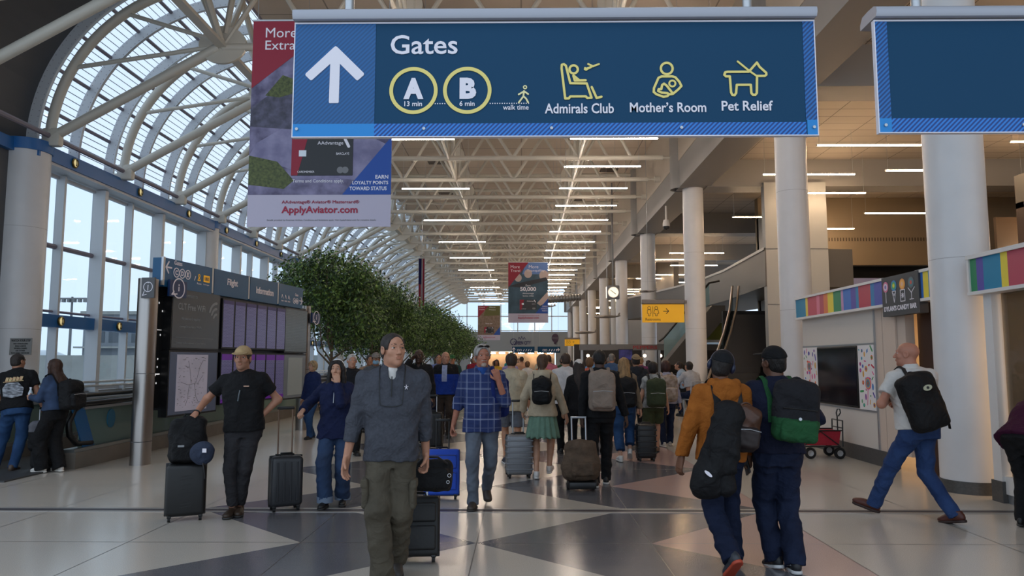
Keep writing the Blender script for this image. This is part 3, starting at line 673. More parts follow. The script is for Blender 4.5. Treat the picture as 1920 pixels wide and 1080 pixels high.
# dome camera
cm_ = thing('dome_camera', 'white dome camera hung from the beam above the right columns', 'camera', (5.35, 27.3, 6.55))
MB().cyl((0, 0, .25), (0, 0, .77), .035, seg=8).build('stem', M_white, cm_); MB().lathe([(0, .26), (.1, .24), (.13, .1), (.13, 0)], seg=20).build('housing', M_white, cm_); MB().lathe([(.12, 0), (.1, -.09), (0, -.13)], seg=20).build('dome', M_black, cm_)
# hanging model aeroplanes and ribbed tube
M_model = mat('model_metal', '#8d8680', .4, .5)
def plane(name, label, loc, s, rz):
    p = thing(name, label, 'model aeroplane', loc, rz)
    q = MB(); q.tube([(-1 * s, 0, 0), (-.85 * s, 0, 0), (0, 0, .02 * s), (.6 * s, 0, .03 * s), (1 * s, 0, .08 * s)], .1, 10, rs=[.02 * s, .1 * s, .13 * s, .08 * s, .02 * s]); q.build('fuselage', M_model, p)
    MB().rbox((-.35 * s, -1.1 * s, .0), (.05 * s, 1.1 * s, .04 * s), .02 * s, 1).build('wing', M_model, p)
    MB().rbox((.75 * s, -.35 * s, .06 * s), (.95 * s, .35 * s, .09 * s), .01 * s, 1).build('tailplane', M_model, p)
    MB().prism([(.75 * s, .08 * s), (.95 * s, .08 * s), (1.0 * s, .32 * s), (.9 * s, .32 * s)], -.015 * s, .015 * s).build('fin', M_model, p)
    MB().cyl((0, 0, .05 * s), (0, 0, ZC - .03 - loc[2]), .008, seg=4).build('cable', M_alum, p); return p
plane('model_aeroplane', 'hanging model plane lowest among the right columns', (3.3, 38.4, 3.05), .6, .2); plane('model_aeroplane', 'hanging model plane above the stair entrance', (4.75, 28.0, 4.2), .35, -.4)
plane('model_aeroplane', 'hanging model plane behind the restrooms sign', (3.9, 34, 3.6), .6, .1); plane('model_aeroplane', 'hanging model plane near the far restrooms sign', (1.5, 45.2, 4.9), .6, .3)
rt = thing('ribbed_tube', 'ribbed metal mobile tube hung before the far columns', 'mobile', (2.6, 46, 5.45))
q = MB(); pts = []
prof = []
for i in range(25): prof.append((.19 + (.05 if i % 2 else 0), -1.1 + i * .09))
MB().lathe(prof, seg=16, M=Matrix.Rotation(R(86), 4, 'Y')).build('tube', mat('mobile_chrome', '#8c8884', .3, .8), rt)
for x in (-.8, .8): MB().cyl((x, 0, .1), (x, 0, ZC - 5.45), .012, seg=4).build('cable', M_alum, rt)
# red folding wagon against the shop wall
wg = thing('folding_wagon', 'red folding wagon with black wheels parked by the shop wall', 'wagon', (5.02, 12.75, 0))
wr = mat('wagon_red', '#9a1026', .7, bump=.3)
q = MB(); q.prism([(-.36, .22), (.2, .22), (.24, .45), (-.42, .45)], -.2, .2); q.build('tub', wr, wg)
q = MB()
for s in (-.21, .21):
    q.tube([(-.42, s, .46), (.25, s, .46)], .012, 6); q.tube([(-.36, s, .2), (.22, s, .2)], .012, 6); q.tube([(-.36, s, .22), (-.1, s, .45), (.2, s, .22)], .01, 6); q.tube([(.26, s, .2), (.27, s, .62)], .011, 6)
q.tube([(.27, -.21, .62), (.27, .21, .62)], .011, 6); q.tube([(.27, -.21, .5), (.27, .21, .5)], .011, 6)
q.build('frame', M_black, wg)
MB().tube([(.26, -.03, .45), (.26, -.03, .68), (.24, -.05, .74), (.26, -.05, .80), (.3, -.05, .80), (.31, -.05, .74), (.28, -.03, .68)], .011, 6).build('pull_handle', M_black, wg)
for x in (-.28, .2):
    for s in (-.22, .22):
        wh = MB(); Mx = T(x, s, .095) @ Matrix.Rotation(R(90), 4, 'X'); wh.lathe([(.05, -.025), (.085, -.025), (.094, -.012), (.094, .012), (.085, .025), (.05, .025), (.05, -.025)], seg=20, M=Mx); o = wh.build('wheel', M_black, wg)
        MB().lathe([(0, -.015), (.05, -.02), (.05, .02), (0, .015)], seg=12, M=Mx).build('hub', M_alum, o)
# bar-height table and chairs where people sit
def high_chair(label, loc, rz):
    c = thing('high_chair', label, 'chair', loc, rz)
    MB().rbox((-.2, -.2, .70), (.2, .2, .725), .01, 1).build('seat', M_alum, c)
    for sx in (-1, 1):
        MB().tube([(.17 * sx, .17, 0), (.16 * sx, .17, .7)], .014, 6).build('leg', M_alum, c)
        MB().tube([(.2 * sx, -.22, 0), (.17 * sx, -.19, .7), (.16 * sx, -.22, 1.12)], .014, 6).build('leg', M_alum, c)
    q = MB(); q.tube([(-.16, -.22, 1.12), (0, -.24, 1.15), (.16, -.22, 1.12)], .014, 6); q.build('back_rail', M_alum, c)
    for x in (-.08, 0, .08): MB().tube([(x, -.235, 1.13), (x, -.19, .72)], .008, 6).build('back_spindle', M_alum, c)
    MB().tube([(-.17, .17, .3), (.17, .17, .3), (.185, -.2, .3), (-.185, -.2, .3)], .01, 6, True).build('foot_ring', M_alum, c)
    return c
high_chair('aluminium high chair under the man in the pale sweater', (4.0, 17.6, 0), .25)
high_chair('aluminium high chair under the man in the blue shirt', (4.5, 20.6, 0), 1.0)
tb = thing('high_table', 'black high table with a paper cup beside the seated man', 'table', (3.35, 18.2, 0))
MB().rbox((-.45, -.4, 1.03), (.3, .9, 1.07), .01, 1).build('table_top', mat('table_pale', '#b9b3ac', .35), tb)
for x, y in ((-.35, -.3), (.2, -.3), (-.35, .8), (.2, .8)): MB().cyl((x, y, 0), (x, y, 1.03), .025, seg=8).build('leg', M_black, tb)
cp = thing('paper_cup', 'tan paper cup on the high table', 'cup', (3.32, 18.0, 1.07)); MB().lathe([(0, 0), (.035, 0), (.045, .13)], seg=16).build('cup_body', mat('cup_tan', '#b07a50', .5), cp); MB().lathe([(.047, .13), (.047, .145), (0, .15)], seg=16).build('lid', M_white, cp)
# ================================================================ overhead gate sign
GX0, GZ0, GS, GT = -1.64, 3.20, .003803, .00386
def gx(p): return (p - 548) * GS
def gz(p): return (257 - p) * GT
M_navy = mat('sign_navy', '#063f60', .55, spec=.25); M_sky = mat('sign_sky', '#1585cf', .45); M_yel = mat('sign_yellow', '#e8d67c', .5)
def stripe_mat(name, a, b, per=.0235):
    k = .7071 / per * 1.0
    return ramp_mat(name, 1, (k, 0, -k), [(0, a), (.5, b)], .5)
M_st1 = stripe_mat('stripe_arrow', '#145c98', '#114e82'); M_st2 = stripe_mat('stripe_border', '#2a7fd4', '#0f3f86')
M_hous = mat('sign_housing', '#a7a9b2', .4, .3)
def gate_sign(name, label, loc, w_, h_, arrow=True):
    s = thing(name, label, 'sign', loc)
    MB().box((0, .0, 0), (w_, .03, h_)).build('sign_panel', M_navy, s)
    b = MB(); t_ = .007
    b.box((-t_, -.006, -t_), (w_ + t_, .035, 0)); b.box((-t_, -.006, h_), (w_ + t_, .035, h_ + t_ * 1.6)); b.box((-t_, -.004, 0), (0, .035, h_)); b.box((w_, -.004, 0), (w_ + t_, .035, h_)); b.build('frame', M_signwhite, s)
    b = MB(); pr_ = [(.02 + .0, .02), (-.045, .02), (-.06, .05), (-.055, .085), (-.02, .105), (.07, .11), (.16, .105), (.2, .06), (.2, .02)]
    n = len(pr_); vs = [(-.01, y, h_ + z) for y, z in pr_] + [(w_ + .01, y, h_ + z) for y, z in pr_]
    b.add(vs, [tuple(range(n)), tuple(range(2 * n - 1, n - 1, -1))] + [(i, n + i, n + (i + 1) % n, (i + 1) % n) for i in range(n)]); b.build('housing', M_hous, s)
    for x in (w_ * .1, w_ * .88): MB().cyl((x, .07, h_ + .1), (x, .07, ZC - loc[2]), .035, seg=12).build('hanger', M_alum, s)
    return s
GW, GH = gx(1533), gz(40)
sg = gate_sign('gate_sign', 'large blue overhead gates sign with white arrow and yellow circles', (GX0, 5.2, GZ0), GW, GH)
MB().box((0, -.003, gz(233)), (gx(702), .0, gz(40))).build('arrow_field', M_st1, sg)
MB().box((0, -.003, 0), (gx(702), .0, gz(233))).build('corner_strip', M_sky, sg)
MB().box((gx(702), -.003, 0), (gx(1512), .0, gz(233))).build('striped_strip', M_st2, sg)
MB().box((gx(1512), -.003, gz(229)), (GW, .0, gz(40))).build('striped_strip', stripe_mat('stripe_edge', '#1f6cb4', '#0f3f78'), sg)
MB().box((gx(1514), -.0035, 0), (GW, .0, gz(229))).build('corner_strip', M_sky, sg)
def z4(x, y): return gx(440 + x / 3.4286), gz(y / 3.4286)
def z5(x, y): return gx(1000 + x / 3.4286), gz(y / 3.4286)
a = MB(); wd = 62 / 3.4286 * GS
a.prism([z4(*p) for p in [(606, 664), (602, 658), (605, 404), (492, 508), (484, 513), (476, 510), (447, 482), (444, 474), (448, 466), (626, 294), (638, 287), (650, 294), (823, 464), (827, 473), (823, 482), (792, 511), (783, 515), (775, 510), (668, 404), (666, 658), (660, 664)]], -.008, -.003); a.build('arrow', M_signwhite, sg)
def tx(par, txt, p0, p1, bold=.0, m=None, y=-.007, nm='lettering'): MB().text(txt, min(p0[0], p1[0]), min(p0[1], p1[1]), max(p0[0], p1[0]), max(p0[1], p1[1]), y, .004, bold).build(nm, m or M_signwhite, par)
tx(sg, 'Gates', z4(997, 343), z4(1434, 215), .012)
for ch, c0, tt, t0, t1 in (('A', 1150, '13 min', 1092, 1207), ('B', 1499, '6 min', 1449, 1547)):
    x, z = z4(c0, 583); MB().ring(x, z, 145 / 3.4286 * GS, 24 / 3.4286 * GS, -.007, -.003, 64).build('ring', M_yel, sg)
    tx(sg, ch, z4(c0 - 65 if ch == 'A' else c0 - 50, 640), z4(c0 + 65 if ch == 'A' else c0 + 58, 500), .06)
    tx(sg, tt, z4(t0, 686), z4(t1, 654), .015)
d = MB()
for k in range(5): x, z = z4(1292 + k * 15.5, 670); d.disc(x, z, .0042, -.006, -.003, 10)
for k in range(17): x, z = z4(1648 + k * 15.5, 670); d.disc(x, z, .0042, -.006, -.003, 10)
d.build('dotted_line', M_signwhite, sg)
M_yw = mat('sign_yellowwhite', '#e8e0a8', .5)
w_ = MB(); lw = 11 / 3.4286 * GS; x, z = z4(1873, 565); w_.ring(x, z, 10 / 3.4286 * GS, lw * .7, -.007, -.003, 20)
for pts in ([(1866, 590), (1862, 625)], [(1866, 592), (1832, 612)], [(1868, 592), (1893, 610)], [(1862, 625), (1832, 665)], [(1864, 625), (1880, 640), (1893, 665)]): w_.stroke([z4(*p) for p in pts], lw, -.007, -.003)
w_.build('walking_figure', M_yw, sg)
tx(sg, 'walk time', z4(1730, 712), z4(1896, 680), .01)
tx(sg, 'Admirals Club', z5(80, 738), z5(525, 672), .016); tx(sg, 'Mother\u2019s Room', z5(628, 733), z5(1118, 668), .016); tx(sg, 'Pet Relief', z5(1217, 725), z5(1545, 660), .016)
lw = 15 / 3.4286 * GS
ic = MB()
for pts, c in (([(212, 640), (190, 440), (192, 418), (205, 414), (218, 424), (246, 540), (352, 542), (382, 636), (355, 638), (345, 627), (245, 627), (235, 640)], True), ([(266, 490), (275, 522), (345, 521)], False), ([(270, 492), (300, 518)], False), ([(384, 566), (415, 638), (446, 630)], False)):
    ic.stroke([z5(*p) for p in pts], lw, -.007, -.003, c)
x, z = z5(268, 449); ic.ring(x, z, 27 / 3.4286 * GS, lw, -.007, -.003, 32)
for pts in ([(340, 448), (432, 415)], [(352, 452), (342, 440)], [(395, 430), (362, 414)], [(380, 436), (345, 452)]): ic.stroke([z5(*p) for p in pts], lw * .8, -.0075, -.003)
ic.build('lounge_icon', M_yel, sg)
ic = MB(); x, z = z5(870, 446); ic.ring(x, z, 38 / 3.4286 * GS, lw, -.007, -.003, 32); x, z = z5(904, 545); ic.ring(x, z, 20 / 3.4286 * GS, lw * .8, -.007, -.003, 28)
for pts in ([(885, 616), (905, 614), (940, 585), (962, 562), (950, 535), (925, 505), (905, 498), (835, 498), (815, 508), (785, 575), (783, 600), (800, 615), (845, 632), (870, 628), (882, 615), (870, 608), (835, 605), (812, 594), (815, 582), (832, 582), (838, 555), (850, 546), (868, 560), (890, 590), (905, 610)],): ic.stroke([z5(*p) for p in pts], lw, -.007, -.003)
ic.build('nursing_icon', M_yel, sg)
ic = MB(); ic.stroke([z5(*p) for p in [(1398, 470), (1452, 410), (1468, 438), (1510, 478), (1510, 490), (1500, 498), (1450, 498), (1445, 610), (1435, 622), (1420, 622), (1410, 610), (1408, 556), (1318, 556), (1312, 610), (1302, 624), (1288, 622), (1280, 605), (1275, 500), (1250, 500), (1240, 490), (1245, 474), (1260, 470)]], lw, -.007, -.003, True)
ic.stroke([z5(1328, 402), z5(1398, 462), z5(1450, 500)], lw * .8, -.0075, -.003); ic.build('dog_icon', M_yel, sg)
for p in (556, 796, 1036, 1279, 1526): MB().disc(gx(p), gz(243), .011, -.014, 0, 14).build('bolt', M_alum, sg)
# second blank sign on the right
s2 = gate_sign('gate_sign', 'blank dark blue overhead sign cut by the right picture edge', (2.52, 5.15, 3.20), 3.4, .81)
MB().box((.0, -.003, .10), (.085, 0, .81)).build('striped_strip', MATS['stripe_edge'], s2); MB().box((.085, -.003, 0), (3.4, 0, .1)).build('striped_strip', M_st2, s2); MB().box((0, -.0035, 0), (.085, 0, .1)).build('corner_strip', M_sky, s2)
for x in (.04, 1.0): MB().disc(x, .05, .011, -.014, 0, 14).build('bolt', M_alum, s2)

# ================================================================ advertising banners
M_bred = mat('banner_red', '#8e1730', .6); M_bblue = mat('banner_blue', '#1a4a9c', .6); M_bwhite = mat('banner_white', '#b9b2c4', .6)
def banner(label, loc, W, H, kind, group='red white and blue advertising banners'):
    s = thing('hanging_banner', label, 'banner', loc, group=group)
    foot = .152 * H
    pic = {0: ('#4a4460', '#8a84a4', 3.5), 1: ('#25404c', '#3f5a6c', 1.6), 2: ('#6a5844', '#8a7468', 6)}[kind]
    MB().box((0, 0, 0), (W, .012, H)).build('cloth', M_bwhite, s)
    MB().box((0, -.003, foot), (W, 0, H)).build('picture', mat('banner_photo_%d' % kind, pic[0], .6, col2=pic[1], vscale=pic[2], detail=6), s)
    u = lambda x, z: (x * W, H - z * H)
    if kind == 0:
        b = MB(); r_ = random.Random(2)
        b.prism([u(.32, .14), u(.62, .0), u(1, .0), u(1, .3), u(.6, .3), u(.4, .27)], -.004, 0); b.build('sky_patch', mat('banner_sky', '#5b7bb4', .6), s)
        b = MB(); b.prism([u(0, .43), u(.2, .33), u(.45, .36), u(.7, .3), u(1, .33), u(1, .45), u(.6, .55), u(0, .52)], -.0045, 0); b.build('far_rock', mat('banner_rock', '#3a3846', .6, col2='#58566c', vscale=9), s)
        b = MB(); b.prism([u(.1, .37), u(.22, .27), u(.34, .30), u(.45, .27), u(.45, .33), u(.2, .38)], -.005, 0); b.build('shrub_patch', mat('banner_shrub', '#37401f', .6, col2='#5c6434', vscale=24), s); b = MB(); b.prism([u(0, .66), u(.2, .69), u(.32, .78), u(.25, .82), u(0, .80)], -.005, 0); b.build('shrub_patch', mat('banner_shrub', '#37401f', .6, col2='#5c6434', vscale=24), s)
        b = MB(); b.prism([u(.05, .6), u(.3, .5), u(.7, .52), u(1, .62), u(1, .8), u(.4, .75), u(.0, .66)], -.0042, 0); b.build('boulder', mat('banner_boulder', '#6c6788', .6, col2='#8d88a6', vscale=4), s)
    elif kind == 1:
        b = MB(); b.prism([u(.45, .0), u(1, 0), u(1, .2), u(.35, .2)], -.004, 0); b.build('sky_patch', mat('banner_sky', '#5b7bb4', .6), s)
        b = MB()
        for x, z, r_ in ((.25, .26, .09), (.5, .19, .1), (.9, .22, .12)): b.disc(*u(x, z), r_ * W, -.005, 0, 16, rz=r_ * W * 1.1)
        b.prism([u(.72, .68), u(1, .48), u(1, .66), u(.8, .72)], -.005, 0); b.build('float_shape', mat('banner_pale', '#b8a49c', .6), s)
        b = MB(); b.prism([u(0, .4), u(.3, .34), u(.95, .25), u(1, .3), u(.3, .42)], -.0055, 0); b.build('dock_shape', mat('banner_dark', '#2c2d34', .6), s)
    else:
        b = MB(); b.prism([u(.4, 0), u(1, 0), u(1, .28), u(.25, .3)], -.004, 0); b.build('tree_patch', mat('banner_olive', '#5a5a28', .6), s)
    rt_, rh = {0: (.62, .335), 1: (.52, .42), 2: (.5, .36)}[kind]
    MB().prism([u(0, 0), u(rt_, 0), u(0, rh)], -.006, 0).build('red_corner', M_bred, s)
    bx = {0: (.66, .57), 1: (.68, .6), 2: (.7, .6)}[kind]
    MB().prism([u(1, bx[1]), u(1, .848), u(bx[0], .848)], -.006, 0).build('blue_corner', M_bblue, s)
    cx0, cx1, cz0, cz1 = {0: (.30, .73, .575, .757), 1: (.29, .71, .62, .79), 2: (.29, .71, .62, .80)}[kind]
    p0, p1 = u(cx0, cz1), u(cx1, cz0)
    c = MB().rbox((p0[0], -.012, p0[1]), (p1[0], -.006, p1[1]), .005, 1).build('card_picture', mat('card_black', '#131318', .4), s)
    MB().prism([(p0[0], p0[1] + .002), (p0[0] + .1 * (p1[0] - p0[0]), p0[1]), (p0[0] + .26 * (p1[0] - p0[0]), p1[1]), (p0[0], p1[1])], -.014, -.011).build('card_corner', M_bred, c)
    cw, chh = p1[0] - p0[0], p1[1] - p0[1]
    q = MB(); q.box((p0[0] + .12 * cw, -.015, p0[1] + .5 * chh), (p0[0] + .24 * cw, -.012, p0[1] + .66 * chh)); q.build('card_chip', M_alum, c)
    q = MB(); q.text('AAdvantage', p0[0] + .42 * cw, p0[1] + .78 * chh, p0[0] + .84 * cw, p0[1] + .9 * chh, -.015, .003); q.text('BARCLAYS', p0[0] + .73 * cw, p0[1] + .54 * chh, p0[0] + .94 * cw, p0[1] + .6 * chh, -.015, .003); q.text('CARDMEMBER', p0[0] + .1 * cw, p0[1] + .07 * chh, p0[0] + .38 * cw, p0[1] + .12 * chh, -.015, .003)
    q.stroke([(p0[0] + .87 * cw, p0[1] + .95 * chh), (p0[0] + .93 * cw, p0[1] + .76 * chh)], .02 * W, -.015, -.012); q.build('lettering', M_signwhite, c)
    q = MB(); q.disc(p0[0] + .8 * cw, p0[1] + .14 * chh, .055 * cw, -.015, -.012); q.disc(p0[0] + .88 * cw, p0[1] + .14 * chh, .055 * cw, -.0155, -.012); q.build('card_emblem', M_grey, c)
    l = MB(); L = lambda t, x0, z0, x1, z1, bd=0: l.text(t, x0 * W, H - z1 * H, x1 * W, H - z0 * H, -.008, .004, bd)
    if kind == 0: L('More', .09, .037, .31, .085); L('Extras', .09, .10, .34, .145); L('choose', .3, .50, .5, .535); L('Terms and Conditions apply.', .31, .775, .67, .795); L('EARN', .89, .755, .98, .773, .02); L('LOYALTY POINTS', .73, .783, .98, .80, .02); L('TOWARD STATUS', .71, .81, .97, .828, .02)
    if kind == 1: L('More', .06, .05, .29, .10); L('Travel', .06, .12, .3, .16); L('More', .52, .05, .76, .10); L('Tranquility', .47, .12, .92, .165); L('50,000', .3, .41, .7, .49, .03); L('Earn', .44, .37, .56, .4); L('AAdvantage', .36, .505, .64, .535); L('bonus miles', .37, .545, .64, .57); L('EARN', .86, .72, .98, .742); L('LOYALTY', .82, .757, .98, .779); L('POINTS', .85, .794, .98, .816)
    if kind == 2: L('More', .07, .03, .3, .07); L('Points', .07, .09, .3, .13); L('More', .52, .03, .78, .07); L('Happy', .5, .1, .8, .14); L('Bonus miles', .35, .5, .65, .53)
    l.build('lettering', M_signwhite, s)
    q = MB(); q.text('ApplyAviator.com', .24 * W, H * .055, .77 * W, H * .098, -.008, .008, .02); q.text('AAdvantage\u00ae Aviator\u00ae Mastercard\u00ae', .24 * W, H * .106, .78 * W, H * .126, -.008, .008); q.build('web_lettering', mat('crimson_ink', '#a01c3c', .6), s)
    q = MB(); q.text('Benefit provided by American Airlines. Conditions and limitations apply. Visit ApplyAviator.com for complete details.', .14 * W, H * .026, .9 * W, H * .036, -.003, .003); q.build('small_print', M_grey, s)
    for x in (.03 * W, .97 * W): MB().cyl((x, .006, H), (x, .006, ZC - loc[2]), .006, seg=5).build('cable', M_alum, s)
    MB().box((-.01, -.012, H - .012), (W + .01, .02, H + .012)).build('top_rail', M_alum, s)
    return s
banner('large rocky landscape advertising banner partly behind the gates sign', (-4.12, 11, 3.6), 2.16, 3.22, 0)
banner('boating picture advertising banner hanging in the middle of the hall', (-.69, 38.5, 3.57), 2.06, 3.14, 1)
banner('smallest advertising banner hanging far off above the tree tops', (-3.87, 66, 3.43), 1.98, 3.06, 2)
# flag hanging at the roof edge
fl_ = thing('hanging_flag', 'red white and blue flag hanging folded from the roof edge', 'flag', (-4.45, 33, 3.9))
def wavy(x0, x1, z0, z1, n=14, am=.05):
    b = MB(); vs = []
    for i in range(n + 1):
        for z in (z0, z1): vs.append((x0 + (x1 - x0) * i / n, am * math.sin(i * 1.7), z))
    b.add(vs, [(2 * i, 2 * i + 2, 2 * i + 3, 2 * i + 1) for i in range(n)]); return b
o_ = wavy(-.14, .0, 1.1, 2.25).build('blue_canton', mat('flag_blue', '#24246c', .7), fl_); wavy(0, .14, 0, 2.25).build('white_stripes', ramp_mat('flag_stripes', 1, (9, 0, 0), [(0, '#c9c3cc'), (.55, '#b0304a')], .7), fl_); wavy(-.14, .0, 0, 1.1).build('red_stripes', ramp_mat('flag_stripes2', 1, (9, 0, 0), [(0, '#b0304a'), (.7, '#c9c3cc')], .7), fl_)
MB().cyl((0, 0, 2.25), (0, 0, 4.4), .008, seg=5).build('cable', M_alum, fl_); MB().cyl((-.16, 0, 2.26), (.16, 0, 2.26), .02, seg=6).build('top_rail', M_alum, fl_)

# ================================================================ restroom signs
M_rest = mat('restroom_yellow', '#eeb21c', .45, emit=.2); M_brown = mat('restroom_brown', '#4a3210', .5)
def restroom(label, loc, W, H, col_x, words=True):
    s = thing('restroom_sign', label, 'sign', loc, group=None)
    MB().box((0, 0, 0), (W, .12, H)).build('sign_panel', M_rest, s)
    MB().rbox((-.02, -.04, H + .01), (W + .02, .16, H + .16), .02, 1).build('housing', mat('sign_bronze', '#7a716a', .4, .5), s)
    MB().box((W, .0, H + .03), (col_x - loc[0], .1, H + .13)).build('bracket', MATS['sign_bronze'], s)
    i = MB(); lw = .022 * W / 1.35
    for cx, sk in ((.16 * W, 0), (.33 * W, 1)):
        i.ring(cx, .80 * H, .035 * W, lw * .7, -.006, 0, 20)
        i.stroke([(cx - .04 * W, .70 * H), (cx + .04 * W, .70 * H), (cx + (.045 if not sk else .06) * W, .5 * H), (cx + .02 * W, .48 * H), (cx + .02 * W, .36 * H), (cx - .02 * W, .36 * H), (cx - .02 * W, .48 * H), (cx - (.045 if not sk else .06) * W, .5 * H)], lw * .7, -.006, 0, True)
    i.stroke([(.245 * W, .88 * H), (.245 * W, .33 * H)], lw * .6, -.006, 0)
    i.build('figure_icon', M_brown, s)
    i = MB(); i.stroke([(.5 * W, .62 * H), (.63 * W, .62 * H)], lw, -.006, 0); i.stroke([(.57 * W, .76 * H), (.63 * W, .62 * H), (.57 * W, .48 * H)], lw, -.0065, 0); i.build('arrow', M_brown, s)
    MB().text('Restrooms', .07 * W, .1 * H, .43 * W, .24 * H, -.006, .005, .0).build('lettering', M_brown, s)
    return s
restroom('yellow restrooms sign with arrow on the near column', (3.96, 24.46, 2.86), 1.36, .59, 5.42)
restroom('small far yellow restrooms sign with arrow among distant columns', (4.0, 69.45, 2.98), 1.38, .62, 5.42)
# end wall lettering and far signs
q = MB().text('QUEEN CITY', -1.0, 3.45, 1.1, 3.95, 87.95, .05, .03); q.ring(-.95, 3.85, .35, .1, 87.95, 88)
for k in range(3): q.stroke([(-.4 + .3 * k, 4.15), (-.3 + .3 * k, 4.5 - .1 * (k != 1)), (-.15 + .3 * k, 4.15)], .06, 87.95, 88)
tag(q.build('wall_lettering', mat('navy_letters', '#2a2c5a', .5)), 'dark blue raised lettering on the far end wall', 'lettering')
for i, (x0, x1, lb_) in enumerate(((-1.1, 1.5, 'small far gates sign under the end wall lettering'), (1.85, 4.45, 'small far gates sign right of the end wall lettering'))):
    s = thing('gate_sign', lb_, 'sign', (x0, 86.5, 2.55)); MB().box((0, 0, 0), (x1 - x0, .2, .72)).build('sign_panel', M_navy, s)
    q = MB(); W = x1 - x0; ax = .2 if i == 0 else W - .25
    q.stroke([(ax, .15), (ax, .55)], .08, -.03, 0) if i == 0 else q.stroke([(ax - .2, .36), (ax + .15, .36)], .08, -.03, 0)
    q.stroke([(ax - .15, .4), (ax, .58), (ax + .15, .4)], .08, -.03, 0) if i == 0 else q.stroke([(ax, .52), (ax + .16, .36), (ax, .2)], .08, -.03, 0)
    for k in range(2): q.ring(.7 + .28 * k, .3, .11, .04, -.03, 0, 16)
    for k in range(4): q.stroke([(1.3 + .28 * k, .2), (1.4 + .28 * k, .4)], .07, -.03, 0)
    q.build('lettering', M_signwhite, s)
    for x in (.2, W - .2): MB().cyl((x, .1, .72), (x, .1, ZC - 2.55), .012, seg=5).build('cable', M_alum, s)
bl = thing('balloon_emblem', 'dark round balloon shaped emblem on the far end wall', 'emblem', (3.95, 87.88, 4.2)); MB().disc(0, .1, .42, -.05, .1, 24, rz=.5).build('balloon', mat('emblem_maroon', '#3a2240', .5), bl); MB().prism([(-.12, -.62), (.12, -.62), (.16, -.4), (-.16, -.4)], -.05, .1).build('basket', MATS['emblem_maroon'], bl); MB().box((-.4, -.06, .06), (.4, -.05, .14)).build('band', M_grey, bl)

# ================================================================ flight information board
fd = thing('flight_board', 'long flight information board with blue header and rows of screens', 'information board', (-5.83, 11.9, 0), R(82.1577))
# header panels
M_hdr = mat('header_blue', '#12557f', .45)
hd = [(.0, 1.42), (1.5, 2.74), (2.82, 4.0), (4.08, 5.27)]
for x0, x1 in hd: MB().box((x0, -.06, 2.80), (x1, .14, 3.27)).build('header_panel', M_hdr, fd)
q = MB()
for x in (-.03, 1.42, 2.74, 4.0): MB().box((x, -.066, 2.82), (x + .05, -.03, 3.28)).build('header_post', M_alum, fd)
y = -.066
q = MB()
q.stroke([(.06, 3.12), (.2, 3.12)], .026, y, -.06); q.stroke([(.12, 3.21), (.05, 3.12), (.12, 3.03)], .026, y - .0005, -.06)
q.text('Gates', .27, 3.185, .49, 3.26, y, .004, .01)
q.build('header_lettering', M_signwhite, fd); q = MB()
for k, ch in enumerate('CDE'): q.ring(.34 + .165 * k, 3.06, .075, .016, y, -.06, 28); q.text(ch, .305 + .165 * k, 3.02, .375 + .165 * k, 3.1, y, .004, .04)
q.build('gate_circles', M_signwhite, fd); q = MB()
q.stroke([(.87, 2.99), (.9, 3.06)], .012, y, -.06)
q.text('Flight', 1.95, 2.98, 2.33, 3.14, y, .004, .025); q.build('header_lettering', M_signwhite, fd); q = MB(); q.text('Information', 3.06, 2.96, 3.81, 3.1, y, .004, .025)
q.build('header_lettering', M_signwhite, fd); q = MB()
q.text('Gates', 4.86, 3.06, 5.02, 3.12, y, .004, .01)
for k, ch in enumerate('AB'): q.ring(4.83 + .14 * k, 2.95, .06, .014, y, -.06, 24); q.text(ch, 4.80 + .14 * k, 2.92, 4.86 + .14 * k, 2.98, y, .004, .04)
q.stroke([(5.09, 2.97), (5.23, 2.97)], .022, y, -.06); q.stroke([(5.17, 3.05), (5.24, 2.97), (5.17, 2.89)], .022, y - .0005, -.06)
q.build('header_lettering', M_signwhite, fd); q = MB()
for k in range(3): q.stroke([(4.2 + .16 * k, 2.97), (4.22 + .16 * k, 3.04), (4.28 + .16 * k, 2.96)], .012, y, -.06); q.text('room', 4.18 + .16 * k, 2.89, 4.29 + .16 * k, 2.92, y, .003)
q.text('Room', .95, 2.93, 1.08, 2.96, y, .003); q.text('Lounge', 1.15, 2.93, 1.33, 2.96, y, .003)
q.build('header_lettering', M_signwhite, fd)
q = MB(); q.box((1.15, y, 2.99), (1.34, -.06, 3.11)); q.ring(1.01, 3.08, .025, .012, y, -.06, 14); q.stroke([(.97, 3.0), (1.05, 3.0), (1.01, 3.05)], .012, y, -.06, True); q.build('header_icon', M_rest, fd)
MB().text('USO', 1.18, 3.02, 1.31, 3.08, y - .003, .003, .02).build('icon_lettering', M_navy, fd)
# screens
def screen_mat(name, base, line, kx, kz, e=.27):
    m = bpy.data.materials.new(name); m.use_nodes = True; n = m.node_tree.nodes; l = m.node_tree.links; b = n['Principled BSDF']
    t_ = n.new('ShaderNodeTexCoord'); br = n.new('ShaderNodeTexBrick'); br.inputs['Scale'].default_value = 1; br.inputs['Brick Width'].default_value = kx; br.inputs['Row Height'].default_value = kz; br.inputs['Mortar Size'].default_value = kz * .3; br.inputs['Mortar Smooth'].default_value = .2
    br.inputs['Color1'].default_value = hexc(base); br.inputs['Color2'].default_value = tuple(v * .85 for v in hexc(base)[:3]) + (1,); br.inputs['Mortar'].default_value = hexc(line)
    mp = n.new('ShaderNodeMapping'); mp.inputs['Rotation'].default_value = (R(90), 0, 0); l.new(t_.outputs['Object'], mp.inputs[0]); l.new(mp.outputs[0], br.inputs[0])
    b.inputs['Base Color'].default_value = (.02, .02, .02, 1); b.inputs['Roughness'].default_value = .25; l.new(br.outputs[0], b.inputs['Emission Color']); b.inputs['Emission Strength'].default_value = e; return m
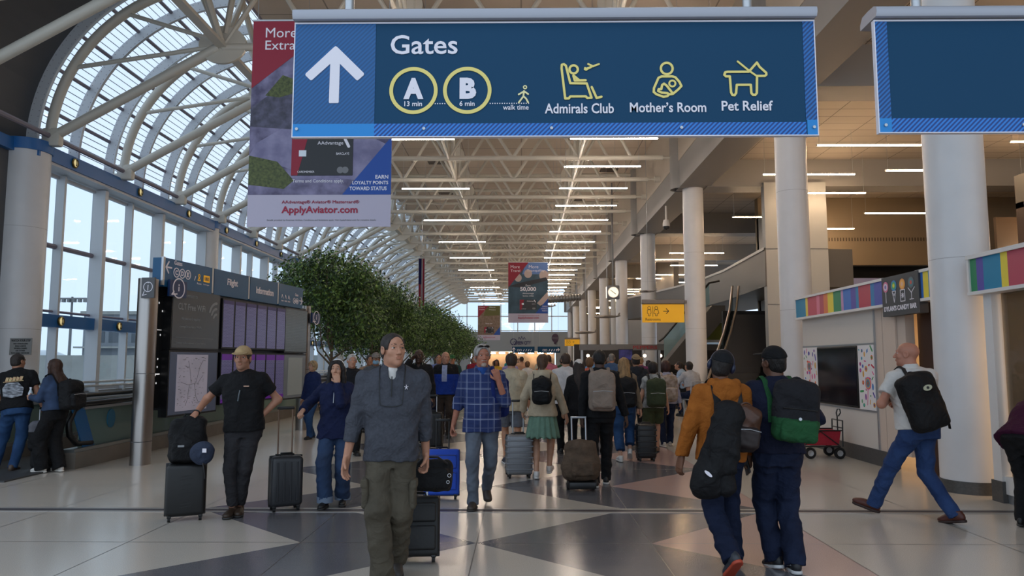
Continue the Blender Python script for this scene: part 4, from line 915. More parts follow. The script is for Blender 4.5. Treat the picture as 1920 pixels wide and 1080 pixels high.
M_list = screen_mat('flight_list', '#5f5690', '#8a82b0', .11, .026); M_scr = mat('screen_grey', '#3c3d3e', .25, emit=.35); M_map = mat('map_paper', '#83808c', .3, emit=.4, col2='#8e8a98', vscale=3); M_bez = mat('bezel', '#121214', .35)
MB().box((.05, .0, 2.66), (5.6, .16, 2.82)).build('top_rail', M_bez, fd)
def scr(nm, x0, z0, x1, z1, m, y=-.05, tilt=0):
    f = MB().box((x0, y, z0), (x1, .1, z1)).build('screen_frame', M_bez, fd)
    return MB().box((x0 + .03, y - .004, z0 + .03), (x1 - .03, y, z1 - .03)).build(nm, m, f), f
s1, f1 = scr('screen', .27, 1.79, 1.75, 2.88, M_scr)
q = MB(); q.text('CLT Free WiFi', .44, 2.46, 1.25, 2.57, -.058, .004, .01); q.text('Connect to', .6, 2.68, 1.0, 2.74, -.058, .004)
q.text('No password required', .55, 2.28, 1.1, 2.34, -.058, .004); q.text('complimentary WiFi', .5, 2.15, 1.15, 2.2, -.058, .004); q.box((.4, -.058, 1.99), (1.55, -.054, 1.995)); q.text('Connect to the network on your device', .4, 1.88, 1.3, 1.92, -.058, .004)
for r_ in (.12, .22, .32): q.stroke([(1.62 - r_ * math.cos(R(t)) * .8, 2.32 + r_ * math.sin(R(t))) for t in range(30, 100, 12)], .045, -.058, -.054)
q.build('lettering', mat('screen_dimtext', '#66686a', .4, emit=.2), f1)
s2_, f2 = scr('screen', .25, .69, 1.74, 1.78, mat('screen_blue', '#3c4150', .25, emit=.35))
MB().box((.47, -.06, .77), (1.40, -.054, 1.71)).build('map_sheet', M_map, f2)
q = MB(); r_ = random.Random(9)
for _ in range(90):
    x, z = .5 + .85 * r_.random(), .82 + .84 * r_.random(); q.box((x, -.063, z), (x + r_.uniform(.006, .06), -.06, z + r_.uniform(.004, .014)))
for pts in ([(.6, 1.25), (.8, 1.2), (1.1, 1.22), (1.25, 1.35)], [(.85, 1.2), (.8, .95), (.75, .85)], [(1.0, 1.22), (1.05, 1.0), (1.15, .88)], [(.9, 1.22), (.85, 1.45), (.8, 1.6)], [(1.05, 1.24), (1.15, 1.5), (1.25, 1.62)]): q.stroke(pts, .006, -.063, -.06)
q.build('map_drawing', M_grey, f2)
for i in range(6):
    x0 = 1.84 + i * .435
    a, f = scr('flight_list', x0, 1.83, x0 + .43, 2.76, M_list, -.05); MB().box((x0 + .03, -.058, 2.66), (x0 + .40, -.054, 2.73)).build('list_header', mat('list_head', '#2c2450', .3, emit=.3), f)
    a, f = scr('flight_list', x0, .80, x0 + .43, 1.76, M_list, -.05); MB().box((x0 + .03, -.058, 1.62), (x0 + .40, -.054, 1.73)).build('list_header', mat('list_head_violet', '#5c1f86', .3, emit=.25), f); MB().box((x0 + .03, -.058, .83), (x0 + .40, -.054, .9)).build('list_footer', MATS['list_head_violet'], f)
M_notice = screen_mat('notice_lines', '#5c615f', '#484c4b', .5, .035, .4)
scr('screen', 4.42, 1.78, 5.58, 2.78, M_notice); a, f = scr('screen', 4.40, .76, 5.55, 1.76, mat('screen_grey2', '#54575a', .25, emit=.35)); MB().box((4.62, -.06, .85), (5.35, -.054, 1.68)).build('map_sheet', mat('map_paper2', '#6e7270', .3, emit=.35), f)
q = MB().box((.0, .1, .85), (.3, .22, 2.85)); sd = q.build('side_cabinet', M_black, fd)
q = MB(); r_ = random.Random(3)
for k in range(13): x, z = r_.uniform(.05, .24), 1.1 + k * .13; q.box((x, .094, z), (x + .018, .1, z + .03))
q.box((.02, .094, 1.38), (.24, .1, 1.4)); q.box((.02, .094, 2.1), (.24, .1, 2.11)); q.build('reflected_dots', mat('reflection_white', '#d8d8d8', .4, emit=.8), sd)  # glowing white dots and bars paint a reflection onto the black cabinet
q = MB(); q.box((.3, .1, .8), (5.5, .22, 2.7)); q.build('back_panel', M_black, fd)
# steel posts
def post(x, cy):
    b = MB(); n = 28; pts = []
    for k in range(n): t = 2 * PI * k / n; pts.append((x + .15 * math.copysign(abs(math.cos(t)) ** .7, math.cos(t)), cy + .13 * math.copysign(abs(math.sin(t)) ** .7, math.sin(t))))
    b.add([(a, c, 0) for a, c in pts] + [(a, c, 2.9) for a, c in pts], [(i, (i + 1) % n, n + (i + 1) % n, n + i) for i in range(n)] + [tuple(range(n, 2 * n))]); o = b.build('post', M_steel, fd)
    r = MB()
    for z in (.35, 1.4): r.add([(x + (a - x) * 1.01, .5 * 0 + cy + (c - cy) * 1.01, z) for a, c in pts] + [(x + (a - x) * 1.01, cy + (c - cy) * 1.01, z + .012) for a, c in pts], [(i, (i + 1) % n, n + (i + 1) % n, n + i) for i in range(n)])
    r.build('band', M_dkgrey, o)
post(-.17, .08); post(5.8, .12)
def info(x0, x1, z0, z1, m, yy=-.1):
    f = MB().box((x0, yy, z0), (x1, yy + .04, z1)).build('info_plate', m, fd); W = x1 - x0; H = z1 - z0; cx, cz = x0 + W * .52, z0 + H * .54
    q = MB(); q.ring(cx, cz, W * .34, W * .045, yy - .004, yy, 32); q.stroke([(cx - W * .28, cz - H * .22), (cx - W * .4, cz - H * .42), (cx - W * .1, cz - H * .36)], W * .045, yy - .0045, yy)
    q.box((cx - W * .025, yy - .004, cz - H * .18), (cx + W * .025, yy, cz + H * .1)); q.disc(cx, cz + H * .2, W * .032, yy - .004, yy, 12); q.build('info_icon', M_signwhite, f); return f
info(.09, .56, 2.65, 2.92, mat('info_navy', '#0d2f5c', .45), -.12); info(5.74, 6.2, 2.5, 2.74, MATS['info_navy']); f_ = info(0, .22, 2.58, 2.9, M_dkgrey, -.045); f_.location = (-.33, .06, 0); f_.rotation_euler = (0, 0, R(-90))
# ================================================================ moving walkway on the left
mw = thing('moving_walkway', 'moving walkway with glass sides along the window wall', 'moving walkway', (0, 0, 0))
Y0, Y1 = 11.2, 62
M_skirt = mat('walkway_stone', '#6d665e', .35, var=.12, vscale=3); M_deck = mat('walkway_deck', '#8f9290', .35, .7); M_bgl = glass_mat('balustrade_glass', '#b6d2c8', 1, .38, '#a9c2ba')
for x in (-6.75, -8.35): MB().box((x - .12, Y0, 0), (x + .12 if x > -7 else x + .12, Y1, .24)).build('skirt', M_skirt, mw)
for x in (-6.75, -8.35):
    MB().box((x - .1, Y0, .24), (x + .1, Y1, .29)).build('deck', M_deck, mw); MB().box((x - .008, Y0 + .25, .29), (x + .008, Y1, .9)).build('glass_side', M_bgl, mw)
    pts = [(x, Y0 + .6, .33), (x, Y0 + .2, .36), (x, Y0 + .02, .5), (x, Y0 - .02, .68), (x, Y0 + .1, .86), (x, Y0 + .3, .94), (x, Y0 + 2, .95), (x, Y1, .95)]
    MB().tube(pts, .045, 10).build('handrail', M_black, mw); MB().box((x - .05, Y0 + .3, .86), (x + .05, Y1, .9)).build('rail_deck', M_alum, mw)
MB().box((-8.25, Y0 - 1.2, 0), (-6.85, Y1, .02)).build('tread', mat('tread_dark', '#3a3b3d', .5, bump=.4, bscale=30, stretch=(.2, 8, 1)), mw)
q = MB(); q.prism([(-.62, .29), (-.3, .29), (-.62, .88), (-.95, .88)], -.012, 0); o = q.build('blue_decal', mat('decal_blue', '#1a5f96', .4), mw); o.location = (-6.735, 12.15, 0); o.rotation_euler = (0, 0, R(90))
q = MB(); q.disc(.1, .67, .12, -.012, 0, 28, rz=.15); o = q.build('round_decal', mat('decal_teal', '#1b6c8c', .4), mw); o.location = (-6.735, 12.2, 0); o.rotation_euler = (0, 0, R(90))
hr = MB()
for z in (1.0, 1.1): hr.cyl((XW + .3, 15.8, z), (XW + .3, 80, z), .03, seg=8)
tag(hr.build('trim_7', M_alum), 'double steel rail along the window sill', 'rail', kind='structure')
# warning plaque on the left column
pq = thing('warning_plaque', 'grey watch your step plaque on the left column', 'plaque', (-10.36, 15.02, 1.72), R(-8))
MB().box((0, 0, 0), (.5, .012, .34)).build('plate', mat('plaque_grey', '#9c9b98', .5), pq); q = MB(); q.text('WATCH YOUR STEP', .03, .27, .47, .32, -.003, .003, .03)
for k, t_ in enumerate(('NO STROLLERS', 'BAG CARTS', 'WHEELCHAIRS', 'OR OTHER', 'ROLLING DEVICES')): wd = .019 * len(t_); q.text(t_, .25 - wd / 1.4, .215 - k * .047, .25 + wd / 1.4, .245 - k * .047, -.003, .003, .03)
q.build('lettering', mat('plaque_ink', '#3a3a3a', .5), pq)
# ================================================================ ficus trees in a row
M_leaf = [mat('leaf_dark', '#2a4120', .4, spec=.6), mat('leaf_mid', '#476430', .4, spec=.6), mat('leaf_light', '#6d8c42', .42, spec=.6)]
M_bark = mat('bark', '#6a5c4c', .8, var=.2, vscale=20, bump=.5)
def tree_mesh(seed, nl, rx, rz, zc):
    rg = np.random.default_rng(seed); ncl = 90
    c = rg.normal(size=(ncl, 3)); c /= np.linalg.norm(c, axis=1)[:, None]; c *= (rg.random(ncl) ** .45)[:, None]
    c = c * np.array([rx, rx, rz]); c[:, 2] += zc; c[:, 2] -= .18 * (c[:, 0] ** 2 + c[:, 1] ** 2) / rx * .8
    idx = rg.integers(0, ncl, nl); p = c[idx] + rg.normal(size=(nl, 3)) * np.array([.22, .22, .17])
    p[:, 2] -= np.abs(rg.normal(size=nl)) * .08
    d = rg.normal(size=(nl, 3)); d[:, 2] = -abs(d[:, 2]) * .9 - .2; d /= np.linalg.norm(d, axis=1)[:, None]
    s = np.cross(d, rg.normal(size=(nl, 3))); s /= np.linalg.norm(s, axis=1)[:, None]; nn = np.cross(d, s)
    L = rg.uniform(.085, .145, nl)[:, None]; Wd = L * .24
    v = np.stack([p, p + d * L * .5 + s * Wd + nn * L * .06, p + d * L, p + d * L * .5 - s * Wd + nn * L * .06], 1).reshape(-1, 3)
    f = np.arange(nl * 4).reshape(-1, 4); m = rg.integers(0, 3, nl)
    me = bpy.data.meshes.new('foliage'); me.from_pydata(v.tolist(), [], f.tolist())
    for q in M_leaf: me.materials.append(q)
    me.polygons.foreach_set('material_index', m.tolist()); me.update(); return me, c
def ficus(label, x, y, seed, nl, rx, rz, zc):
    t_ = thing('ficus_tree', label, 'tree', (x, y, 0), group='row of indoor fig trees')
    me, cl = tree_mesh(seed, nl, rx, rz, zc); o = bpy.data.objects.new('foliage', me); COL.objects.link(o); o.parent = t_
    b = MB(); r_ = random.Random(seed); b.tube([(0, 0, .4), (.03, .02, 1.0), (-.02, 0, 1.5), (.02, 0, zc)], .06, 8, rs=[.075, .06, .05, .025])
    b.build('trunk', M_bark, t_); b = MB()
    for k in range(9):
        e = cl[r_.randrange(len(cl))]; z0 = 1.35 + .1 * k; b.tube([(0, 0, z0), (e[0] * .45, e[1] * .45, z0 + .45), (e[0] * .85, e[1] * .85, max(e[2], z0 + .5))], .02, 6, rs=[.035, .022, .01])
    b.build('branch', M_bark, t_)
    MB().lathe([(.32, 0), (.42, .5), (.39, .5), (.36, .45), (0, .45)], seg=24).build('planter', mat('planter_grey', '#5b5a58', .5), t_); return t_
trs = [(-5.84, 23, 21000, 1.85, 1.68, 3.7, 'nearest fig tree, with the largest crown, beside the flight board'), (-5.55, 27.5, 16000, 1.75, 1.4, 3.3, 'second fig tree, its thin trunk left of the man in grey'), (-5.1, 31.5, 14000, 1.7, 1.25, 3.2, 'third fig tree behind the head of the man in grey'), (-4.7, 35.5, 12000, 1.65, 1.2, 3.15, 'fourth fig tree in the row'), (-4.55, 39.5, 10000, 1.7, 1.15, 3.1, 'fifth fig tree in the row'), (-4.5, 44, 9000, 1.7, 1.15, 3.05, 'sixth fig tree in the row'), (-4.5, 49, 8000, 1.7, 1.15, 3.0, 'seventh fig tree in the row'), (-4.5, 54, 7000, 1.65, 1.1, 2.95, 'farthest fig tree in the row')]
for i, (x, y, nl, rx, rz, zc, lb_) in enumerate(trs): ficus(lb_, x, y, 11 + i, nl, rx, rz, zc)
# ================================================================ airfield outside
M_apron = mat('apron_concrete', '#a5aaae', .8, var=.06, vscale=.2); M_conc = mat('barrier_concrete', '#9a9a96', .8, var=.08, vscale=1)
tag(MB().box((-260, 4, -.6), (-10.9, 300, -.4)).build('ground_outside', M_apron), 'pale concrete apron outside the windows', 'apron', kind='structure')
tag(MB().box((-60, 52, -.4), (-11.2, 52.6, 2.0)).build('wall_outside', M_conc), 'grey concrete barrier wall on the apron', 'wall', kind='structure')
def jet(label, loc, rz, s=1):
    j = thing('airliner', label, 'airliner', loc, rz)
    MB().tube([(-14 * s, 0, 2.4 * s), (-13 * s, 0, 2.5 * s), (-11 * s, 0, 2.7 * s), (6 * s, 0, 2.7 * s), (11 * s, 0, 3.1 * s), (14 * s, 0, 3.6 * s)], 1, 20, rs=[.1 * s, .9 * s, 1.6 * s, 1.6 * s, 1.0 * s, .2 * s]).build('fuselage', mat('jet_silver', '#c9ced4', .35), j)
    MB().prism([(9 * s, 4.0 * s), (13 * s, 4.0 * s), (14.5 * s, 9 * s), (12.2 * s, 9 * s)], -.15 * s, .15 * s).build('tail_fin', ramp_mat('jet_stripes', 1, (0, 0, .35 / s), [(0, '#b02a3c'), (.3, '#d8d8dc'), (.45, '#2a4a8c'), (.75, '#d8d8dc'), (.88, '#b02a3c')], .4), j)
    for q in (-1, 1): MB().prism([(-3 * s, 0), (0, 0), (4 * s, 13 * s), (3 * s, 13 * s)], -.15 * s, .15 * s, Matrix.Translation((0, 0, 2.0 * s)) @ Matrix.Rotation(R(-90 * q), 4, 'X')).build('wing', MATS['jet_silver'], j)
    for x, y in ((-11, 0), (1, -2.6), (1, 2.6)):
        MB().cyl((x * s, y * s, .5 * s), (x * s, y * s, 2.0 * s), .12 * s, seg=8).build('gear_leg', M_alum, j)
        MB().cyl((x * s, (y - .2) * s, .5 * s), (x * s, (y + .2) * s, .5 * s), .5 * s, seg=16).build('wheel', M_black, j)
    for q in (-1, 1): MB().lathe([(.2 * s, -1.3 * s), (.6 * s, -1.3 * s), (.7 * s, -.4 * s), (.5 * s, 1.2 * s), (.1 * s, 1.3 * s)], seg=16, M=Matrix.Translation((-1.2 * s, 4.2 * s * q, 1.35 * s)) @ Matrix.Rotation(R(90), 4, 'Y')).build('engine', MATS['jet_silver'], j)
jet('parked airliner with striped tail seen through the near window panes', (-30, 33, -.4), R(120), .55)
jet('distant airliner with striped tail beyond the barrier wall', (-70, 95, -.4), R(200), .8)
tm = thing('jet_bridge_building', 'grey terminal building with railings beyond the barrier wall', 'building', (-52, 88, -.4))
MB().box((0, 0, 0), (14, 8, 7.5)).build('wall', mat('terminal_grey', '#7d828a', .6), tm)
for k in range(5): MB().box((.4 + k * 2.7, -.05, 4.2), (2.6 + k * 2.7, 0, 6.3)).build('window', mat('terminal_glass', '#4c545e', .2), tm)
MB().box((-.4, -1.2, 3.5), (14.4, 0, 3.7)).build('gallery', M_conc, tm); MB().box((-.3, -.3, 7.5), (14.3, 8.3, 7.9)).build('roof', M_conc, tm)
lm = thing('light_mast', 'thin floodlight mast standing out on the airfield', 'light mast', (-36.5, 60, -.4))
MB().cyl((0, 0, 0), (0, 0, 7.2), .14, .08, seg=8).build('mast', M_grey, lm); q = MB(); q.box((-1.2, -.1, 7.0), (1.2, .1, 7.12))
for k in range(6): q.box((-1.2 + k * .44, -.2, 6.75), (-1.0 + k * .44, .1, 7.0))
q.build('floodlight_bar', M_grey, lm)
# ================================================================ implicit-surface modeller for bodies, clothes and soft bags
def A(*p): return np.array(p[0] if len(p) == 1 else p, float)
def unit(v): v = A(v); return v / (np.linalg.norm(v) + 1e-12)
class SDF:
    def __init__(s, k=.02): s.p = []; s.k = k; s.noise = None; s.cuts = []
    def cap(s, a, b, ra, rb=None, flat=1.0, side=(1, 0, 0), fa=False, fb=False, k=None, sub=False):
        a, b = A(a), A(b); rb = ra if rb is None else rb; m = max(ra, rb) * max(1, flat)
        s.p.append(('c', np.minimum(a, b) - m, np.maximum(a, b) + m, (a, b, ra, rb, flat, unit(side), fa, fb), k, sub)); return s
    def ell(s, c, r, rot=None, k=None, sub=False):
        c, r = A(c), A(r); m = max(r) if rot is not None else r
        s.p.append(('e', c - m, c + m, (c, r, rot), k, sub)); return s
    def loft(s, a, b, sec, side=(1, 0, 0), pw=2.4, k=None):
        a, b = A(a), A(b); m = max(max(q[1], q[2]) + abs(q[3] if len(q) > 3 else 0) for q in sec)
        s.p.append(('l', np.minimum(a, b) - m, np.maximum(a, b) + m, (a, b, sec, unit(side), pw), k, False)); return s
    def rbox(s, c, h, r, rot=None, k=None, sub=False):
        c, h = A(c), A(h); m = np.full(3, np.linalg.norm(h)) if rot is not None else h
        s.p.append(('b', c - m, c + m, (c, h, r, rot), k, sub)); return s
    def chain(s, pts, rs, **kw):
        for i in range(len(pts) - 1): s.cap(pts[i], pts[i + 1], rs[i], rs[i + 1], **kw)
        return s
    def cut(s, n, d): s.cuts.append((unit(n), d)); return s   # keep n.p < d
    def ev(s, t, P, a):
        if t == 'e':
            c, r, rot = a; q = P - c
            if rot is not None: q = q @ rot
            l = np.sqrt(((q / r) ** 2).sum(-1)); g = np.sqrt(((q / r ** 2) ** 2).sum(-1)) + 1e-9
            return np.where(l < 1e-3, -r.min(), l * (l - 1) / g)
        if t == 'c':
            a_, b, ra, rb, flat, side, fa, fb = a; d = b - a_; L = np.linalg.norm(d) + 1e-9; d = d / L
            q = P - a_; t_ = q @ d; u = np.clip(t_ / L, 0, 1)
            w = q - (u * L)[..., None] * d
            if flat != 1.0:
                sd = side - d * (side @ d); sd = unit(sd); o = np.cross(d, sd); x = w @ sd; y = (w @ o) / flat; z = w @ d
                l = np.sqrt(x * x + y * y + z * z)
            else: l = np.sqrt((w ** 2).sum(-1))
            r = (l - (ra + (rb - ra) * u)) * min(1, max(flat, .6))
            if fa: r = np.maximum(r, -t_)
            if fb: r = np.maximum(r, t_ - L)
            return r
        if t == 'l':
            a_, b, sec, side, pw = a; d = b - a_; L = np.linalg.norm(d); d = d / L; sd = unit(side - d * (side @ d)); o = np.cross(d, sd)
            q = P - a_; t_ = q @ d; u = np.clip(t_ / L, 0, 1); T_ = [q_[0] for q_ in sec]
            W = np.interp(u, T_, [q_[1] for q_ in sec]); D = np.interp(u, T_, [q_[2] for q_ in sec]); O = np.interp(u, T_, [q_[3] if len(q_) > 3 else 0 for q_ in sec])
            x = np.abs(q @ sd) / W; y = np.abs(q @ o - O) / D
            r = ((x ** pw + y ** pw) ** (1 / pw) - 1) * np.minimum(W, D)
            e = np.maximum(-t_, t_ - L); return np.where(e > 0, np.sqrt(np.maximum(r, 0) ** 2 + e ** 2), np.maximum(r, e))
        c, h, rr, rot = a; q = P - c
        if rot is not None: q = q @ rot
        q = np.abs(q) - (h - rr); return np.sqrt((np.maximum(q, 0) ** 2).sum(-1)) + np.minimum(q.max(-1), 0) - rr
    def mesh(s, res):
        lo = np.min([q[1] for q in s.p if not q[5]], 0) - 2.5 * res; hi = np.max([q[2] for q in s.p if not q[5]], 0) + 2.5 * res
        n = np.ceil((hi - lo) / res).astype(int) + 1; ax = [lo[i] + res * np.arange(n[i]) for i in range(3)]
        F = np.full(n, .5)
        for t, plo, phi, a, k, sub in s.p:
            k = s.k if k is None else k; mg = k + 2 * res
            i0 = np.clip(np.floor((plo - mg - lo) / res).astype(int), 0, n); i1 = np.clip(np.ceil((phi + mg - lo) / res).astype(int) + 1, 0, n)
            if (i1 <= i0).any(): continue
            sl = tuple(slice(i0[i], i1[i]) for i in range(3)); P = np.stack(np.meshgrid(*[ax[i][sl[i]] for i in range(3)], indexing='ij'), -1)
            d = s.ev(t, P, a); f = F[sl]
            if sub:
                h = np.clip(.5 - .5 * (f + d) / k, 0, 1); F[sl] = f * (1 - h) - d * h + k * h * (1 - h)
            else:
                h = np.clip(.5 + .5 * (f - d) / k, 0, 1); F[sl] = f * (1 - h) + d * h - k * h * (1 - h)
        if s.noise or s.cuts:
            P = np.stack(np.meshgrid(*ax, indexing='ij'), -1)
            if s.noise: F = F + s.noise(P)
            for nn, d in s.cuts: F = np.maximum(F, P @ nn - d)
        return nets(F, lo, res)
def nets(F, lo, h):
    S = F < 0; n = np.array(F.shape); c = n - 1
    cnt = np.zeros(c); acc = np.zeros(tuple(c) + (3,))
    sl = lambda o: tuple(slice(o[i], o[i] + c[i]) for i in range(3))
    for axis in range(3):
        oth = [i for i in range(3) if i != axis]
        for b in range(4):
            o = [0, 0, 0]; o[oth[0]] = b & 1; o[oth[1]] = b >> 1; o2 = list(o); o2[axis] = 1
            f0, f1 = F[sl(o)], F[sl(o2)]; m = (f0 < 0) != (f1 < 0)
            t = np.where(m, f0 / (f0 - f1 + (f0 == f1)), 0); cnt += m
            for i in range(3): acc[..., i] += m * (t if i == axis else o[i])
    act = cnt > 0; idx = np.full(c, -1); idx[act] = np.arange(act.sum())
    g = np.stack(np.nonzero(act), -1); v = (g + acc[act] / cnt[act][:, None]) * h + lo
    fs = []
    for axis in range(3):
        o = [i for i in range(3) if i != axis]
        s0 = [slice(None)] * 3; s1 = [slice(None)] * 3; s0[axis] = slice(0, n[axis] - 1); s1[axis] = slice(1, n[axis])
        m = S[tuple(s0)] != S[tuple(s1)]
        for q in o:
            z = [slice(None)] * 3; z[q] = slice(0, 1); m[tuple(z)] = False; z[q] = slice(n[q] - 1, n[q]); m[tuple(z)] = False
        e = np.stack(np.nonzero(m), -1)
        if not len(e): continue
        ins = S[tuple(e.T)]
        def cell(d0, d1): k = e.copy(); k[:, o[0]] += d0; k[:, o[1]] += d1; return idx[tuple(k.T)]
        q = np.stack([cell(-1, -1), cell(0, -1), cell(0, 0), cell(-1, 0)], -1)
        fl = ins if axis != 1 else ~ins
        q[~fl] = q[~fl][:, ::-1]; fs.append(q)
    return v, (np.concatenate(fs) if fs else np.zeros((0, 4), int))
def relax(v, f, it=1, lam=.5):
    e = np.concatenate([f[:, [0, 1]], f[:, [1, 2]], f[:, [2, 3]], f[:, [3, 0]]])
    for _ in range(it):
        a = np.zeros_like(v); c = np.zeros(len(v)); np.add.at(a, e[:, 0], v[e[:, 1]]); np.add.at(c, e[:, 0], 1); np.add.at(a, e[:, 1], v[e[:, 0]]); np.add.at(c, e[:, 1], 1)
        v = v + lam * (a / np.maximum(c, 1)[:, None] - v)
    return v
def mobj(name, parts, mats, parent=None, pick=None, loc=None):
    """one mesh object from several (verts, quads); pick(face centres)->material index"""
    vs = []; fs = []; b = 0
    for v, f in parts: vs.append(v); fs.append(f + b); b += len(v)
    v = np.concatenate(vs); f = np.concatenate(fs); me = bpy.data.meshes.new(name)
    me.vertices.add(len(v)); me.vertices.foreach_set('co', v.ravel()); me.loops.add(f.size); me.loops.foreach_set('vertex_index', f.ravel().astype(np.int32))
    me.polygons.add(len(f)); me.polygons.foreach_set('loop_start', np.arange(0, f.size, 4, dtype=np.int32))
    me.update(calc_edges=True)
    for m in (mats if isinstance(mats, (list, tuple)) else [mats]): me.materials.append(m)
    if pick is not None: me.polygons.foreach_set('material_index', pick(v[f].mean(1)).astype(np.int32))
    me.polygons.foreach_set('use_smooth', np.ones(len(f), bool)); me.validate(); o = bpy.data.objects.new(name, me); COL.objects.link(o)
    if parent is not None: o.parent = parent
    if loc is not None: o.location = loc
    return o
def folds(seed, amp, sc=1.0, aniso=(1, 1, 1)):
    rg = np.random.default_rng(seed); K = [(unit(rg.normal(size=3) * A(.8, .8, 1.3)) * A(aniso) * f * sc, rg.uniform(0, 6, 3), a) for f, a in ((15, 1), (23, .9), (34, .6), (52, .32))]
    def fn(P):
        r = 0
        for k, ph, a in K:
            t2 = P @ (np.roll(k, 1) * .55) + ph[1]; t = P @ k + ph[0] + 1.5 * np.sin(t2)
            r = r + a * (np.abs(np.sin(t)) - .6) * (.35 + .65 * np.sin(t2 * .8 + ph[2]) ** 2)
        return r * amp
    return fn
def ik(a, t, l1, l2, pole):
    a, t = A(a), A(t); d = t - a; L = np.linalg.norm(d); L2 = min(L, (l1 + l2) * .999); d = d / L
    t = a + d * L2; x = (l1 * l1 - l2 * l2 + L2 * L2) / (2 * L2); y = math.sqrt(max(l1 * l1 - x * x, 0)); p = A(pole); p = p - d * (p @ d)
    return a + d * x + unit(p) * y, t
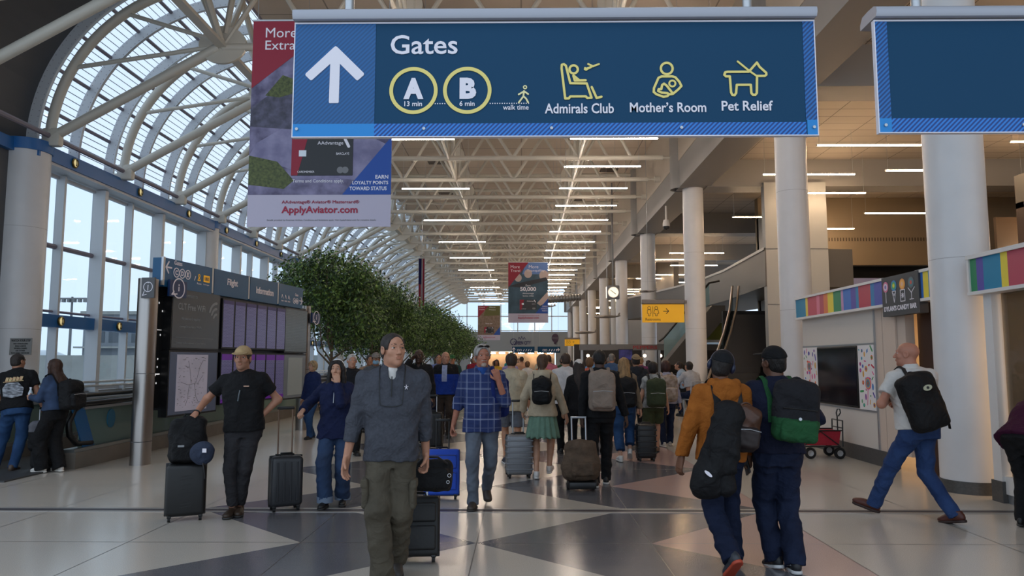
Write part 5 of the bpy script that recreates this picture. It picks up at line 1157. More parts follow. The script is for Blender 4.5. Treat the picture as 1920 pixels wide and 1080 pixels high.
# ================================================================ people
def skin(c): return mat('skin_' + c.strip('#'), c, .5, var=.06, vscale=14, spec=.4)
def cloth(name, c, var=.10, bump=.25, rough=.85): return mat('cloth_' + name, c, rough, var=var, vscale=9, bump=bump, bscale=220, spec=.25, wrinkle=.35)
M_eyew = mat('eye_white', '#cfc8c0', .25); M_iris = mat('eye_iris', '#2a1d14', .15)
def person(label, X, Y, rz, H, look, pose=None, fine=1, group=None):
    """builds one person: a continuous skin body with hair, clothes and shoes as child parts. Local frame: +y forward, +x right."""
    L = dict(girth=1.0, belly=0, fem=0, skin='#b98a6d', hair=('short', '#2a211b'), top=('long', cloth('grey', '#5a5d63')), bottom=('trousers', cloth('jeans', '#27405e')), shoe='#1c1a19', sole='#2a2827', hem=.86, neck=0, lip=None)
    L.update(look); Q = dict(lf=(0, 0), rf=(0, 0), lh=(-.27, .02, .80), rh=(.27, .02, .80), lean=0, roll=0, hy=0, hp=0, hr=0, twist=0, lp=(-.3, -1, 0), rp=(.3, -1, 0), curl=.5, drop=0, lcurl=None, rcurl=None, lpalm=None, rpalm=None, sit=None, shift=0)
    Q.update(pose or {}); s = H / 1.75; g = L['girth']; fem = L['fem']; sd = abs(hash(label)) % 9999 if False else sum(ord(c) * (i + 1) for i, c in enumerate(label)) % 9999
    root = thing('person', label, 'person', (X, Y, 0), R(rz), group=group)
    res = {2: .0075, 1: .011, 0: .017}[fine]
    # ---- joints
    pz = (.925 - Q['drop']) * s if Q['sit'] is None else Q['sit'] + .09
    P_ = A(Q['shift'], 0, pz); ln, rl, tw = R(Q['lean']), R(Q['roll']), R(Q['twist'])
    up = unit((math.sin(rl), math.sin(ln), math.cos(ln) * math.cos(rl)))
    rt = unit(A(math.cos(tw), math.sin(tw), 0)); rt = unit(rt - up * (rt @ up)); fw = np.cross(up, rt)
    hw = (.085 + .008 * fem) * s; hips = {q: P_ + A(q * hw, 0, -.02 * s) for q in (-1, 1)}
    B = lambda x, y, z: P_ + rt * x * s + fw * y * s + up * z * s       # torso frame, z from the pelvis
    sw = (.172 - .026 * fem) * (1 + .35 * (g - 1)) * L.get('shw', 1); NB = B(0, -.005, .545); sh = {q: B(q * sw, -.005, .460) for q in (-1, 1)}
    legs = {}
    for q, f in ((-1, Q['lf']), (1, Q['rf'])):
        fx = f[2] if len(f) > 2 else 0; lift = f[1]; pit = f[3] if len(f) > 3 else 0; fo = f[0]
        an = A(q * (.085 + (.0 if Q['sit'] is None else .04)) * s + fx, fo, .085 * s + lift)
        kn, an = ik(hips[q], an, .435 * s, .425 * s, (q * .12, 1, .1)); legs[q] = (hips[q], kn, an, R(pit))
    arms = {}
    for q, h, pl in ((-1, Q['lh'], Q['lp']), (1, Q['rh'], Q['rp'])):
        t = A(h) * A(1, 1, s) if True else A(h); el, wr = ik(sh[q], t, .285 * s, .255 * s, pl); arms[q] = (sh[q], el, wr)
    hc = NB + up * L.get('hd', .137) * s + fw * .022 * s
    hy, hp_, hr = R(Q['hy']), R(Q['hp']), R(Q['hr'])
    HR = np.array(Matrix.Rotation(hy, 3, 'Z') @ Matrix.Rotation(-hp_, 3, 'X') @ Matrix.Rotation(hr, 3, 'Y'))
    hs = s * (1 - .04 * fem) * 1.0
    W = lambda x, y, z: hc + HR @ (A(x, y, z) * hs)
    # ---- head
    hd = SDF(.012 * hs); E = lambda c, r, sub=False, k=None, rx=0: hd.ell(W(*c), A(r) * hs, HR @ np.array(Matrix.Rotation(rx, 3, 'X')), sub=sub, k=k)
    jw = 1 - .1 * fem
    E((0, -.012, .035), (.076, .097, .084)); E((0, .022, -.028), (.062 * jw, .072, .088)); E((0, .035, -.075), (.05 * jw, .048, .04), k=.02 * hs); E((0, .07, -.098), (.02, .018, .017), k=.02 * hs)
    if fine:
        hd.cap(W(0, .086, .018), W(0, .112, -.026), .0075 * hs, .0125 * hs); E((.012, .1, -.031), (.009, .011, .008), k=.006 * hs); E((-.012, .1, -.031), (.009, .011, .008), k=.006 * hs)
        hd.cap(W(-.034, .083, .032), W(.034, .083, .032), .011 * hs)
        for q in (-1, 1):
            E((q * .031, .101, .011), (.018, .015, .010), True, .010 * hs); E((q * .040, .056, -.020), (.021, .022, .022), k=.02 * hs)
            E((q * .079, -.004, .0), (.010, .026, .033), rx=.25, k=.008 * hs); E((q * .086, .0, .002), (.006, .014, .018), True, .006 * hs)
            hd.cap(W(q * .017, .0865, .0195), W(q * .045, .0795, .0185), .0052 * hs, k=.006 * hs); hd.cap(W(q * .019, .0855, .0025), W(q * .043, .079, .003), .004 * hs, k=.006 * hs)
        E((0, .0935, -.054), (.022, .0075, .004), k=.008 * hs); E((0, .092, -.0645), (.018, .0075, .0055), k=.008 * hs)
        hd.cap(W(-.022, .1, -.059), W(.022, .1, -.059), .002 * hs, k=.003, sub=True)
    else:
        hd.cap(W(0, .086, .018), W(0, .112, -.026), .0085 * hs, .014 * hs)
        for q in (-1, 1): E((q * .079, -.004, .0), (.012, .026, .033), rx=.25)
    nr = (.058 - .010 * fem) * s * (1 + .4 * (g - 1)); hd.cap(W(0, -.022, -.055), NB - up * .06 * s, nr, nr * 1.1, k=.03 * hs)
    hv = hd.mesh({2: .0036, 1: .0052, 0: .009}[fine])
    parts = [hv]
    # ---- hands
    hdir = {}
    for q, palm, cl in ((-1, Q['lpalm'], Q['lcurl']), (1, Q['rpalm'], Q['rcurl'])):
        _, el, wr = arms[q]; d = unit(wr - el); cl = Q['curl'] if cl is None else cl
        d = unit(d + A(0, 0, -.25)) if palm is None else d
        n_ = A(palm) if palm is not None else A(-q * .9, .35, 0)          # palm normal
        n_ = unit(n_ - d * (n_ @ d)); x_ = np.cross(n_, d) * (1 if q > 0 else -1)   # x_ towards the thumb
        if palm is None and x_[1] < 0: x_ = -x_
        hdir[q] = (wr, d, n_, x_)
        hn = SDF(.006 * s); hq = .97 - .08 * fem; G = lambda a, b, c: wr + (x_ * a + n_ * b + d * c) * s * hq
        hn.loft(G(0, 0, -.01), G(0, 0, .095), [(0, .029 * s, .021 * s), (.3, .038 * s, .019 * s), (1, .043 * s, .0125 * s)], side=x_, pw=2.6); hn.cap(G(0, 0, -.09), G(0, 0, .012), .034 * s, .027 * s, flat=.8, side=x_)
        for i, (ox, ln_) in enumerate(((.031, .074), (.010, .083), (-.011, .077), (-.031, .060))):
            p = G(ox, 0, .088); a = cl * (.35 + .08 * i); ph = [p]; sp = ox * .9
            for j, fr in enumerate((.45, .32, .23)):
                dd = d * math.cos(a) + n_ * math.sin(a) + x_ * sp; p = p + unit(dd) * ln_ * fr * s; ph.append(p); a += cl * (1.1 if j == 0 else .8)
            hn.chain(ph, [.0098 * s, .0088 * s, .0082 * s, .0068 * s], k=.003 * s)
        b0 = G(.030, .006, .018); b1 = b0 + unit(x_ * .75 + d * .75 + n_ * (.25 + .5 * cl)) * .046 * s; b2 = b1 + unit(d * .8 + n_ * (.2 + .7 * cl) + x_ * (.3 - .4 * cl)) * .034 * s
        hn.chain([b0, b1, b2], [.015 * s, .0108 * s, .0085 * s], k=.006 * s)
        parts.append(hn.mesh({2: .0042, 1: .0062, 0: .010}[fine]))
    # ---- rest of the body (under the clothes)
    bd = SDF(.03 * s)
    bd.loft(B(0, 0, -.12), B(0, 0, .545), [(0, .12 * s, .09 * s), (.3, .15 * s * g, .105 * s * g), (.65, .155 * s * g, .10 * s * g), (.88, .14 * s, .085 * s), (1, .06 * s, .055 * s)], side=rt)
    for q in (-1, 1):
        a, e, w_ = arms[q]; bd.cap(a, e, .045 * s, .038 * s); bd.cap(e, w_, .041 * s * (1 + .3 * (g - 1)), .027 * s)
        a, k_, n_, _ = legs[q]; bd.cap(a, k_, .078 * s, .048 * s); bd.cap(k_, n_, .047 * s, .034 * s); bare = L['bottom'][0] != 'trousers'; bd.cap(k_ * .88 + n_ * .12 + A(0, -.012, 0), k_ * .5 + n_ * .5 + A(0, -.008, 0), (.056 if bare else .044) * s, (.044 if bare else .036) * s)
    parts.append(bd.mesh(.012 if fine else .018))
    sk = skin(L['skin']); lipc = L['lip'] or tuple(v * f for v, f in zip(hexc(L['skin'])[:3], (.88, .72, .69))) + (1,)
    ml = [sk, mat('lips_' + L['skin'].strip('#'), lipc, .4)]
    bdc = L.get('beard'); 
    if bdc: ml.append(mat('stubble_' + bdc[1].strip('#'), bdc[1], .8))
    def pick(c):
        q = ((c - hc) @ HR) / hs; o = np.zeros(len(c), int)
        o[(np.abs(q[:, 0]) < .023 - 1.2 * np.abs(q[:, 2] + .06)) & (np.abs(q[:, 2] + .0595) < .009) & (q[:, 1] > .082)] = 1
        if bdc:
            if bdc[0] == 'goatee': m = ((q[:, 0] / .031) ** 2 + ((q[:, 2] + .096) / .027) ** 2 < 1) & (q[:, 1] > .03) | ((np.abs(q[:, 0]) < .03) & (np.abs(q[:, 2] + .046) < .005) & (q[:, 1] > .07))
            else: m = (q[:, 2] < -.035) & (q[:, 2] > -.125) & (q[:, 1] > .0) & (np.abs(q[:, 0]) < .09)
            o[m & (o == 0)] = 2
        return o
    body = mobj('body', parts, ml, root, pick)
    if True:
        eb = MB()
        for q in (-1, 1):
            c = W(q * .031, .0735, .0105); Mx = Matrix.LocRotScale(Vector(c), Matrix(HR.tolist()).to_quaternion(), None)
            eb.mi = 0; eb.lathe([(0, -.0125 * hs), (.009 * hs, -.009 * hs), (.0125 * hs, 0), (.009 * hs, .009 * hs), (0, .0125 * hs)], seg=12, M=Mx @ Matrix.Rotation(R(90), 4, 'X'))
            eb.mi = 1; eb.lathe([(.0, .0134 * hs), (.0066 * hs, .0120 * hs)], seg=12, M=Mx @ Matrix.Rotation(R(-90), 4, 'X'))
        eb.build('eyes', [M_eyew, M_iris], root)
        if L['hair'][0] != 'none':
            bw = MB()
            for q in (-1, 1): bw.tube([Vector(W(q * .016, .0955, .0345)), Vector(W(q * .032, .0925, .0375)), Vector(W(q * .05, .080, .034))], .003 * hs, 6, rs=[.0022 * hs, .0028 * hs, .0014 * hs])
            bw.build('eyebrows', mat('brow_' + (L.get('brow') or L['hair'][1]).strip('#'), L.get('brow') or L['hair'][1], .8), root)
    # ---- hair
    st, hcol = L['hair'][:2]; hm = mat('hair_' + hcol.strip('#'), hcol, .55, var=.35, vscale=30, stretch=(1, 1, .15), bump=.8, bscale=160, spec=.4)
    if st not in ('bald', 'none'):
        hh = SDF(.012 * hs); HE = lambda c, r, sub=False, k=None: hh.ell(W(*c), A(r) * hs, HR, sub=sub, k=k)
        vol = {'short': .007, 'crop': .004, 'thick': .017, 'long': .014, 'bob': .024, 'afro': .026, 'receding': .006, 'pony': .01, 'bun': .01}.get(st, .01)
        HE((0, -.014, .036), (.077 + vol, .098 + vol, .084 + vol)); HE((0, -.045, -.01), (.068 + vol, .065 + vol, .075 + vol * .5))
        fz = {'receding': .095, 'crop': .07, 'long': .062, 'longback': .062, 'thick': .078}.get(st, .066)
        HE((0, .15, -.035), (.112, .128, .07 + fz + .004), True, .008 * hs)
        for q in (-1, 1): HE((q * .085, .035, -.055), (.04, .05, .062), True, .008 * hs)
        if st in ('short', 'crop', 'receding', 'thick', 'afro'): HE((0, -.05, -.135), (.12, .12, .07), True, .01 * hs)
        if st == 'long':
            for q in (-1, 1):
                hh.chain([W(q * .05, .045, .095), W(q * .083, .02, .02), W(q * .088, .01, -.09), NB + rt * q * .095 * s + fw * .055 * s - up * .06 * s, NB + rt * q * .09 * s + fw * .11 * s - up * .20 * s], [.022 * hs, .026 * hs, .032 * hs, .034 * hs, .02 * hs], k=.02 * hs)
            hh.chain([W(0, -.07, .0), W(0, -.085, -.1), NB - fw * .09 * s - up * .07 * s, NB - fw * .115 * s - up * .2 * s], [.085 * hs, .085 * hs, .075 * hs, .045 * hs], flat=.55, side=rt, k=.02 * hs)
        if st == 'longback':
            hh.chain([W(0, -.06, .03), W(0, -.085, -.08), NB - fw * .095 * s - up * .06 * s, NB - fw * .135 * s - up * .22 * s], [.088 * hs, .09 * hs, .095 * hs, .06 * hs], flat=.55, side=rt, k=.02 * hs)
            for q in (-1, 1): hh.chain([W(q * .06, .02, .08), W(q * .083, .0, -.02), W(q * .08, -.02, -.13)], [.022 * hs, .026 * hs, .028 * hs], k=.02 * hs)
        if st in ('pony', 'braid'):
            pts = [W(0, -.095, .03), W(0, -.125, -.03), NB - fw * .095 * s + up * .0, NB - fw * .135 * s - up * .12 * s, NB - fw * .15 * s - up * .22 * s]
            hh.chain(pts, [.03 * hs, .036 * hs, .034 * hs, .028 * hs, .014 * hs], k=.015 * hs)
            HE((0, -.055, -.01), (.075, .065, .085))
        if st == 'bun': HE((0, -.105, .07), (.04, .04, .04))
        if st == 'bob':
            HE((0, -.035, -.03), (.092, .08, .085))
            HE((0, .16, -.06), (.1, .13, .105), True, .008 * hs)
        hh.noise = folds(sd, .004 * hs, 3.2, (1, 1, .35)); mobj('hair', [hh.mesh({2: .0045, 1: .0062, 0: .010}[fine])], hm, root)
    # ---- top
    kind, tm = L['top'][:2]; hemz = L['hem'] * s; inf = L['top'][2] if len(L['top']) > 2 else .018
    tp = SDF(.028 * s); h0 = (hemz - pz) / s; belly = L['belly']; wf = 1 - .09 * fem
    def u_(z): return (z - h0) / (.53 - h0)
    shw = L.get('shw', 1); wd = lambda z: np.interp(z, [-.14, 0, .12, .30, .42, .49, .53], [.168 + .01 * fem, .163 + .012 * fem, .150 * wf, .168 * wf * shw, .160 * wf * shw, .106 * shw, .07])
    dp = lambda z: np.interp(z, [-.14, 0, .12, .30, .42, .49, .53], [.118, .118, .108, .122 + .012 * fem, .108, .082, .065])
    sec = [(u_(z), (wd(z) * g + inf) * s, (dp(z) * g + inf) * s + belly * .5 * max(0, 1 - abs(z - .1) / .25), belly * .5 * max(0, 1 - abs(z - .1) / .25)) for z in np.linspace(h0, .53, 12)]
    tp.loft(B(0, 0, h0), B(0, 0, .53), sec, side=rt, pw=2.3)
    tp.cap(sh[-1], sh[1], (.050 + inf * .3) * s, k=.05 * s)
    for q in (-1, 1): tp.cap(NB - up * .012 * s + rt * q * .03 * s - fw * .01 * s, sh[q] + up * .006 * s, .052 * s, .044 * s, k=.045 * s)
    tp.cap(NB - up * .05 * s, NB + up * (.02 + L['neck']) * s, .072 * s, .062 * s, fb=True)
    slen = {'long': 1.95, 'short': .62, 'none': .12, 'roll': 1.35, 'push': 1.6}[kind]
    for q in (-1, 1):
        a, e, w_ = arms[q]; r0, r1, r2 = (.053 + inf * .55) * s * (1 + .5 * (g - 1)) * (1 - .12 * fem), (.044 + inf * .6) * s * (1 + .3 * (g - 1)) * (1 - .1 * fem), (.034 + inf * .55) * s
        if slen <= 1: m = a + (e - a) * slen; tp.cap(a, m, r0, r0 + (r1 - r0) * slen + .006 * s, fb=True, k=.03 * s)
        else: f = slen - 1; tp.cap(a, e, r0, r1, k=.03 * s); tp.cap(e, e + (w_ - e) * f, r1, r1 + (r2 - r1) * f, fb=True, k=.015 * s)
    tp.noise = folds(sd + 1, L.get('wr', .007) * s, 1.0 / s)
    if L.get('vneck'): tp.ell(NB + fw * .085 * s - up * .0 * s, A(.030, .06, .075) * s, sub=True, k=.01)
    topo = mobj('top', [(lambda m: (relax(*m, lam=.3), m[1]))(tp.mesh(res))], tm, root, L.get('toppick') and (lambda c: L['toppick'](c, B, s)))
    if L.get('tm2'): topo.data.materials.append(L['tm2'])
    # collar / hood
    if L.get('collar'):
        cb = SDF(.01 * s); cm_ = L['collar']
        cb.loft(NB - up * .01 * s, NB + up * .05 * s, [(0, .078 * s, .074 * s), (1, .066 * s, .066 * s)], side=rt, pw=2)
        cb.ell(NB + up * .06 * s + fw * .03 * s, A(.05, .065, .07) * s, sub=True, k=.006); mobj('collar', [cb.mesh(res * .8)], cm_, root)
    if L.get('hood'):
        hb = SDF(.03 * s); hb.chain([NB + rt * -.085 * s + fw * .05 * s, NB + rt * -.10 * s - fw * .04 * s + up * .0, NB - fw * .105 * s - up * .015 * s, NB + rt * .10 * s - fw * .04 * s, NB + rt * .085 * s + fw * .05 * s], [.026 * s, .034 * s, .036 * s, .034 * s, .026 * s])
        hb.ell(NB - fw * .112 * s - up * .055 * s, A(.115, .032, .085) * s, k=.05 * s); hb.ell(NB - fw * .118 * s - up * .10 * s, A(.06, .028, .06) * s, k=.05 * s); hb.noise = folds(sd + 5, .008 * s); mobj('hood', [hb.mesh(res)], tm, root)
    # ---- bottom
    bk, bm_ = L['bottom'][:2]; bt = SDF(.025 * s); lw = L['bottom'][2] if len(L['bottom']) > 2 else 1.0
    top_z = .10; bt.loft(B(0, 0, -.13), B(0, 0, top_z), [(0, .15 * s * g, .115 * s * g), (.5, (.168 + .012 * fem) * s * g, .125 * s * g), (1, .158 * s * g, .115 * s * g + belly * .3, belly * .2)], side=rt, pw=2.3)
    for q in (-1, 1):
        a, k_, n_, _ = legs[q]; d1 = unit(k_ - a)
        if bk in ('shorts', 'skirt'):
            f = L.get('shortlen', .72); bt.cap(a, a + (k_ - a) * f, .098 * s * g, .095 * s * lw * g, fb=True)
        else:
            ank = n_ + A(0, 0, L.get('cuff', -.035) * s)
            bt.cap(a, k_, .098 * s * (1 + .6 * (g - 1)), .070 * s * lw, k=.03 * s); bt.cap(k_, k_ + (ank - k_) * 1.0, .069 * s * lw, .058 * s * lw * L.get('flare', 1), fb=True, k=.02 * s)
    if bk == 'skirt':
        bt = SDF(.02 * s); sl_ = L.get('skirtlen', .36); bt.loft(P_ + A(0, 0, -sl_ * s), P_ + A(0, 0, .1 * s), [(0, .235 * s, .20 * s), (.6, .19 * s, .14 * s), (1, .148 * s, .11 * s)], side=rt, pw=2)
    bt.noise = folds(sd + 2, L.get('bwr', .009) * s, 1.0 / s) if bk != 'skirt' else (lambda P: .012 * s * np.sin(14 * np.arctan2(P[..., 1] - P_[1], P[..., 0] - P_[0])) * np.clip((pz + .05 - P[..., 2]) * 3, 0, 1))
    mobj('trousers' if bk == 'trousers' else bk, [(lambda m: (relax(*m, lam=.3), m[1]))(bt.mesh(res))], bm_, root)
    # ---- shoes
    shm = mat('shoe_' + L['shoe'].strip('#'), L['shoe'], .5, bump=.2); som = mat('sole_' + L['sole'].strip('#'), L['sole'], .6)
    toe_out = .14
    for q in (-1, 1):
        _, k_, n_, pit = legs[q]; fd = unit(A(q * toe_out, 1, 0)); f2 = unit(fd * math.cos(pit) - A(0, 0, 1) * math.sin(pit)); u2 = unit(A(0, 0, 1) * math.cos(pit) + fd * math.sin(pit)); r2 = np.cross(f2, u2)
        S_ = lambda x, y, z: n_ + (r2 * x + f2 * y + u2 * (z - .085)) * s * (1 - .08 * fem)
        Rm = np.stack([r2, f2, u2], 1); so = SDF(.02 * s); sh_ = (1 - .08 * fem) * s
        so.ell(S_(0, -.035, .05), A(.037, .045, .05) * sh_, Rm); so.ell(S_(0, .06, .045), A(.043, .095, .042) * sh_, Rm); so.ell(S_(0, .135, .036), A(.045, .06, .032) * sh_, Rm)
        hb_ = L.get('boot', 0); so.cap(S_(0, -.01, .06), S_(0, -.012, .105 + hb_), .042 * sh_, .045 * sh_, fb=True)
        so.cut(-u2, -(u2 @ S_(0, 0, .014)))
        o = mobj('shoe', [so.mesh({2: .006, 1: .008, 0: .012}[fine])], shm, root)
        sl = SDF(.01 * s); sl.ell(S_(0, -.035, .015), A(.041, .05, .06) * sh_, Rm); sl.cap(S_(0, -.03, .012), S_(0, .14, .012), .041 * sh_, .049 * sh_); sl.cut(u2, u2 @ S_(0, 0, .026)); sl.cut(-u2, -(u2 @ S_(0, 0, .0)))
        mobj('sole', [sl.mesh({2: .006, 1: .008, 0: .012}[fine])], som, o)
    rig = dict(root=root, W=W, HR=HR, hs=hs, B=B, s=s, arms=arms, legs=legs, hand=hdir, NB=NB, sh=sh, up=up, fw=fw, rt=rt, P=P_, X=X, Y=Y, rz=R(rz), g=g, inf=inf, dp=dp, wd=wd, fine=fine)
    return rig
def wpos(rig, p):
    """local point of a person -> world"""
    c, q = math.cos(rig['rz']), math.sin(rig['rz']); return (rig['X'] + p[0] * c - p[1] * q, rig['Y'] + p[0] * q + p[1] * c, p[2])
def cap_hat(r, col, back=False, logo=None, nm='cap'):
    W, hs = r['W'], r['hs']; m = cloth('cap_' + col.strip('#'), col); h = SDF(.01 * hs); Rm = r['HR']
    h.ell(W(0, -.010, .042), A(.09, .112, .10) * hs, Rm); n = Rm @ unit((0, -.12, -1)); h.cut(n, n @ W(0, 0, .045))
    o = mobj(nm, [h.mesh({2: .005, 1: .007, 0: .011}[r['fine']])], m, r['root'])
    b = SDF(.008 * hs); f = -1 if back else 1; b.ell(W(0, f * .115, .045), A(.078, .085, .05) * hs, Rm); nn = Rm @ unit((0, f * .22, 1)); c0 = W(0, f * .1, .058); b.cut(nn, nn @ c0); b.cut(-nn, -(nn @ c0) + .008 * hs)
    mobj('brim', [b.mesh({2: .004, 1: .005, 0: .007}[r['fine']])], m, o); return o
def headphones(r, col):
    W, hs = r['W'], r['hs']; m = mat('phones_' + col.strip('#'), col, .35); b = MB()
    b.tube([Vector(W(.088 * math.cos(t), -.01, .03 + .103 * math.sin(t))) for t in np.linspace(-.1, PI + .1, 22)], .011 * hs, 8); o = b.build('headphones', m, r['root'])
    for q in (-1, 1):
        e = SDF(.01); e.ell(W(q * .092, -.005, -.002), A(.022, .038, .044) * hs, r['HR']); mobj('ear_cup', [e.mesh(.006)], m, o)
def strap(r, q, m, name='strap', lx=.10, to=(.14, .02, .16), d0=.0, parent=None, wdt=.022, cutoff=9):
    """shoulder strap running over one shoulder of a person, in the person's frame"""
    B, s, g, inf = r['B'], r['s'], r['g'], r['inf']
    def D(z, x=lx):
        w_, d_ = r['wd'](z) * g + inf, r['dp'](z) * g + inf; return d_ * max(.05, 1 - (min(x, w_ * .99) / w_) ** 2.3) ** (1 / 2.3) + .012
    we = lambda z: r['wd'](z) * g + inf + .008
    pts = [B(q * lx, -D(.22), .22), B(q * lx, -D(.40), .40), B(q * (lx + .005), -.065, .535 + inf * .3), B(q * (lx + .01), -.005, .562 + inf * .3), B(q * (lx + .01), .055, .54 + inf * .3), B(q * (lx + .01), D(.41), .41), B(q * (lx + .015), D(.28, lx + .015), .28), B(q * (lx + .035), D(.2, lx + .035), .19), B(q * we(.16), .02, .16)]
    pts = pts[:cutoff]
    return MB().tube([Vector(p) for p in pts], wdt * s, 8, flat=.28, hint=tuple(r['fw'])).build(name, m, parent)
def RM(Rm, pos): m = Matrix(Rm.tolist()).to_4x4(); m.translation = Vector(pos); return m
def bag_thing(name, label, cat, r, group=None):
    return thing(name, label, cat, (r['X'], r['Y'], 0), r['rz'], group)
def backpack(r, label, mcol, w_=.30, h_=.44, d_=.17, z=.12, m2=None, straps=(1, 1), off=(0, 0), style='day', tilt=0, pocket=True, sm=None):
    B, s = r['B'], r['s']; root = bag_thing('backpack', label, 'backpack', r); g, inf = r['g'], r['inf']
    back = r['dp'](.25) * g + inf + .012; rt, fw, up = r['rt'], r['fw'], r['up']
    t = R(tilt); rr = rt * math.cos(t) + up * math.sin(t); uu = up * math.cos(t) - rt * math.sin(t)
    c0 = B(off[0], -(back / 1 + d_ / 2), z + .20 + off[1]); Rm = np.stack([rr, fw, uu], 1); c = lambda x, y, zz: c0 + rr * x + fw * y + uu * zz
    f = SDF(.035); f.rbox(c(0, .0, 0), A(w_ / 2, d_ / 2, h_ / 2), .07, Rm); f.ell(c(0, -.02, h_ * .28), A(w_ * .44, d_ * .52, h_ * .26), Rm); f.ell(c(0, -.03, -h_ * .2), A(w_ * .46, d_ * .5, h_ * .28), Rm)
    f.noise = folds(len(label), .008); rs = .010 if r['fine'] < 2 else .008
    pk = None; mats_ = [mcol]
    if m2 is not None and style == 'two': mats_ = [mcol, m2]; pk = lambda C_: ((C_ - c0) @ uu < -h_ * .12).astype(int)
    mobj('pack_body', [f.mesh(rs)], mats_, root, pk)
    if pocket:
        f = SDF(.03); f.rbox(c(0, -d_ * .5 - .01, -h_ * .18), A(w_ * .40, .045, h_ * .24), .04, Rm); f.noise = folds(len(label) + 3, .006)
        mobj('front_pocket', [f.mesh(rs)], m2 if (m2 is not None) else mcol, root)
        MB().tube([Vector(c(x * w_ * .36, -d_ * .5 - .052, h_ * .02 - .01 * abs(x))) for x in np.linspace(-1, 1, 7)], .004, 6).build('zipper', MATS['aluminium'], root)
    MB().tube([Vector(c(x, -.0 + .02, h_ * .5 + .03 * (1 - (x / .05) ** 2) - .005)) for x in np.linspace(-.05, .05, 7)], .009, 6).build('grab_loop', mcol, root)
    for q, u in ((-1, straps[0]), (1, straps[1])):
        if u: strap(r, q, sm or (M_blacksatin if u == 2 else mcol), 'shoulder_strap', parent=root, cutoff=7 if u == 2 else 9)
    return root, c, Rm
def suitcase(name, label, X, Y, rz, w_, d_, h_, m, tilt=0, hard=True, handle=.5, ribs=0, hm=None, group=None, z0=.05, plain=False):
    root = thing(name, label, 'suitcase', (X, Y, 0), rz, group); Mx = Matrix.Rotation(R(tilt), 4, 'X')
    if tilt: root.rotation_mode = 'XYZ'
    b = MB(); b.rbox((-w_ / 2, -d_ / 2, z0), (w_ / 2, d_ / 2, z0 + h_), .045 if hard else .03, 4, Mx); sh_ = b.build('shell', m, root)
    q = MB()
    if ribs:
        for k in range(ribs): z = z0 + h_ * (k + 1) / (ribs + 1); q.rbox((-w_ / 2 - .006, -d_ / 2 - .006, z - .012), (w_ / 2 + .006, d_ / 2 + .006, z + .012), .006, 1, Mx)
        q.build('rib', m, sh_)
    q = MB(); q.rbox((-w_ / 2 - .004, -.013, z0 - .004), (w_ / 2 + .004, .013, z0 + h_ + .004), .006, 1, Mx); q.build('zipper_band', M_black, sh_)
    for x in (-1, 1):
        for y in (-1, 1):
            wx, wy = x * (w_ / 2 - .045), y * (d_ / 2 - .035); wb_ = MB(); wb_.rbox((wx - .02, wy - .022, z0 - .012), (wx + .02, wy + .022, z0 + .02), .006, 1, Mx)
            o = wb_.build('wheel_housing', M_black, root); W_ = MB(); W_.cyl((wx - .013, wy + .008, .027), (wx + .013, wy + .008, .027), .026, seg=16, M=Mx); W_.build('wheel', M_blacksatin, o)
    hy_ = d_ / 2 - .035
    if plain:
        q = MB()
        for z, w2 in ((.40, .11), (.37, .11), (.31, .07), (.27, .09), (.23, .09), (.19, .07), (.13, .10), (.10, .10)): q.stroke([(-w2 / 2, z0 + z - .006), (w2 / 2, z0 + z + .006)], .010, -d_ / 2 - .003, -d_ / 2 + .003)
        q.build('embossed_mark', m, sh_)
    if hard and not ribs and not plain:
        for x in (-.30, -.10, .10, .30):
            for y in (-1, 1): MB().rbox((x * w_ - .012, y * d_ / 2 - .004, z0 + .06), (x * w_ + .012, y * d_ / 2 + .004, z0 + h_ - .06), .0035, 1, Mx).build('ridge', m, sh_)
    if not hard:
        for a_, b_ in ((.10, .50), (.56, .88)):
            p_ = MB().rbox((-w_ * .42, -d_ / 2 - .022, z0 + h_ * a_), (w_ * .42, -d_ / 2 + .01, z0 + h_ * b_), .018, 3, Mx).build('front_pocket', m, sh_)
            MB().tube([(-w_ * .40, -d_ / 2 - .02, z0 + h_ * (b_ - .05)), (-w_ * .36, -d_ / 2 - .0235, z0 + h_ * (b_ - .03)), (w_ * .36, -d_ / 2 - .0235, z0 + h_ * (b_ - .03)), (w_ * .40, -d_ / 2 - .02, z0 + h_ * (b_ - .05))], .0035, 5, M=Mx).build('zipper', M_black, p_)
    hm = hm or M_alum
    if handle:
        for x in (-.075, .075): MB().cyl((x, hy_, z0 + h_ - .1), (x, hy_, z0 + h_ + handle), .0085, seg=8, M=Mx).build('handle_tube', hm, root)
        MB().rbox((-.095, hy_ - .016, z0 + h_ + handle - .012), (.095, hy_ + .016, z0 + h_ + handle + .022), .012, 2, Mx).build('handle_grip', M_black, root)
    MB().rbox((-.1, hy_ - .03, z0 + h_ - .005), (.1, hy_ + .02, z0 + h_ + .012), .006, 1, Mx).build('handle_base', M_black, root)
    q = MB(); q.tube([(-.07, -.02, z0 + h_), (-.06, -.02, z0 + h_ + .028), (.06, -.02, z0 + h_ + .028), (.07, -.02, z0 + h_)], .01, 6, M=Mx); q.build('top_handle', M_black, root)
    return root
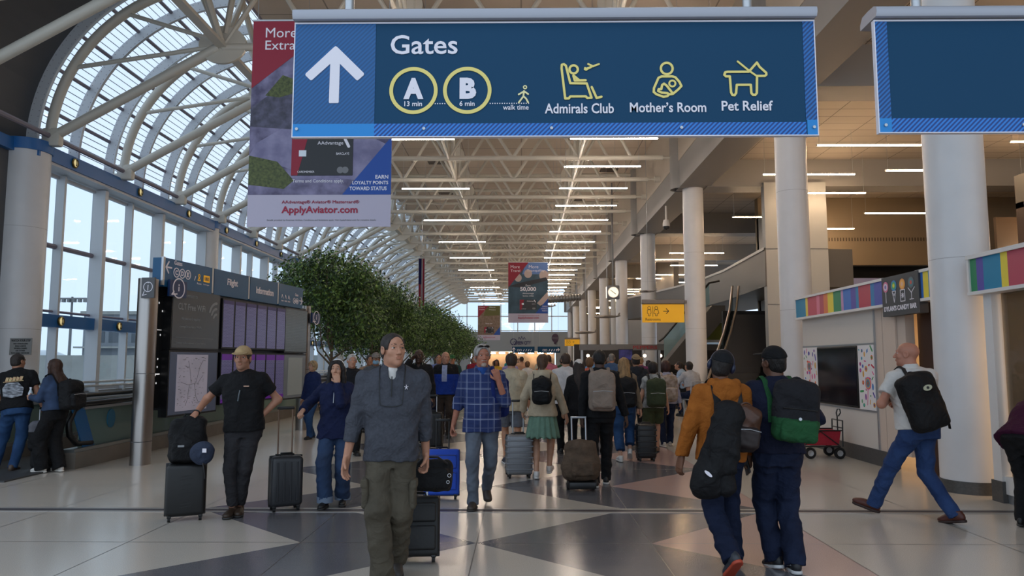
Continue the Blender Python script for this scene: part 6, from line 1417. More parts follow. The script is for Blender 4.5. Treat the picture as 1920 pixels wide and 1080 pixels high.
# ================================================================ foreground travellers
J_olive = cloth('olive_pants', '#4c463b', .12); J_quarter = mat('heather_grey', '#3f4148', .85, wrinkle=.35, col2='#464850', vscale=60, bump=.2, bscale=200, spec=.2)
J_blk = cloth('black', '#141416'); J_char = cloth('charcoal_jeans', '#2b2a2d'); J_navy = cloth('navy_hoodie', '#151d3d'); J_jean = mat('blue_jeans', '#223a5c', .85, col2='#2f4d74', vscale=5, bump=.25, bscale=200, spec=.2)
J_dkjean = mat('dark_jeans', '#131a2e', .85, wrinkle=.3, col2='#1b243b', vscale=5, bump=.25, bscale=200, spec=.2); J_grjean = mat('faded_grey_jeans', '#4f5560', .85, col2='#636a76', vscale=5, bump=.25, bscale=200, spec=.2)
def plaid():
    m = bpy.data.materials.new('blue_plaid'); m.use_nodes = True; n = m.node_tree.nodes; l = m.node_tree.links; b = n['Principled BSDF']; b.inputs['Roughness'].default_value = .85
    t_ = n.new('ShaderNodeTexCoord'); sp = n.new('ShaderNodeSeparateXYZ'); l.new(t_.outputs['Object'], sp.inputs[0]); last = None
    for i, (src, per, off) in enumerate((('X', .15, .0), ('Z', .165, .3))):
        mu = n.new('ShaderNodeMath'); mu.operation = 'MULTIPLY_ADD'; mu.inputs[1].default_value = 1 / per; mu.inputs[2].default_value = off; l.new(sp.outputs[src], mu.inputs[0])
        fr = n.new('ShaderNodeMath'); fr.operation = 'FRACT'; l.new(mu.outputs[0], fr.inputs[0]); r = n.new('ShaderNodeValToRGB'); r.color_ramp.interpolation = 'CONSTANT'; e = r.color_ramp.elements
        for p, c in ((.12, .55), (.16, .0), (.2, .3), (.22, 0), (.55, .12), (.62, 0)): q = e.new(p); q.color = (c, c, c, 1)
        e[0].color = (0, 0, 0, 1); e[-1].color = (0, 0, 0, 1); l.new(fr.outputs[0], r.inputs[0])
        if last is None: last = r.outputs[0]
        else:
            a = n.new('ShaderNodeMath'); a.operation = 'MAXIMUM'; l.new(last, a.inputs[0]); l.new(r.outputs[0], a.inputs[1]); last = a.outputs[0]
    mx = n.new('ShaderNodeMixRGB'); mx.inputs[1].default_value = hexc('#1b2c5c'); mx.inputs[2].default_value = hexc('#aab3cc'); l.new(last, mx.inputs[0]); l.new(mx.outputs[0], b.inputs['Base Color']); MATS['blue_plaid'] = m; return m
def CUTC(c, r, h): n = unit(r['up'] * .85 + r['fw'] * .55); c.cut(n, n @ (r['NB'] + r['up'] * h))
M_bagblk = cloth('bag_black', '#121214', .15, .3, .7)
# -- man in the grey quarter-zip
r = person('man in grey quarter zip pullover and olive trousers walking towards the camera in front', -.965, 5.62, 184, 1.84, dict(girth=1.06, shw=1.12, belly=.035, skin='#b07f66', hair=('receding', '#2b2422'), top=('push', J_quarter, .022), bottom=('trousers', J_olive, 1.22), shoe='#3a3430', hem=.83, neck=.02, hd=.128, wr=.010, bwr=.013, vneck=1, flare=1.12),
           dict(rf=(.14, 0, -.055), lf=(-.18, .06, .06, 22), rh=(.325, .06, .83), lh=(-.25, -.12, .80), hy=30, hp=-4, roll=0, twist=3, curl=.45, lcurl=.9, rp=(.5, -1, 0)), fine=2)
B, s = r['B'], r['s']; cq = SDF(.01); cq.loft(r['NB'] - r['up'] * .0, r['NB'] + r['up'] * .062, [(0, .088, .082), (1, .074, .076)], side=r['rt'], pw=2); CUTC(cq, r, .05); cq.ell(r['NB'] + r['up'] * .03 + r['fw'] * .11, A(.028, .07, .08), sub=True, k=.006); mobj('collar', [cq.mesh(.006)], J_quarter, r['root'])
ts = SDF(.01); ts.cap(r['NB'] - r['up'] * .14 + r['fw'] * .05, r['NB'] - r['up'] * .04 + r['fw'] * .012, .075, .074, fa=True); ts.cap(r['NB'] - r['up'] * .05, r['NB'] + r['up'] * .022 + r['fw'] * .006, .074, .066, fb=True); mobj('undershirt', [ts.mesh(.007)], cloth('white_tee', '#c4c1bd'), r['root'])
dz = lambda z, x=0: r['dp'](z) * r['g'] + r['inf'] + .008 + (.0175 * 2 * max(0, 1 - abs(z - .1) / .25)) / s
MB().tube([Vector(B(0, dz(z) + .004, z)) for z in (.49, .44, .39, .35)], .004, 6).build('zip', M_black, r['root'])
MB().tube([Vector(B(*p)) for p in ((-.085, .0, .575), (-.09, .06, .54), (-.085, .128, .45), (-.08, .152, .36), (-.075, .162, .30), (-.03, .168, .285), (.03, .168, .285), (.075, .164, .295), (.082, .152, .36), (.085, .128, .45), (.09, .06, .54), (.085, .0, .575))], .003, 6).build('eyeglass_cord', M_black, r['root'])
q = MB()
for a_ in range(5): q.tube([Vector(B(-.10, .131, .415)), Vector(B(-.10 + .014 * math.cos(a_ * 1.26 + .3), .133, .415 + .018 * math.sin(a_ * 1.26 + .3)))], .0025, 5)
q.build('chest_emblem', M_signwhite, r['root'])
for q_ in (-1, 1):
    a_, k_, n_, _ = r['legs'][q_]; d_ = a_ + (k_ - a_) * .72; f = SDF(.015); f.rbox(d_ + A(q_ * .085, .01, 0), A(.025, .075, .095), .02); f.rbox(d_ + A(q_ * .093, .01, .085), A(.024, .08, .03), .012); mobj('cargo_pocket', [f.mesh(.007)], J_olive, r['root'])
suitcase('suitcase', 'black suitcase rolled behind the man in grey pullover', -.84, 6.12, R(6), .36, .24, .46, mat('case_black', '#131314', .6, bump=.2), tilt=-14, hard=False, handle=.42, hm=M_alum)
f = SDF(.03); f.rbox(A(-.72, 6.02, .70), A(.17, .11, .12), .05, np.array(Matrix.Rotation(R(-14), 3, 'X'))); f.rbox(A(-.70, 5.91, .69), A(.13, .03, .08), .025); f.noise = folds(3, .008)
t_ = thing('shoulder_bag', 'black laptop bag stacked on the suitcase behind the man in grey', 'bag', (0, 0, 0)); mobj('bag_body', [f.mesh(.008)], M_bagblk, t_); MB().tube([(-.82, 5.92, .80), (-.75, 5.87, .86), (-.65, 5.87, .86), (-.58, 5.92, .8)], .01, 6).build('carry_handle', M_black, t_)
q = MB(); q.ring(-.56, .72, .013, .004, 5.875, 5.88); q.ring(-.57, .67, .011, .004, 5.875, 5.88); q.build('buckle', M_alum, t_)

# -- man in black polo and tan cap
r = person('man in black polo shirt and tan cap leaning on his stacked luggage', -2.98, 7.95, 188, 1.77, dict(girth=1.12, belly=.03, skin='#a8775f', hair=('short', '#3a2f28'), beard=('full', '#996f59'), top=('short', J_blk, .026), bottom=('trousers', J_char, .98), shoe='#37291f', hem=.86, boot=.07, cuff=.03, wr=.007),
           dict(rf=(.06, 0, -.06), lf=(-.02, 0, .06), rh=(.41, .13, 1.05), lh=(-.215, .02, 1.0), rp=(.7, -.4, -.6), lp=(-1, -.6, 0), roll=3, hy=-4, hp=-3, rcurl=.7, rpalm=(0, 0, -1), shift=-.05, lcurl=.1, lpalm=(.5, 0, .3)), fine=2)
cap_hat(r, '#a88f6a')
B = r['B']; cq = SDF(.008); cq.loft(r['NB'] - r['up'] * .02, r['NB'] + r['up'] * .03, [(0, .094, .088), (1, .08, .078)], side=r['rt'], pw=2); CUTC(cq, r, .02); mobj('collar', [cq.mesh(.007)], J_blk, r['root'])
MB().text('CREW', .0, 0, .06, .014, 0, .002, .02, M=Matrix(((-1, 0, 0, -.05), (0, -1, 0, .170), (0, 0, 1, 1.345), (0, 0, 0, 1)))) if False else None
q = MB().box((-.12, .166, 1.335), (-.065, .171, 1.345)); q.build('chest_print', mat('print_orange', '#c9a08a', .6), r['root'])
MB().tube([Vector(B(*p)) for p in ((.0, .165, .36), (.012, .172, .30), (.02, .172, .25))], .016, 8, flat=.5).build('sunglasses', mat('sunglass_lens', '#6d7880', .15, .3), r['root'])
wr_, d_, n_, x_ = r['hand'][-1]; MB().tube([Vector(wr_ - d_ * .015 + (x_ * math.cos(t) * .034 + n_ * math.sin(t) * .026)) for t in np.linspace(0, 2 * PI, 14)[:-1]], .009, 6, True).build('watch', M_black, r['root'])
wr_, d_, n_, x_ = r['hand'][1]; MB().tube([Vector(wr_ - d_ * .015 + (x_ * math.cos(t) * .034 + n_ * math.sin(t) * .03)) for t in np.linspace(0, 2 * PI, 14)[:-1]], .008, 6, True).build('wristband', M_black, r['root'])
suitcase('suitcase', 'matte black hard suitcase carrying a black backpack, left of the cap man', -3.42, 7.72, R(24), .38, .25, .52, mat('case_matte_black', '#0f0f10', .45), handle=0, ribs=0, plain=True)
t_ = thing('backpack', 'black backpack resting upright on the matte black suitcase', 'backpack', (-3.42, 7.72, .572), R(20)); f = SDF(.04)
f.rbox(A(0, 0, .22), A(.18, .11, .225), .08); f.ell(A(0, -.08, .15), A(.15, .09, .15)); f.ell(A(.03, .02, .38), A(.12, .1, .09)); f.noise = folds(31, .014, .8); mobj('pack_body', [f.mesh(.009)], M_bagblk, t_)
f = SDF(.02); f.rbox(A(-.02, -.135, .12), A(.12, .03, .09), .03); f.noise = folds(33, .008); mobj('front_pocket', [f.mesh(.009)], M_bagblk, t_); MB().box((-.08, -.172, .17), (-.02, -.165, .19)).build('reflective_tab', mat('tab_grey', '#8a8d90', .4), t_)
MB().tube([(-.05, .02, .44), (-.03, .02, .485), (.03, .02, .485), (.06, .02, .44)], .012, 6).build('grab_loop', M_bagblk, t_)
t_ = thing('neck_pillow', 'slate blue travel pillow hanging from the black backpack', 'pillow', (-3.2, 7.56, .58)); f = SDF(.03); f.ell(A(0, 0, .1), A(.12, .09, .115)); f.ell(A(.03, -.03, .14), A(.1, .07, .08)); f.noise = folds(8, .006); mobj('cushion', [f.mesh(.008)], cloth('slate', '#30384a'), t_)
MB().box((.045, -.105, .12), (.085, -.098, .16)).build('care_tag', M_signwhite, t_); MB().tube([(.03, -.05, .02), (.05, -.06, -.04), (.06, -.05, -.14)], .007, 6).build('cord', M_black, t_)

# -- woman with white headphones
r = person('woman in navy fleece with white headphones and a hand at her mouth', -2.08, 8.45, 183, 1.63, dict(fem=1, girth=1.02, skin='#b88a70', hair=('long', '#17110f'), top=('long', J_navy, .045), bottom=('trousers', mat('indigo_jeans', '#1a2c48', .85, col2='#243b5c', vscale=5, bump=.25, bscale=200), 1.28), shoe='#141415', hem=.80, neck=.02, wr=.012, flare=1.22, cuff=.0),
           dict(rf=(.12, 0, .0), lf=(-.06, 0, .0), rh=(.35, .10, 1.13), lh=(-.035, .16, 1.465), rp=(.6, -.8, -.4), lp=(-.35, -.1, -1), hp=-6, hy=-3, lcurl=.95, rcurl=1.1, lpalm=(.3, -1, .1), rpalm=(-.3, .2, -1)), fine=2)
headphones(r, '#d6d2cf'); MB().tube([Vector(r['B'](0, r['dp'](z) + .062, z)) for z in (.46, .40, .34, .30)], .004, 6).build('zip', M_alum, r['root'])
for q_ in (-1, 1):
    a_, k_, n_, _ = r['legs'][q_]; MB().lathe([(.088, -.015), (.09, .05), (.082, .05)], seg=20, c=(n_[0], n_[1], n_[2])).build('jean_cuff', mat('cuff_pale', '#6d7c90', .8), r['root'])
suitcase('suitcase', 'dark grey hard spinner suitcase held by the woman with headphones', -2.56, 8.22, R(28), .34, .23, .53, mat('case_graphite', '#2e2f32', .35, .2), handle=.50, hm=mat('bronze_tube', '#7a6252', .35, .7))

# -- man in blue plaid shirt
PL = plaid()
r = person('grey haired man in blue plaid shirt pulling a bright blue suitcase', -.44, 8.42, 184, 1.80, dict(girth=1.06, belly=.03, skin='#a86e58', hair=('thick', '#9a9692'), beard=('goatee', '#a89488'), top=('roll', PL, .034), bottom=('trousers', J_grjean, 1.02), shoe='#3a3029', sole='#2a2522', hem=.80, wr=.009, vneck=1),
           dict(rf=(.10, 0, .01), lf=(-.30, .10, .03, 30), rh=(.34, -.10, .80), lh=(-.17, .17, 1.36), rp=(.5, -1, 0), lp=(-.35, -.5, -1), hy=12, hp=0, lcurl=1.7, rcurl=1.0, lpalm=(.4, -1, .2), curl=.5), fine=2)
W = r['W']; q = MB()
for k_ in (-1, 1): q.disc(0, 0, .027, -.004, .004, 20, M=Matrix.Translation(Vector(W(k_ * .034, .072, .105))) @ Matrix.Rotation(R(-55), 4, 'X'), rz=.02)
q.tube([Vector(W(-.07, .05, .10)), Vector(W(0, .083, .108)), Vector(W(.07, .05, .10))], .004, 6); q.build('sunglasses', mat('dark_lens', '#1a1412', .1), r['root'])
ts = SDF(.01); ts.cap(r['NB'] - r['up'] * .12 + r['fw'] * .06, r['NB'] + r['up'] * .0 + r['fw'] * .012, .075, .07, fb=True); mobj('undershirt', [ts.mesh(.008)], cloth('blue_tee', '#22488a'), r['root'])
cq = SDF(.008); cq.loft(r['NB'] - r['up'] * .01, r['NB'] + r['up'] * .05, [(0, .096, .09), (1, .082, .082)], side=r['rt'], pw=2); CUTC(cq, r, .03); cq.ell(r['NB'] + r['up'] * .0 + r['fw'] * .11, A(.04, .07, .08), sub=True, k=.006); mobj('collar', [cq.mesh(.007)], PL, r['root'])
t_, c_, Rm = backpack(r, 'royal blue backpack hung on the left shoulder of the plaid man', cloth('royal_pack', '#14245e'), .30, .46, .15, .05, straps=(1, 0), off=(-.16, -.02))
suitcase('suitcase', 'bright blue fabric suitcase pulled by the man in plaid', -.93, 8.83, R(4), .41, .25, .52, mat('case_blue', '#1747b4', .7, bump=.25, bscale=200), tilt=-13, hard=False, handle=.36, hm=M_black)

# -- two men walking away on the right
J_rust = mat('rust_hoodie', '#8c4f1b', .9, wrinkle=.35, col2='#995921', vscale=14, bump=.4, bscale=150, spec=.2)
r = person('man in rust orange hoodie walking away with bags on both shoulders', 1.56, 5.95, 4, 1.70, dict(girth=1.0, skin='#6b4632', hair=('short', '#1b1614'), top=('long', J_rust, .036), bottom=('trousers', J_dkjean, 1.2), shoe='#33363c', sole='#b0432a', hem=.86, hood=1, wr=.011, bwr=.013, flare=1.15),
           dict(lf=(-.25, .08, .06, 40), rf=(.12, 0, .03), lh=(-.31, .03, .88), rh=(.29, .16, .84), lp=(-.6, -1, 0), rp=(.6, -1, 0), hy=-22, hr=14, hp=-12, roll=2, lcurl=.5, rcurl=1.1), fine=2)
hat = cap_hat(r, '#17181b'); headphones(r, '#20263c')
w_, d_, n_, x_ = r['hand'][1]; ph = thing('phone', 'black phone held low by the man in the rust hoodie', 'phone', wpos(r, w_ + d_ * .085 + n_ * .03), r['rz']); MB().rbox((-.008, -.045, -.075), (.008, .045, .075), .006, 2, M=Matrix.Rotation(R(-25), 4, 'X')).build('phone_body', M_black, ph)
B = r['B']; bg1 = bag_thing('duffel_bag', 'big black padded bag slung low on the back of the rust hoodie man', 'bag', r); f = SDF(.05); dv = unit(A(-.36, -.05, -1)); c0 = B(-.10, -.30, .10)
f.cap(c0 + A(.06, 0, .20), c0 + dv * .17, .115, .13, flat=.75); f.ell(c0 + dv * .27 + A(-.02, -.02, 0), A(.13, .10, .13)); f.ell(c0 + A(.0, -.08, -.02), A(.11, .06, .16)); f.ell(c0 + dv * .33 + A(-.03, -.01, 0), A(.11, .085, .10)); f.rbox(c0 + dv * .1 + A(.02, -.09, 0), A(.085, .05, .13), .04); f.noise = folds(41, .013, .9); mobj('bag_body', [f.mesh(.008)], M_bagblk, bg1)
f = SDF(.03); f.ell(c0 + dv * .30 + A(.10, -.06, 0.0), A(.075, .06, .11)); f.noise = folds(43, .01); mobj('side_pouch', [f.mesh(.008)], M_bagblk, bg1)
strap(r, -1, M_bagblk, 'shoulder_strap', lx=.085, parent=bg1, wdt=.03); MB().disc(0, 0, .035, -.002, .002, 14, rz=.012, M=Matrix.Translation(Vector(c0 + dv * .22 + A(-.08, -.135, 0))) @ Matrix.Rotation(R(40), 4, 'Y')).build('patch', M_signwhite, bg1)
t_, c_, Rm = backpack(r, 'small brown backpack on the right side of the rust hoodie man', mat('brown_leather', '#4a2c1c', .5, var=.2, vscale=12, bump=.2), .235, .34, .12, -.0, m2=mat('brown_dark', '#201412', .6), style='two', straps=(0, 2), off=(.105, .0), tilt=-6)
r = person('man in navy sweater and black cap walking away beside the rust hoodie', 2.01, 6.0, 2, 1.73, dict(girth=1.14, belly=.02, skin='#5a3a2a', hair=('crop', '#15110f'), top=('long', cloth('navy_knit', '#12172c'), .03), bottom=('trousers', J_dkjean, 1.24), shoe='#15161a', sole='#c9c9c9', hem=.90, wr=.009, bwr=.013, flare=1.15),
           dict(lf=(.02, .0, .05, 12), rf=(-.12, .0, -.02, 4), lh=(-.13, .22, 1.10), rh=(.17, .22, 1.10), lp=(-1, -.6, -.2), rp=(1, -.6, -.2), hy=24, hr=-8, hp=-12, curl=.9), fine=2)
cap_hat(r, '#101012')
GP = cloth('forest_green', '#1d4a2a', .15); t_, c_, Rm = backpack(r, 'black and green backpack on the man in the navy sweater', cloth('pack_charcoal', '#1b1b1f', .15), .34, .46, .17, .08, m2=GP, style='two', sm=GP, straps=(1, 1), off=(.055, .03), tilt=-6, pocket=False)
f = SDF(.04); f.rbox(c_(0, -.09, -.14), A(.14, .05, .085), .045, Rm); f.noise = folds(9, .009); mobj('front_pocket', [f.mesh(.008)], GP, t_); MB().tube([Vector(c_(x, -.09, .02)) for x in np.linspace(-.13, .13, 6)], .005, 6).build('zipper', M_black, t_); MB().disc(0, 0, .012, -.004, .004, 12, M=Matrix.Translation(Vector(c_(-.02, -.145, -.05)))).build('button', M_alum, t_)
for q_ in (-1, 1):
    a_, k_, n_, pit = r['legs'][q_]; q = MB()
    q.tube([Vector(n_ + A(.045, .10, -.055)), Vector(n_ + A(.05, .05, -.045)), Vector(n_ + A(.046, -.03, -.02))], .006, 6, flat=.5); q.tube([Vector(n_ + A(-.045, .10, -.055)), Vector(n_ + A(-.05, .05, -.045)), Vector(n_ + A(-.046, -.03, -.02))], .006, 6, flat=.5); q.build('shoe_stripe', mat('silver_stripe', '#b9bcc2', .35, .4), r['root'])

# -- bald man striding left with a black backpack
r = person('bald man in white short sleeve shirt and jeans striding past the candy shop', 4.04, 7.75, 34, 1.86, dict(girth=1.12, belly=.01, skin='#b27a64', hair=('none', '#4a3a30'), top=('short', cloth('white_shirt', '#cfccc8', .04), .03), bottom=('trousers', mat('bright_jeans', '#22345a', .85, wrinkle=.3, col2='#2d436c', vscale=5, bump=.25, bscale=200, spec=.2), 1.08), shoe='#4a1f14', sole='#2a1610', hem=.86, wr=.007, flare=1.05),
           dict(rf=(-.27, .02, .0, 12), lf=(.46, .03, -.04, -14), lh=(-.06, .27, 1.12), rh=(.20, .27, 1.10), lp=(-1, -.2, -.3), rp=(1, -.3, -.3), hy=20, hp=-4, lean=6, drop=.035, curl=.9, twist=-30), fine=2)
cq = SDF(.008); cq.loft(r['NB'] - r['up'] * .01, r['NB'] + r['up'] * .045, [(0, .09, .085), (1, .076, .078)], side=r['rt'], pw=2); CUTC(cq, r, .03); mobj('collar', [cq.mesh(.007)], MATS['cloth_white_shirt'], r['root'])
t_, c_, Rm = backpack(r, 'large black backpack with a round patch on the bald man in white', M_bagblk, .36, .56, .20, .02, straps=(2, 0), off=(-.10, .0), tilt=14, pocket=False)
MB().disc(0, 0, .045, -.004, .004, 24, rz=.028, M=RM(Rm, c_(.03, -.128, .13))).build('patch', mat('patch_cream', '#b4b49a', .6), t_); MB().disc(0, 0, .014, -.007, .004, 16, M=RM(Rm, c_(.03, -.128, .13))).build('patch_mark', M_black, t_)
MB().tube([Vector(c_(.15, -.02, .20)), Vector(c_(.2, .0, .02)), Vector(c_(.21, .02, -.18)), Vector(c_(.19, .04, -.33))], .02, 8, flat=.3).build('hanging_strap', M_bagblk, t_)

# -- woman bending at the right edge
r = person('person in dark purple sweater bending forward at the right picture edge', 4.86, 7.42, -60, 1.62, dict(fem=1, girth=1.12, skin='#a9785f', hair=('longback', '#1d1412'), top=('long', cloth('plum', '#3c0f2c'), .04), bottom=('trousers', J_blk, 1.1), shoe='#151515', hem=.84), dict(lean=52, hp=-35, lh=(-.15, .55, .75), rh=(.15, .55, .75), lf=(.05, 0), rf=(-.05, 0)), fine=1)

# -- two people at the walkway entrance on the left
J_den = mat('denim_jacket', '#20304a', .85, col2='#2c4060', vscale=6, bump=.3, bscale=160)
r = person('man in black printed t-shirt bending over the moving walkway rail', -7.42, 11.0, 18, 1.76, dict(girth=1.1, skin='#9a6c54', hair=('crop', '#2a221e'), top=('short', J_blk, .03), bottom=('trousers', J_jean, 1.12), shoe='#4a3a30', hem=.88), dict(lean=14, roll=-6, lh=(-.35, .35, 1.08), rh=(.36, .04, .80), lf=(.1, 0, -.18), rf=(-.05, 0, -.08), hy=-30, lp=(-1, -.6, 0), rp=(.6, -1, 0)), fine=1)
B = r['B']; pl_ = bpy.data.objects.new('shirt_print', bpy.data.meshes.new('shirt_print')); 
q = MB(); 
Mb = Matrix((list(r['rt']) + [0], list(r['fw']) + [0], list(r['up']) + [0], [0, 0, 0, 1])).transposed(); Mb.translation = Vector(B(0, -(r['dp'](.3) * 1.1 + .042), .05))
[q.prism([(-.11 + .045 * k_, .30), (-.075 + .045 * k_, .30), (-.06 + .045 * k_, .355 - .01 * (k_ % 2)), (-.095 + .045 * k_, .36)], -.004, .012, M=Mb) for k_ in range(5)]; q.stroke([(-.13, .292), (.12, .292)], .008, -.004, .012, M=Mb); q.build('shirt_lettering', mat('print_gold', '#b8a878', .6, col2='#c08a6a', vscale=30), r['root']); bpy.data.objects.remove(pl_)
q = MB(); 
q.prism([(-.13, .08), (-.02, .05), (.11, .07), (.13, .18), (.06, .27), (-.09, .28), (-.14, .2)], -.004, .012, M=Mb)
q.build('shirt_picture', mat('print_grey', '#2a2d34', .6, col2='#a0a4ac', vscale=26, detail=8, stretch=(.6, 1, 2)), r['root'])
t_ = thing('backpack', 'grey and black backpack dangling from the hand of the bending man', 'backpack', (-7.0, 10.95, .28), R(20)); f = SDF(.03); f.rbox(A(0, 0, .24), A(.16, .09, .22), .07); f.ell(A(0, -.07, .14), A(.13, .07, .12)); f.noise = folds(77, .012, .8); mobj('pack_body', [f.mesh(.01)], [M_bagblk, cloth('pack_grey', '#5a5a60')], t_, lambda C_: ((C_[:, 2] > .30)).astype(int))
MB().tube([(0, 0, .45), (.03, 0, .52), (.07, 0, .45)], .012, 6).build('grab_loop', M_bagblk, t_); MB().tube([(.05, -.06, .2), (.14, -.08, .02), (.1, -.1, -.14), (.2, -.12, -.24)], .01, 6, flat=.4).build('hanging_strap', M_bagblk, t_)
r = person('woman in denim jacket with long brown hair facing the windows', -6.78, 10.9, 78, 1.66, dict(fem=1, girth=1.06, skin='#b88a70', hair=('longback', '#3a2318'), top=('long', J_den, .032), bottom=('trousers', J_blk, 1.5), shoe='#c9c4bd', sole='#d8d4cc', hem=.94, flare=1.1), dict(lh=(-.12, .33, 1.14), rh=(.12, .33, 1.14), lean=5, lf=(.1, 0), rf=(-.05, 0), hp=-8, curl=.9), fine=1)
w_, d_, n_, x_ = r['hand'][-1]; bo = thing('water_bottle', 'clear pale bottle held by the denim jacket woman', 'bottle', wpos(r, w_ + d_ * .07 + n_ * .03 - A(0, 0, .04))); MB().lathe([(0, 0), (.03, 0), (.032, .1), (.014, .15), (.014, .17)], seg=16).build('bottle_body', mat('bottle_pale', '#c3ccd2', .15), bo); MB().lathe([(.016, .165), (.016, .185), (0, .185)], seg=12).build('bottle_cap', M_signwhite, bo)
backpack(r, 'round black backpack on the woman in the denim jacket', M_bagblk, .32, .42, .22, .02, straps=(1, 1))
suitcase('suitcase', 'black suitcase standing in front of the denim jacket woman', -7.02, 11.12, R(70), .36, .23, .55, mat('case_black', '#131314', .6), handle=.3)
# ================================================================ middle distance travellers seen from behind
BK = dict
J_cream = cloth('cream', '#b3a78f'); J_creamh = cloth('cream_hoodie', '#b0a088'); J_sage = cloth('sage', '#64806f'); J_gsh = cloth('grey_shorts', '#5d6068'); J_wt = cloth('white_t', '#c3c0c0'); J_olv = cloth('olive', '#3b4028')
r = person('man in cream t-shirt and grey shorts seen from behind', -.16, 11.7, 2, 1.74, BK(girth=1.06, skin='#b58468', hair=('thick', '#33241c'), top=('short', J_cream, .034), bottom=('shorts', J_gsh, 1.05), shoe='#2a3040', sole='#c9c9c9', hem=.84), dict(lf=(.2, 0, 0), rf=(-.25, .05, 0, 25), rh=(.3, .1, .8)), fine=1)
r = person('woman in cream hoodie and sage green skirt seen from behind', .29, 10.45, -4, 1.72, BK(fem=1, skin='#b98c72', hair=('braid', '#4a3424'), top=('long', J_creamh, .036), bottom=('skirt', J_sage), shoe='#cfcbc6', sole='#d8d4cf', hem=.86, hood=1), dict(lf=(-.05, 0, 0), rf=(.16, .05, 0, -12), lh=(-.28, .1, .92), rh=(.33, .05, .84)), fine=1)
backpack(r, 'small black backpack on the woman in the cream hoodie', M_bagblk, .27, .36, .13, .09, straps=(1, 1))
suitcase('suitcase', 'silver ribbed spinner suitcase beside the woman in the green skirt', -.04, 10.5, R(8), .36, .24, .54, mat('case_silver', '#7d7f83', .35, .4), handle=.45, ribs=6)
r = person('man in plain white t-shirt seen from behind beyond the green skirt', .77, 13.1, 0, 1.76, BK(girth=1.08, skin='#b28468', hair=('short', '#3a2a20'), top=('short', J_wt, .032), bottom=('trousers', J_blk, 1.1), hem=.86), dict(lf=(.15, 0), rf=(-.2, .05, 0, 20)), fine=1)
r = person('woman in black jacket and white sun cap among the queue', .93, 12.2, 2, 1.64, BK(fem=1, skin='#a87a60', hair=('longback', '#2a1e18'), top=('long', J_blk, .035), bottom=('trousers', J_blk, 1.1), hem=.86), dict(lf=(.1, 0), rf=(-.1, 0)), fine=1)
cap_hat(r, '#c9c5c2')
r = person('tall man all in black carrying a sand coloured backpack', 1.02, 9.85, 0, 1.77, BK(girth=1.05, skin='#4a3226', hair=('crop', '#120e0d'), top=('long', J_blk, .03), bottom=('trousers', J_blk, 1.15), shoe='#1a1818', sole='#c5c2be', hem=.86, bwr=.011), dict(lf=(-.12, 0), rf=(.16, 0), lh=(-.24, -.06, .86), rh=(.34, .03, .86), lcurl=1.1), fine=1)
backpack(r, 'sand coloured backpack with a dark label on the man in black', cloth('sand', '#85766a'), .34, .50, .18, .08, straps=(1, 1))
t_ = thing('rolling_backpack', 'brown wheeled backpack rolled by the man in black', 'suitcase', (.74, 9.52, 0), R(4)); f = SDF(.04); tm_ = np.array(Matrix.Rotation(R(-12), 3, 'X'))
f.rbox(A(0, .0, .36), A(.2, .11, .25), .08, tm_); f.ell(A(0, -.1, .27), A(.17, .09, .14)); f.ell(A(0, -.02, .5), A(.14, .1, .12)); f.ell(A(.19, 0, .28), A(.06, .08, .15)); f.ell(A(-.19, 0, .28), A(.06, .08, .15)); f.noise = folds(61, .012, .9); mobj('pack_body', [f.mesh(.009)], cloth('taupe', '#57483b', .2), t_)
f = SDF(.03); f.rbox(A(0, -.17, .28), A(.14, .04, .09), .035); f.noise = folds(62, .008); mobj('front_pocket', [f.mesh(.009)], MATS['cloth_taupe'], t_); MB().rbox((-.17, -.16, .03), (.17, .1, .12), .02, 2).build('base', M_black, t_)
for x in (-.09, .09): MB().cyl((x, .14, .5), (x, .19, .88), .011, seg=8).build('handle_tube', M_alum, t_)
MB().cyl((-.1, .19, .88), (.1, .19, .88), .014, seg=8).build('handle_grip', M_alum, t_)
for x in (-.16, .16): MB().cyl((x - .02, .04, .045), (x + .02, .04, .045), .045, seg=16).build('wheel', M_blacksatin, t_)
r = person('blonde long haired woman in jeans with a black backpack', 1.66, 12.2, 0, 1.68, BK(fem=1, skin='#b98c72', hair=('longback', '#8a6a44'), top=('long', cloth('tan_top', '#7a6a58'), .025), bottom=('trousers', J_jean, 1.35), shoe='#cbc7c2', sole='#d0ccc6', hem=.92, cuff=.10), dict(lf=(-.05, 0), rf=(.05, .08, 0, 30)), fine=1)
backpack(r, 'plain black backpack below the long blonde hair', M_bagblk, .32, .46, .17, .02)
r = person('person in beige cap and dark hooded jacket among the queue', 2.22, 14.6, 0, 1.74, BK(skin='#a07458', hair=('short', '#2a211c'), top=('long', cloth('slate_jacket', '#2a2c31'), .04), bottom=('trousers', J_blk, 1.1), hood=1), dict(lf=(.1, 0), rf=(-.1, 0)), fine=1); cap_hat(r, '#8a765c', back=True)
r = person('short haired woman in olive shorts with a green roll top backpack', 2.32, 13.3, 2, 1.60, BK(fem=1, girth=1.08, skin='#b58468', hair=('bob', '#1f1512'), top=('short', cloth('grey_print', '#8a8a88', .5), .03), bottom=('shorts', J_olv, 1.15), shoe='#7a5a40', hem=.86, shortlen=.8), dict(lf=(-.08, 0), rf=(.12, 0)), fine=1)
backpack(r, 'green roll top backpack on the woman in olive shorts', cloth('army_green', '#39402c'), .34, .48, .16, .02, straps=(2, 2))
suitcase('suitcase', 'black ribbed suitcase next to the woman in olive shorts', 2.0, 12.25, R(4), .31, .22, .54, mat('case_satin', '#0e0e0f', .4), handle=0, ribs=5)
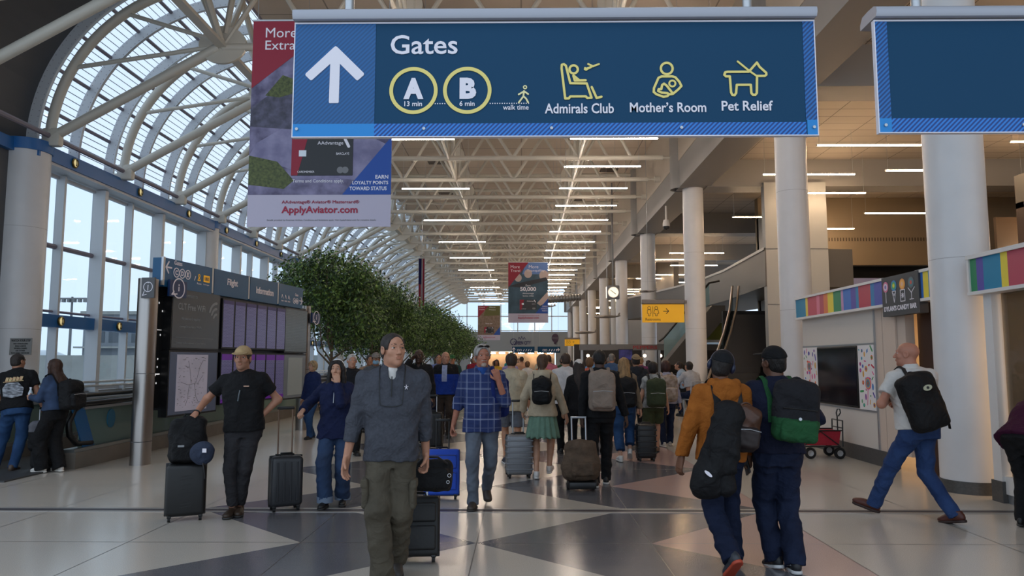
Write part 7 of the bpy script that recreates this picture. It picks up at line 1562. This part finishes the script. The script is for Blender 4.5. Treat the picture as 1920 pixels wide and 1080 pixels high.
r = person('auburn haired person in pale shirt with a camouflage backpack', 2.74, 14.3, 0, 1.62, BK(fem=1, skin='#b58468', hair=('bob', '#3a1f18'), top=('long', cloth('pale_lilac', '#9a98a8'), .03), bottom=('trousers', J_dkjean, 1.1), shoe='#b0a89c', sole='#c9c2b8'), dict(lf=(-.1, 0), rf=(.15, 0)), fine=1)
backpack(r, 'desert camouflage backpack right of the green backpack', mat('camo', '#7d6b58', .85, col2='#a5958a', vscale=14), .32, .48, .18, .05)
suitcase('suitcase', 'black suitcase standing beside the metal high chair', 3.05, 16.9, R(2), .42, .26, .66, mat('case_tall_black', '#121213', .55), handle=0, hard=False)
# seated people at the high table
r = person('man in pale sweater sitting on the metal high chair', 4.0, 17.62, 22, 1.74, BK(skin='#b08066', hair=('short', '#1f1815'), top=('long', cloth('pale_sweater', '#a9a9ac'), .03), bottom=('trousers', J_dkjean), hem=1.0), dict(sit=.725, lean=12, hp=-22, lf=(.30, .30, 0), rf=(.30, .30, 0), lh=(-.16, .42, 1.06), rh=(.16, .42, 1.06), lp=(-1, -.3, -.5), rp=(1, -.3, -.5)), fine=1)
r = person('man in light blue shirt sitting beyond the pale sweater man', 4.5, 20.62, 60, 1.76, BK(skin='#a87a60', hair=('short', '#241b17'), top=('long', cloth('light_blue', '#8fa6bf'), .03), bottom=('trousers', J_blk)), dict(sit=.725, lean=16, hp=-16, lf=(.30, .30, 0), rf=(.30, .30, 0), lh=(-.16, .42, 1.06), rh=(.16, .42, 1.06)), fine=0)
# people facing the camera in the middle distance
r = person('bald dark skinned man in black jacket with a pale lanyard', -1.92, 14.0, 182, 1.84, BK(girth=1.08, skin='#3f2a20', hair=('none', '#161210'), top=('long', J_blk, .035), bottom=('trousers', J_blk, 1.1), vneck=1), dict(lf=(-.1, 0), rf=(.1, 0), rh=(.12, .17, 1.55), lh=(-.30, .05, .78), rp=(.5, -.3, -1), rcurl=1.0), fine=1)
MB().tube([Vector(r['B'](*p)) for p in ((-.07, .02, .57), (-.07, .12, .44), (-.01, .17, .25), (.01, .17, .25), (.07, .12, .44), (.07, .02, .57))], .007, 6).build('lanyard', mat('lanyard_pale', '#9aa08c', .6), r['root'])
suitcase('suitcase', 'black upright suitcase beside the man with the lanyard', -1.62, 13.8, R(180), .36, .24, .62, MATS['case_tall_black'], handle=.3)
r = person('bald man in blue and black jacket over a pale shirt', -1.62, 16.0, 178, 1.82, BK(girth=1.12, skin='#b08068', hair=('none', '#6a5a50'), top=('long', cloth('cobalt', '#123080'), .045), bottom=('trousers', cloth('brown_pants', '#332a24'), 1.1), toppick=lambda c, B, s: np.where((np.abs(c[:, 0]) < .055) & (c[:, 1] > .08) & (c[:, 2] > 1.12 * s), 2, (c[:, 2] > 1.27 * s).astype(int))), dict(lf=(.1, 0), rf=(-.1, 0), hy=25), fine=1)
tp_ = [c for c in kids(r['root']) if c.name.startswith('top')][0]; tp_.data.materials.append(J_blk); tp_.data.materials.append(cloth('pale_blue', '#8d97b4'))
# small groups on the left and the far crowd
def simple(label, X, Y, rz, H, sk, hair, top, bot, fem=0, hat=None, kind='long', pose=None):
    r = person(label, X, Y, rz, H, BK(fem=fem, skin=sk, hair=hair, top=(kind, cloth(top[0], top[1]), .035), bottom=('trousers', bot, 1.12), girth=1.05), pose or dict(lf=(.12, 0), rf=(-.12, 0)), fine=0)
    if hat: cap_hat(r, hat)
    return r
simple('white haired man in black coat just behind the woman with headphones', -2.95, 13.0, 200, 1.74, '#b08068', ('short', '#b8b4b0'), ('coat_black', '#17181c'), J_blk)
simple('blonde person in navy coat leaning left behind the headphones woman', -4.35, 15.6, 150, 1.62, '#b58a70', ('bob', '#a08a68'), ('coat_navy', '#1c2a52'), J_jean, 1)
simple('dark haired man in tan jacket behind the man in grey', -3.45, 17.0, 200, 1.76, '#a8785c', ('short', '#3a3634'), ('tan_jacket', '#9a826c'), J_blk)
r = simple('man in grey cap and pale blue face mask behind the man in grey', -2.92, 15.0, 190, 1.78, '#a8785c', ('short', '#3a3634'), ('jacket_grey', '#55585c'), J_blk, 0, '#77736f')
f = SDF(.01); f.ell(r['W'](0, .06, -.055), A(.062, .06, .05) * r['hs'], r['HR']); mobj('face_mask', [f.mesh(.009)], cloth('mask_blue', '#8fb4cc'), r['root'])
simple('child in grey hood low behind the headphones woman', -2.75, 15.5, 180, 1.35, '#a8785c', ('short', '#2a2320'), ('hood_grey', '#6b5f58'), J_blk)
simple('man in periwinkle shirt behind the bald man in the blue jacket', -2.1, 19.0, 185, 1.80, '#a8785c', ('receding', '#2a2320'), ('periwinkle', '#6a78a8'), J_dkjean)
simple('man in green cap behind the bald man in the blue jacket', -1.9, 20.5, 180, 1.78, '#a8785c', ('short', '#2a2320'), ('dark_teal', '#23403f'), J_blk, 0, '#2c5a34')
rc_ = random.Random(21)
far = [('crimson', '#8a2030'), ('mustard', '#b08a2c'), ('teal', '#1f6a6a'), ('lavender', '#8a80ae'), ('white', '#c9c7c4'), ('pink', '#b06a80'), ('forest', '#27472c'), ('orange', '#b8602c'), ('sky blue', '#6a94bc'), ('brown', '#5a4030'), ('royal blue', '#21409a'), ('peach', '#c09478'), ('maroon', '#4a1620'), ('mint', '#7aa890'), ('khaki', '#8a7a58'), ('plum coloured', '#5a2a52'), ('lime', '#8a9a3a'), ('turquoise', '#2a8a94'), ('ivory', '#c4bba4'), ('rose', '#a04858'), ('denim blue', '#3a5478'), ('chocolate', '#3a261c'), ('coral', '#c0604c'), ('steel grey', '#6a7078'), ('purple', '#50307a'), ('sand', '#a8967a')]
sk_ = ['#b58468', '#8a5c44', '#5a3c2c', '#c09478', '#a8785c']; hr_ = ['#1b1512', '#3a281e', '#6a4c30', '#8a7050', '#77736f', '#2a2020']
spots = [(-1.5, 24, 1), (-.9, 27, 1), (-1.9, 29, 1), (-.35, 23, 1), (.2, 26, 0), (.75, 21, 0), (1.3, 24, 0), (.5, 18.5, 0), (1.9, 19.5, 0), (2.5, 23, 0), (-1.2, 33, 1), (0, 31, 0), (1.1, 30, 0), (2.2, 29, 0), (3.2, 27.5, 0), (3.4, 21.5, 0), (-2.2, 38, 1), (-.6, 37, 1), (.9, 36, 0), (2.3, 35, 0), (2.35, 19.6, 0), (-2.6, 25, 1), (1.5, 16.6, 0), (-.2, 44, 1), (1.6, 42, 0), (4.3, 25.5, 0)]
where = ['beyond the plaid man', 'beyond the cream t-shirt man', 'ahead of the green skirt woman', 'ahead of the white t-shirt man', 'ahead of the tall man in black', 'ahead of the blonde woman', 'near the bar']
for i, (X, Y, fc) in enumerate(spots):
    n_, c_ = far[i]; fm = i % 3 == 1; px = 978 + 1400 * X / Y; wl_ = where[min(6, max(0, int((px - 880) / 55)))]
    simple('distant %s in %s top %s %s' % ('woman' if fm else 'man', n_, 'facing the camera' if fc else 'walking away', wl_), X, Y, (180 if fc else 0) + rc_.uniform(-15, 15), rc_.uniform(1.60, 1.70) if fm else rc_.uniform(1.72, 1.84), sk_[i % 5], (('longback' if i % 2 else 'bob') if fm else ['short', 'thick', 'crop'][i % 3], hr_[(i * 5) % 6]), (n_.replace(' ', '_') + '_far', c_), [J_blk, J_jean, J_dkjean, J_char][i % 4], 1 if fm else 0, None, ['long', 'short'][i % 2], dict(lf=(rc_.uniform(-.15, .15), 0), rf=(rc_.uniform(-.15, .15), 0)))
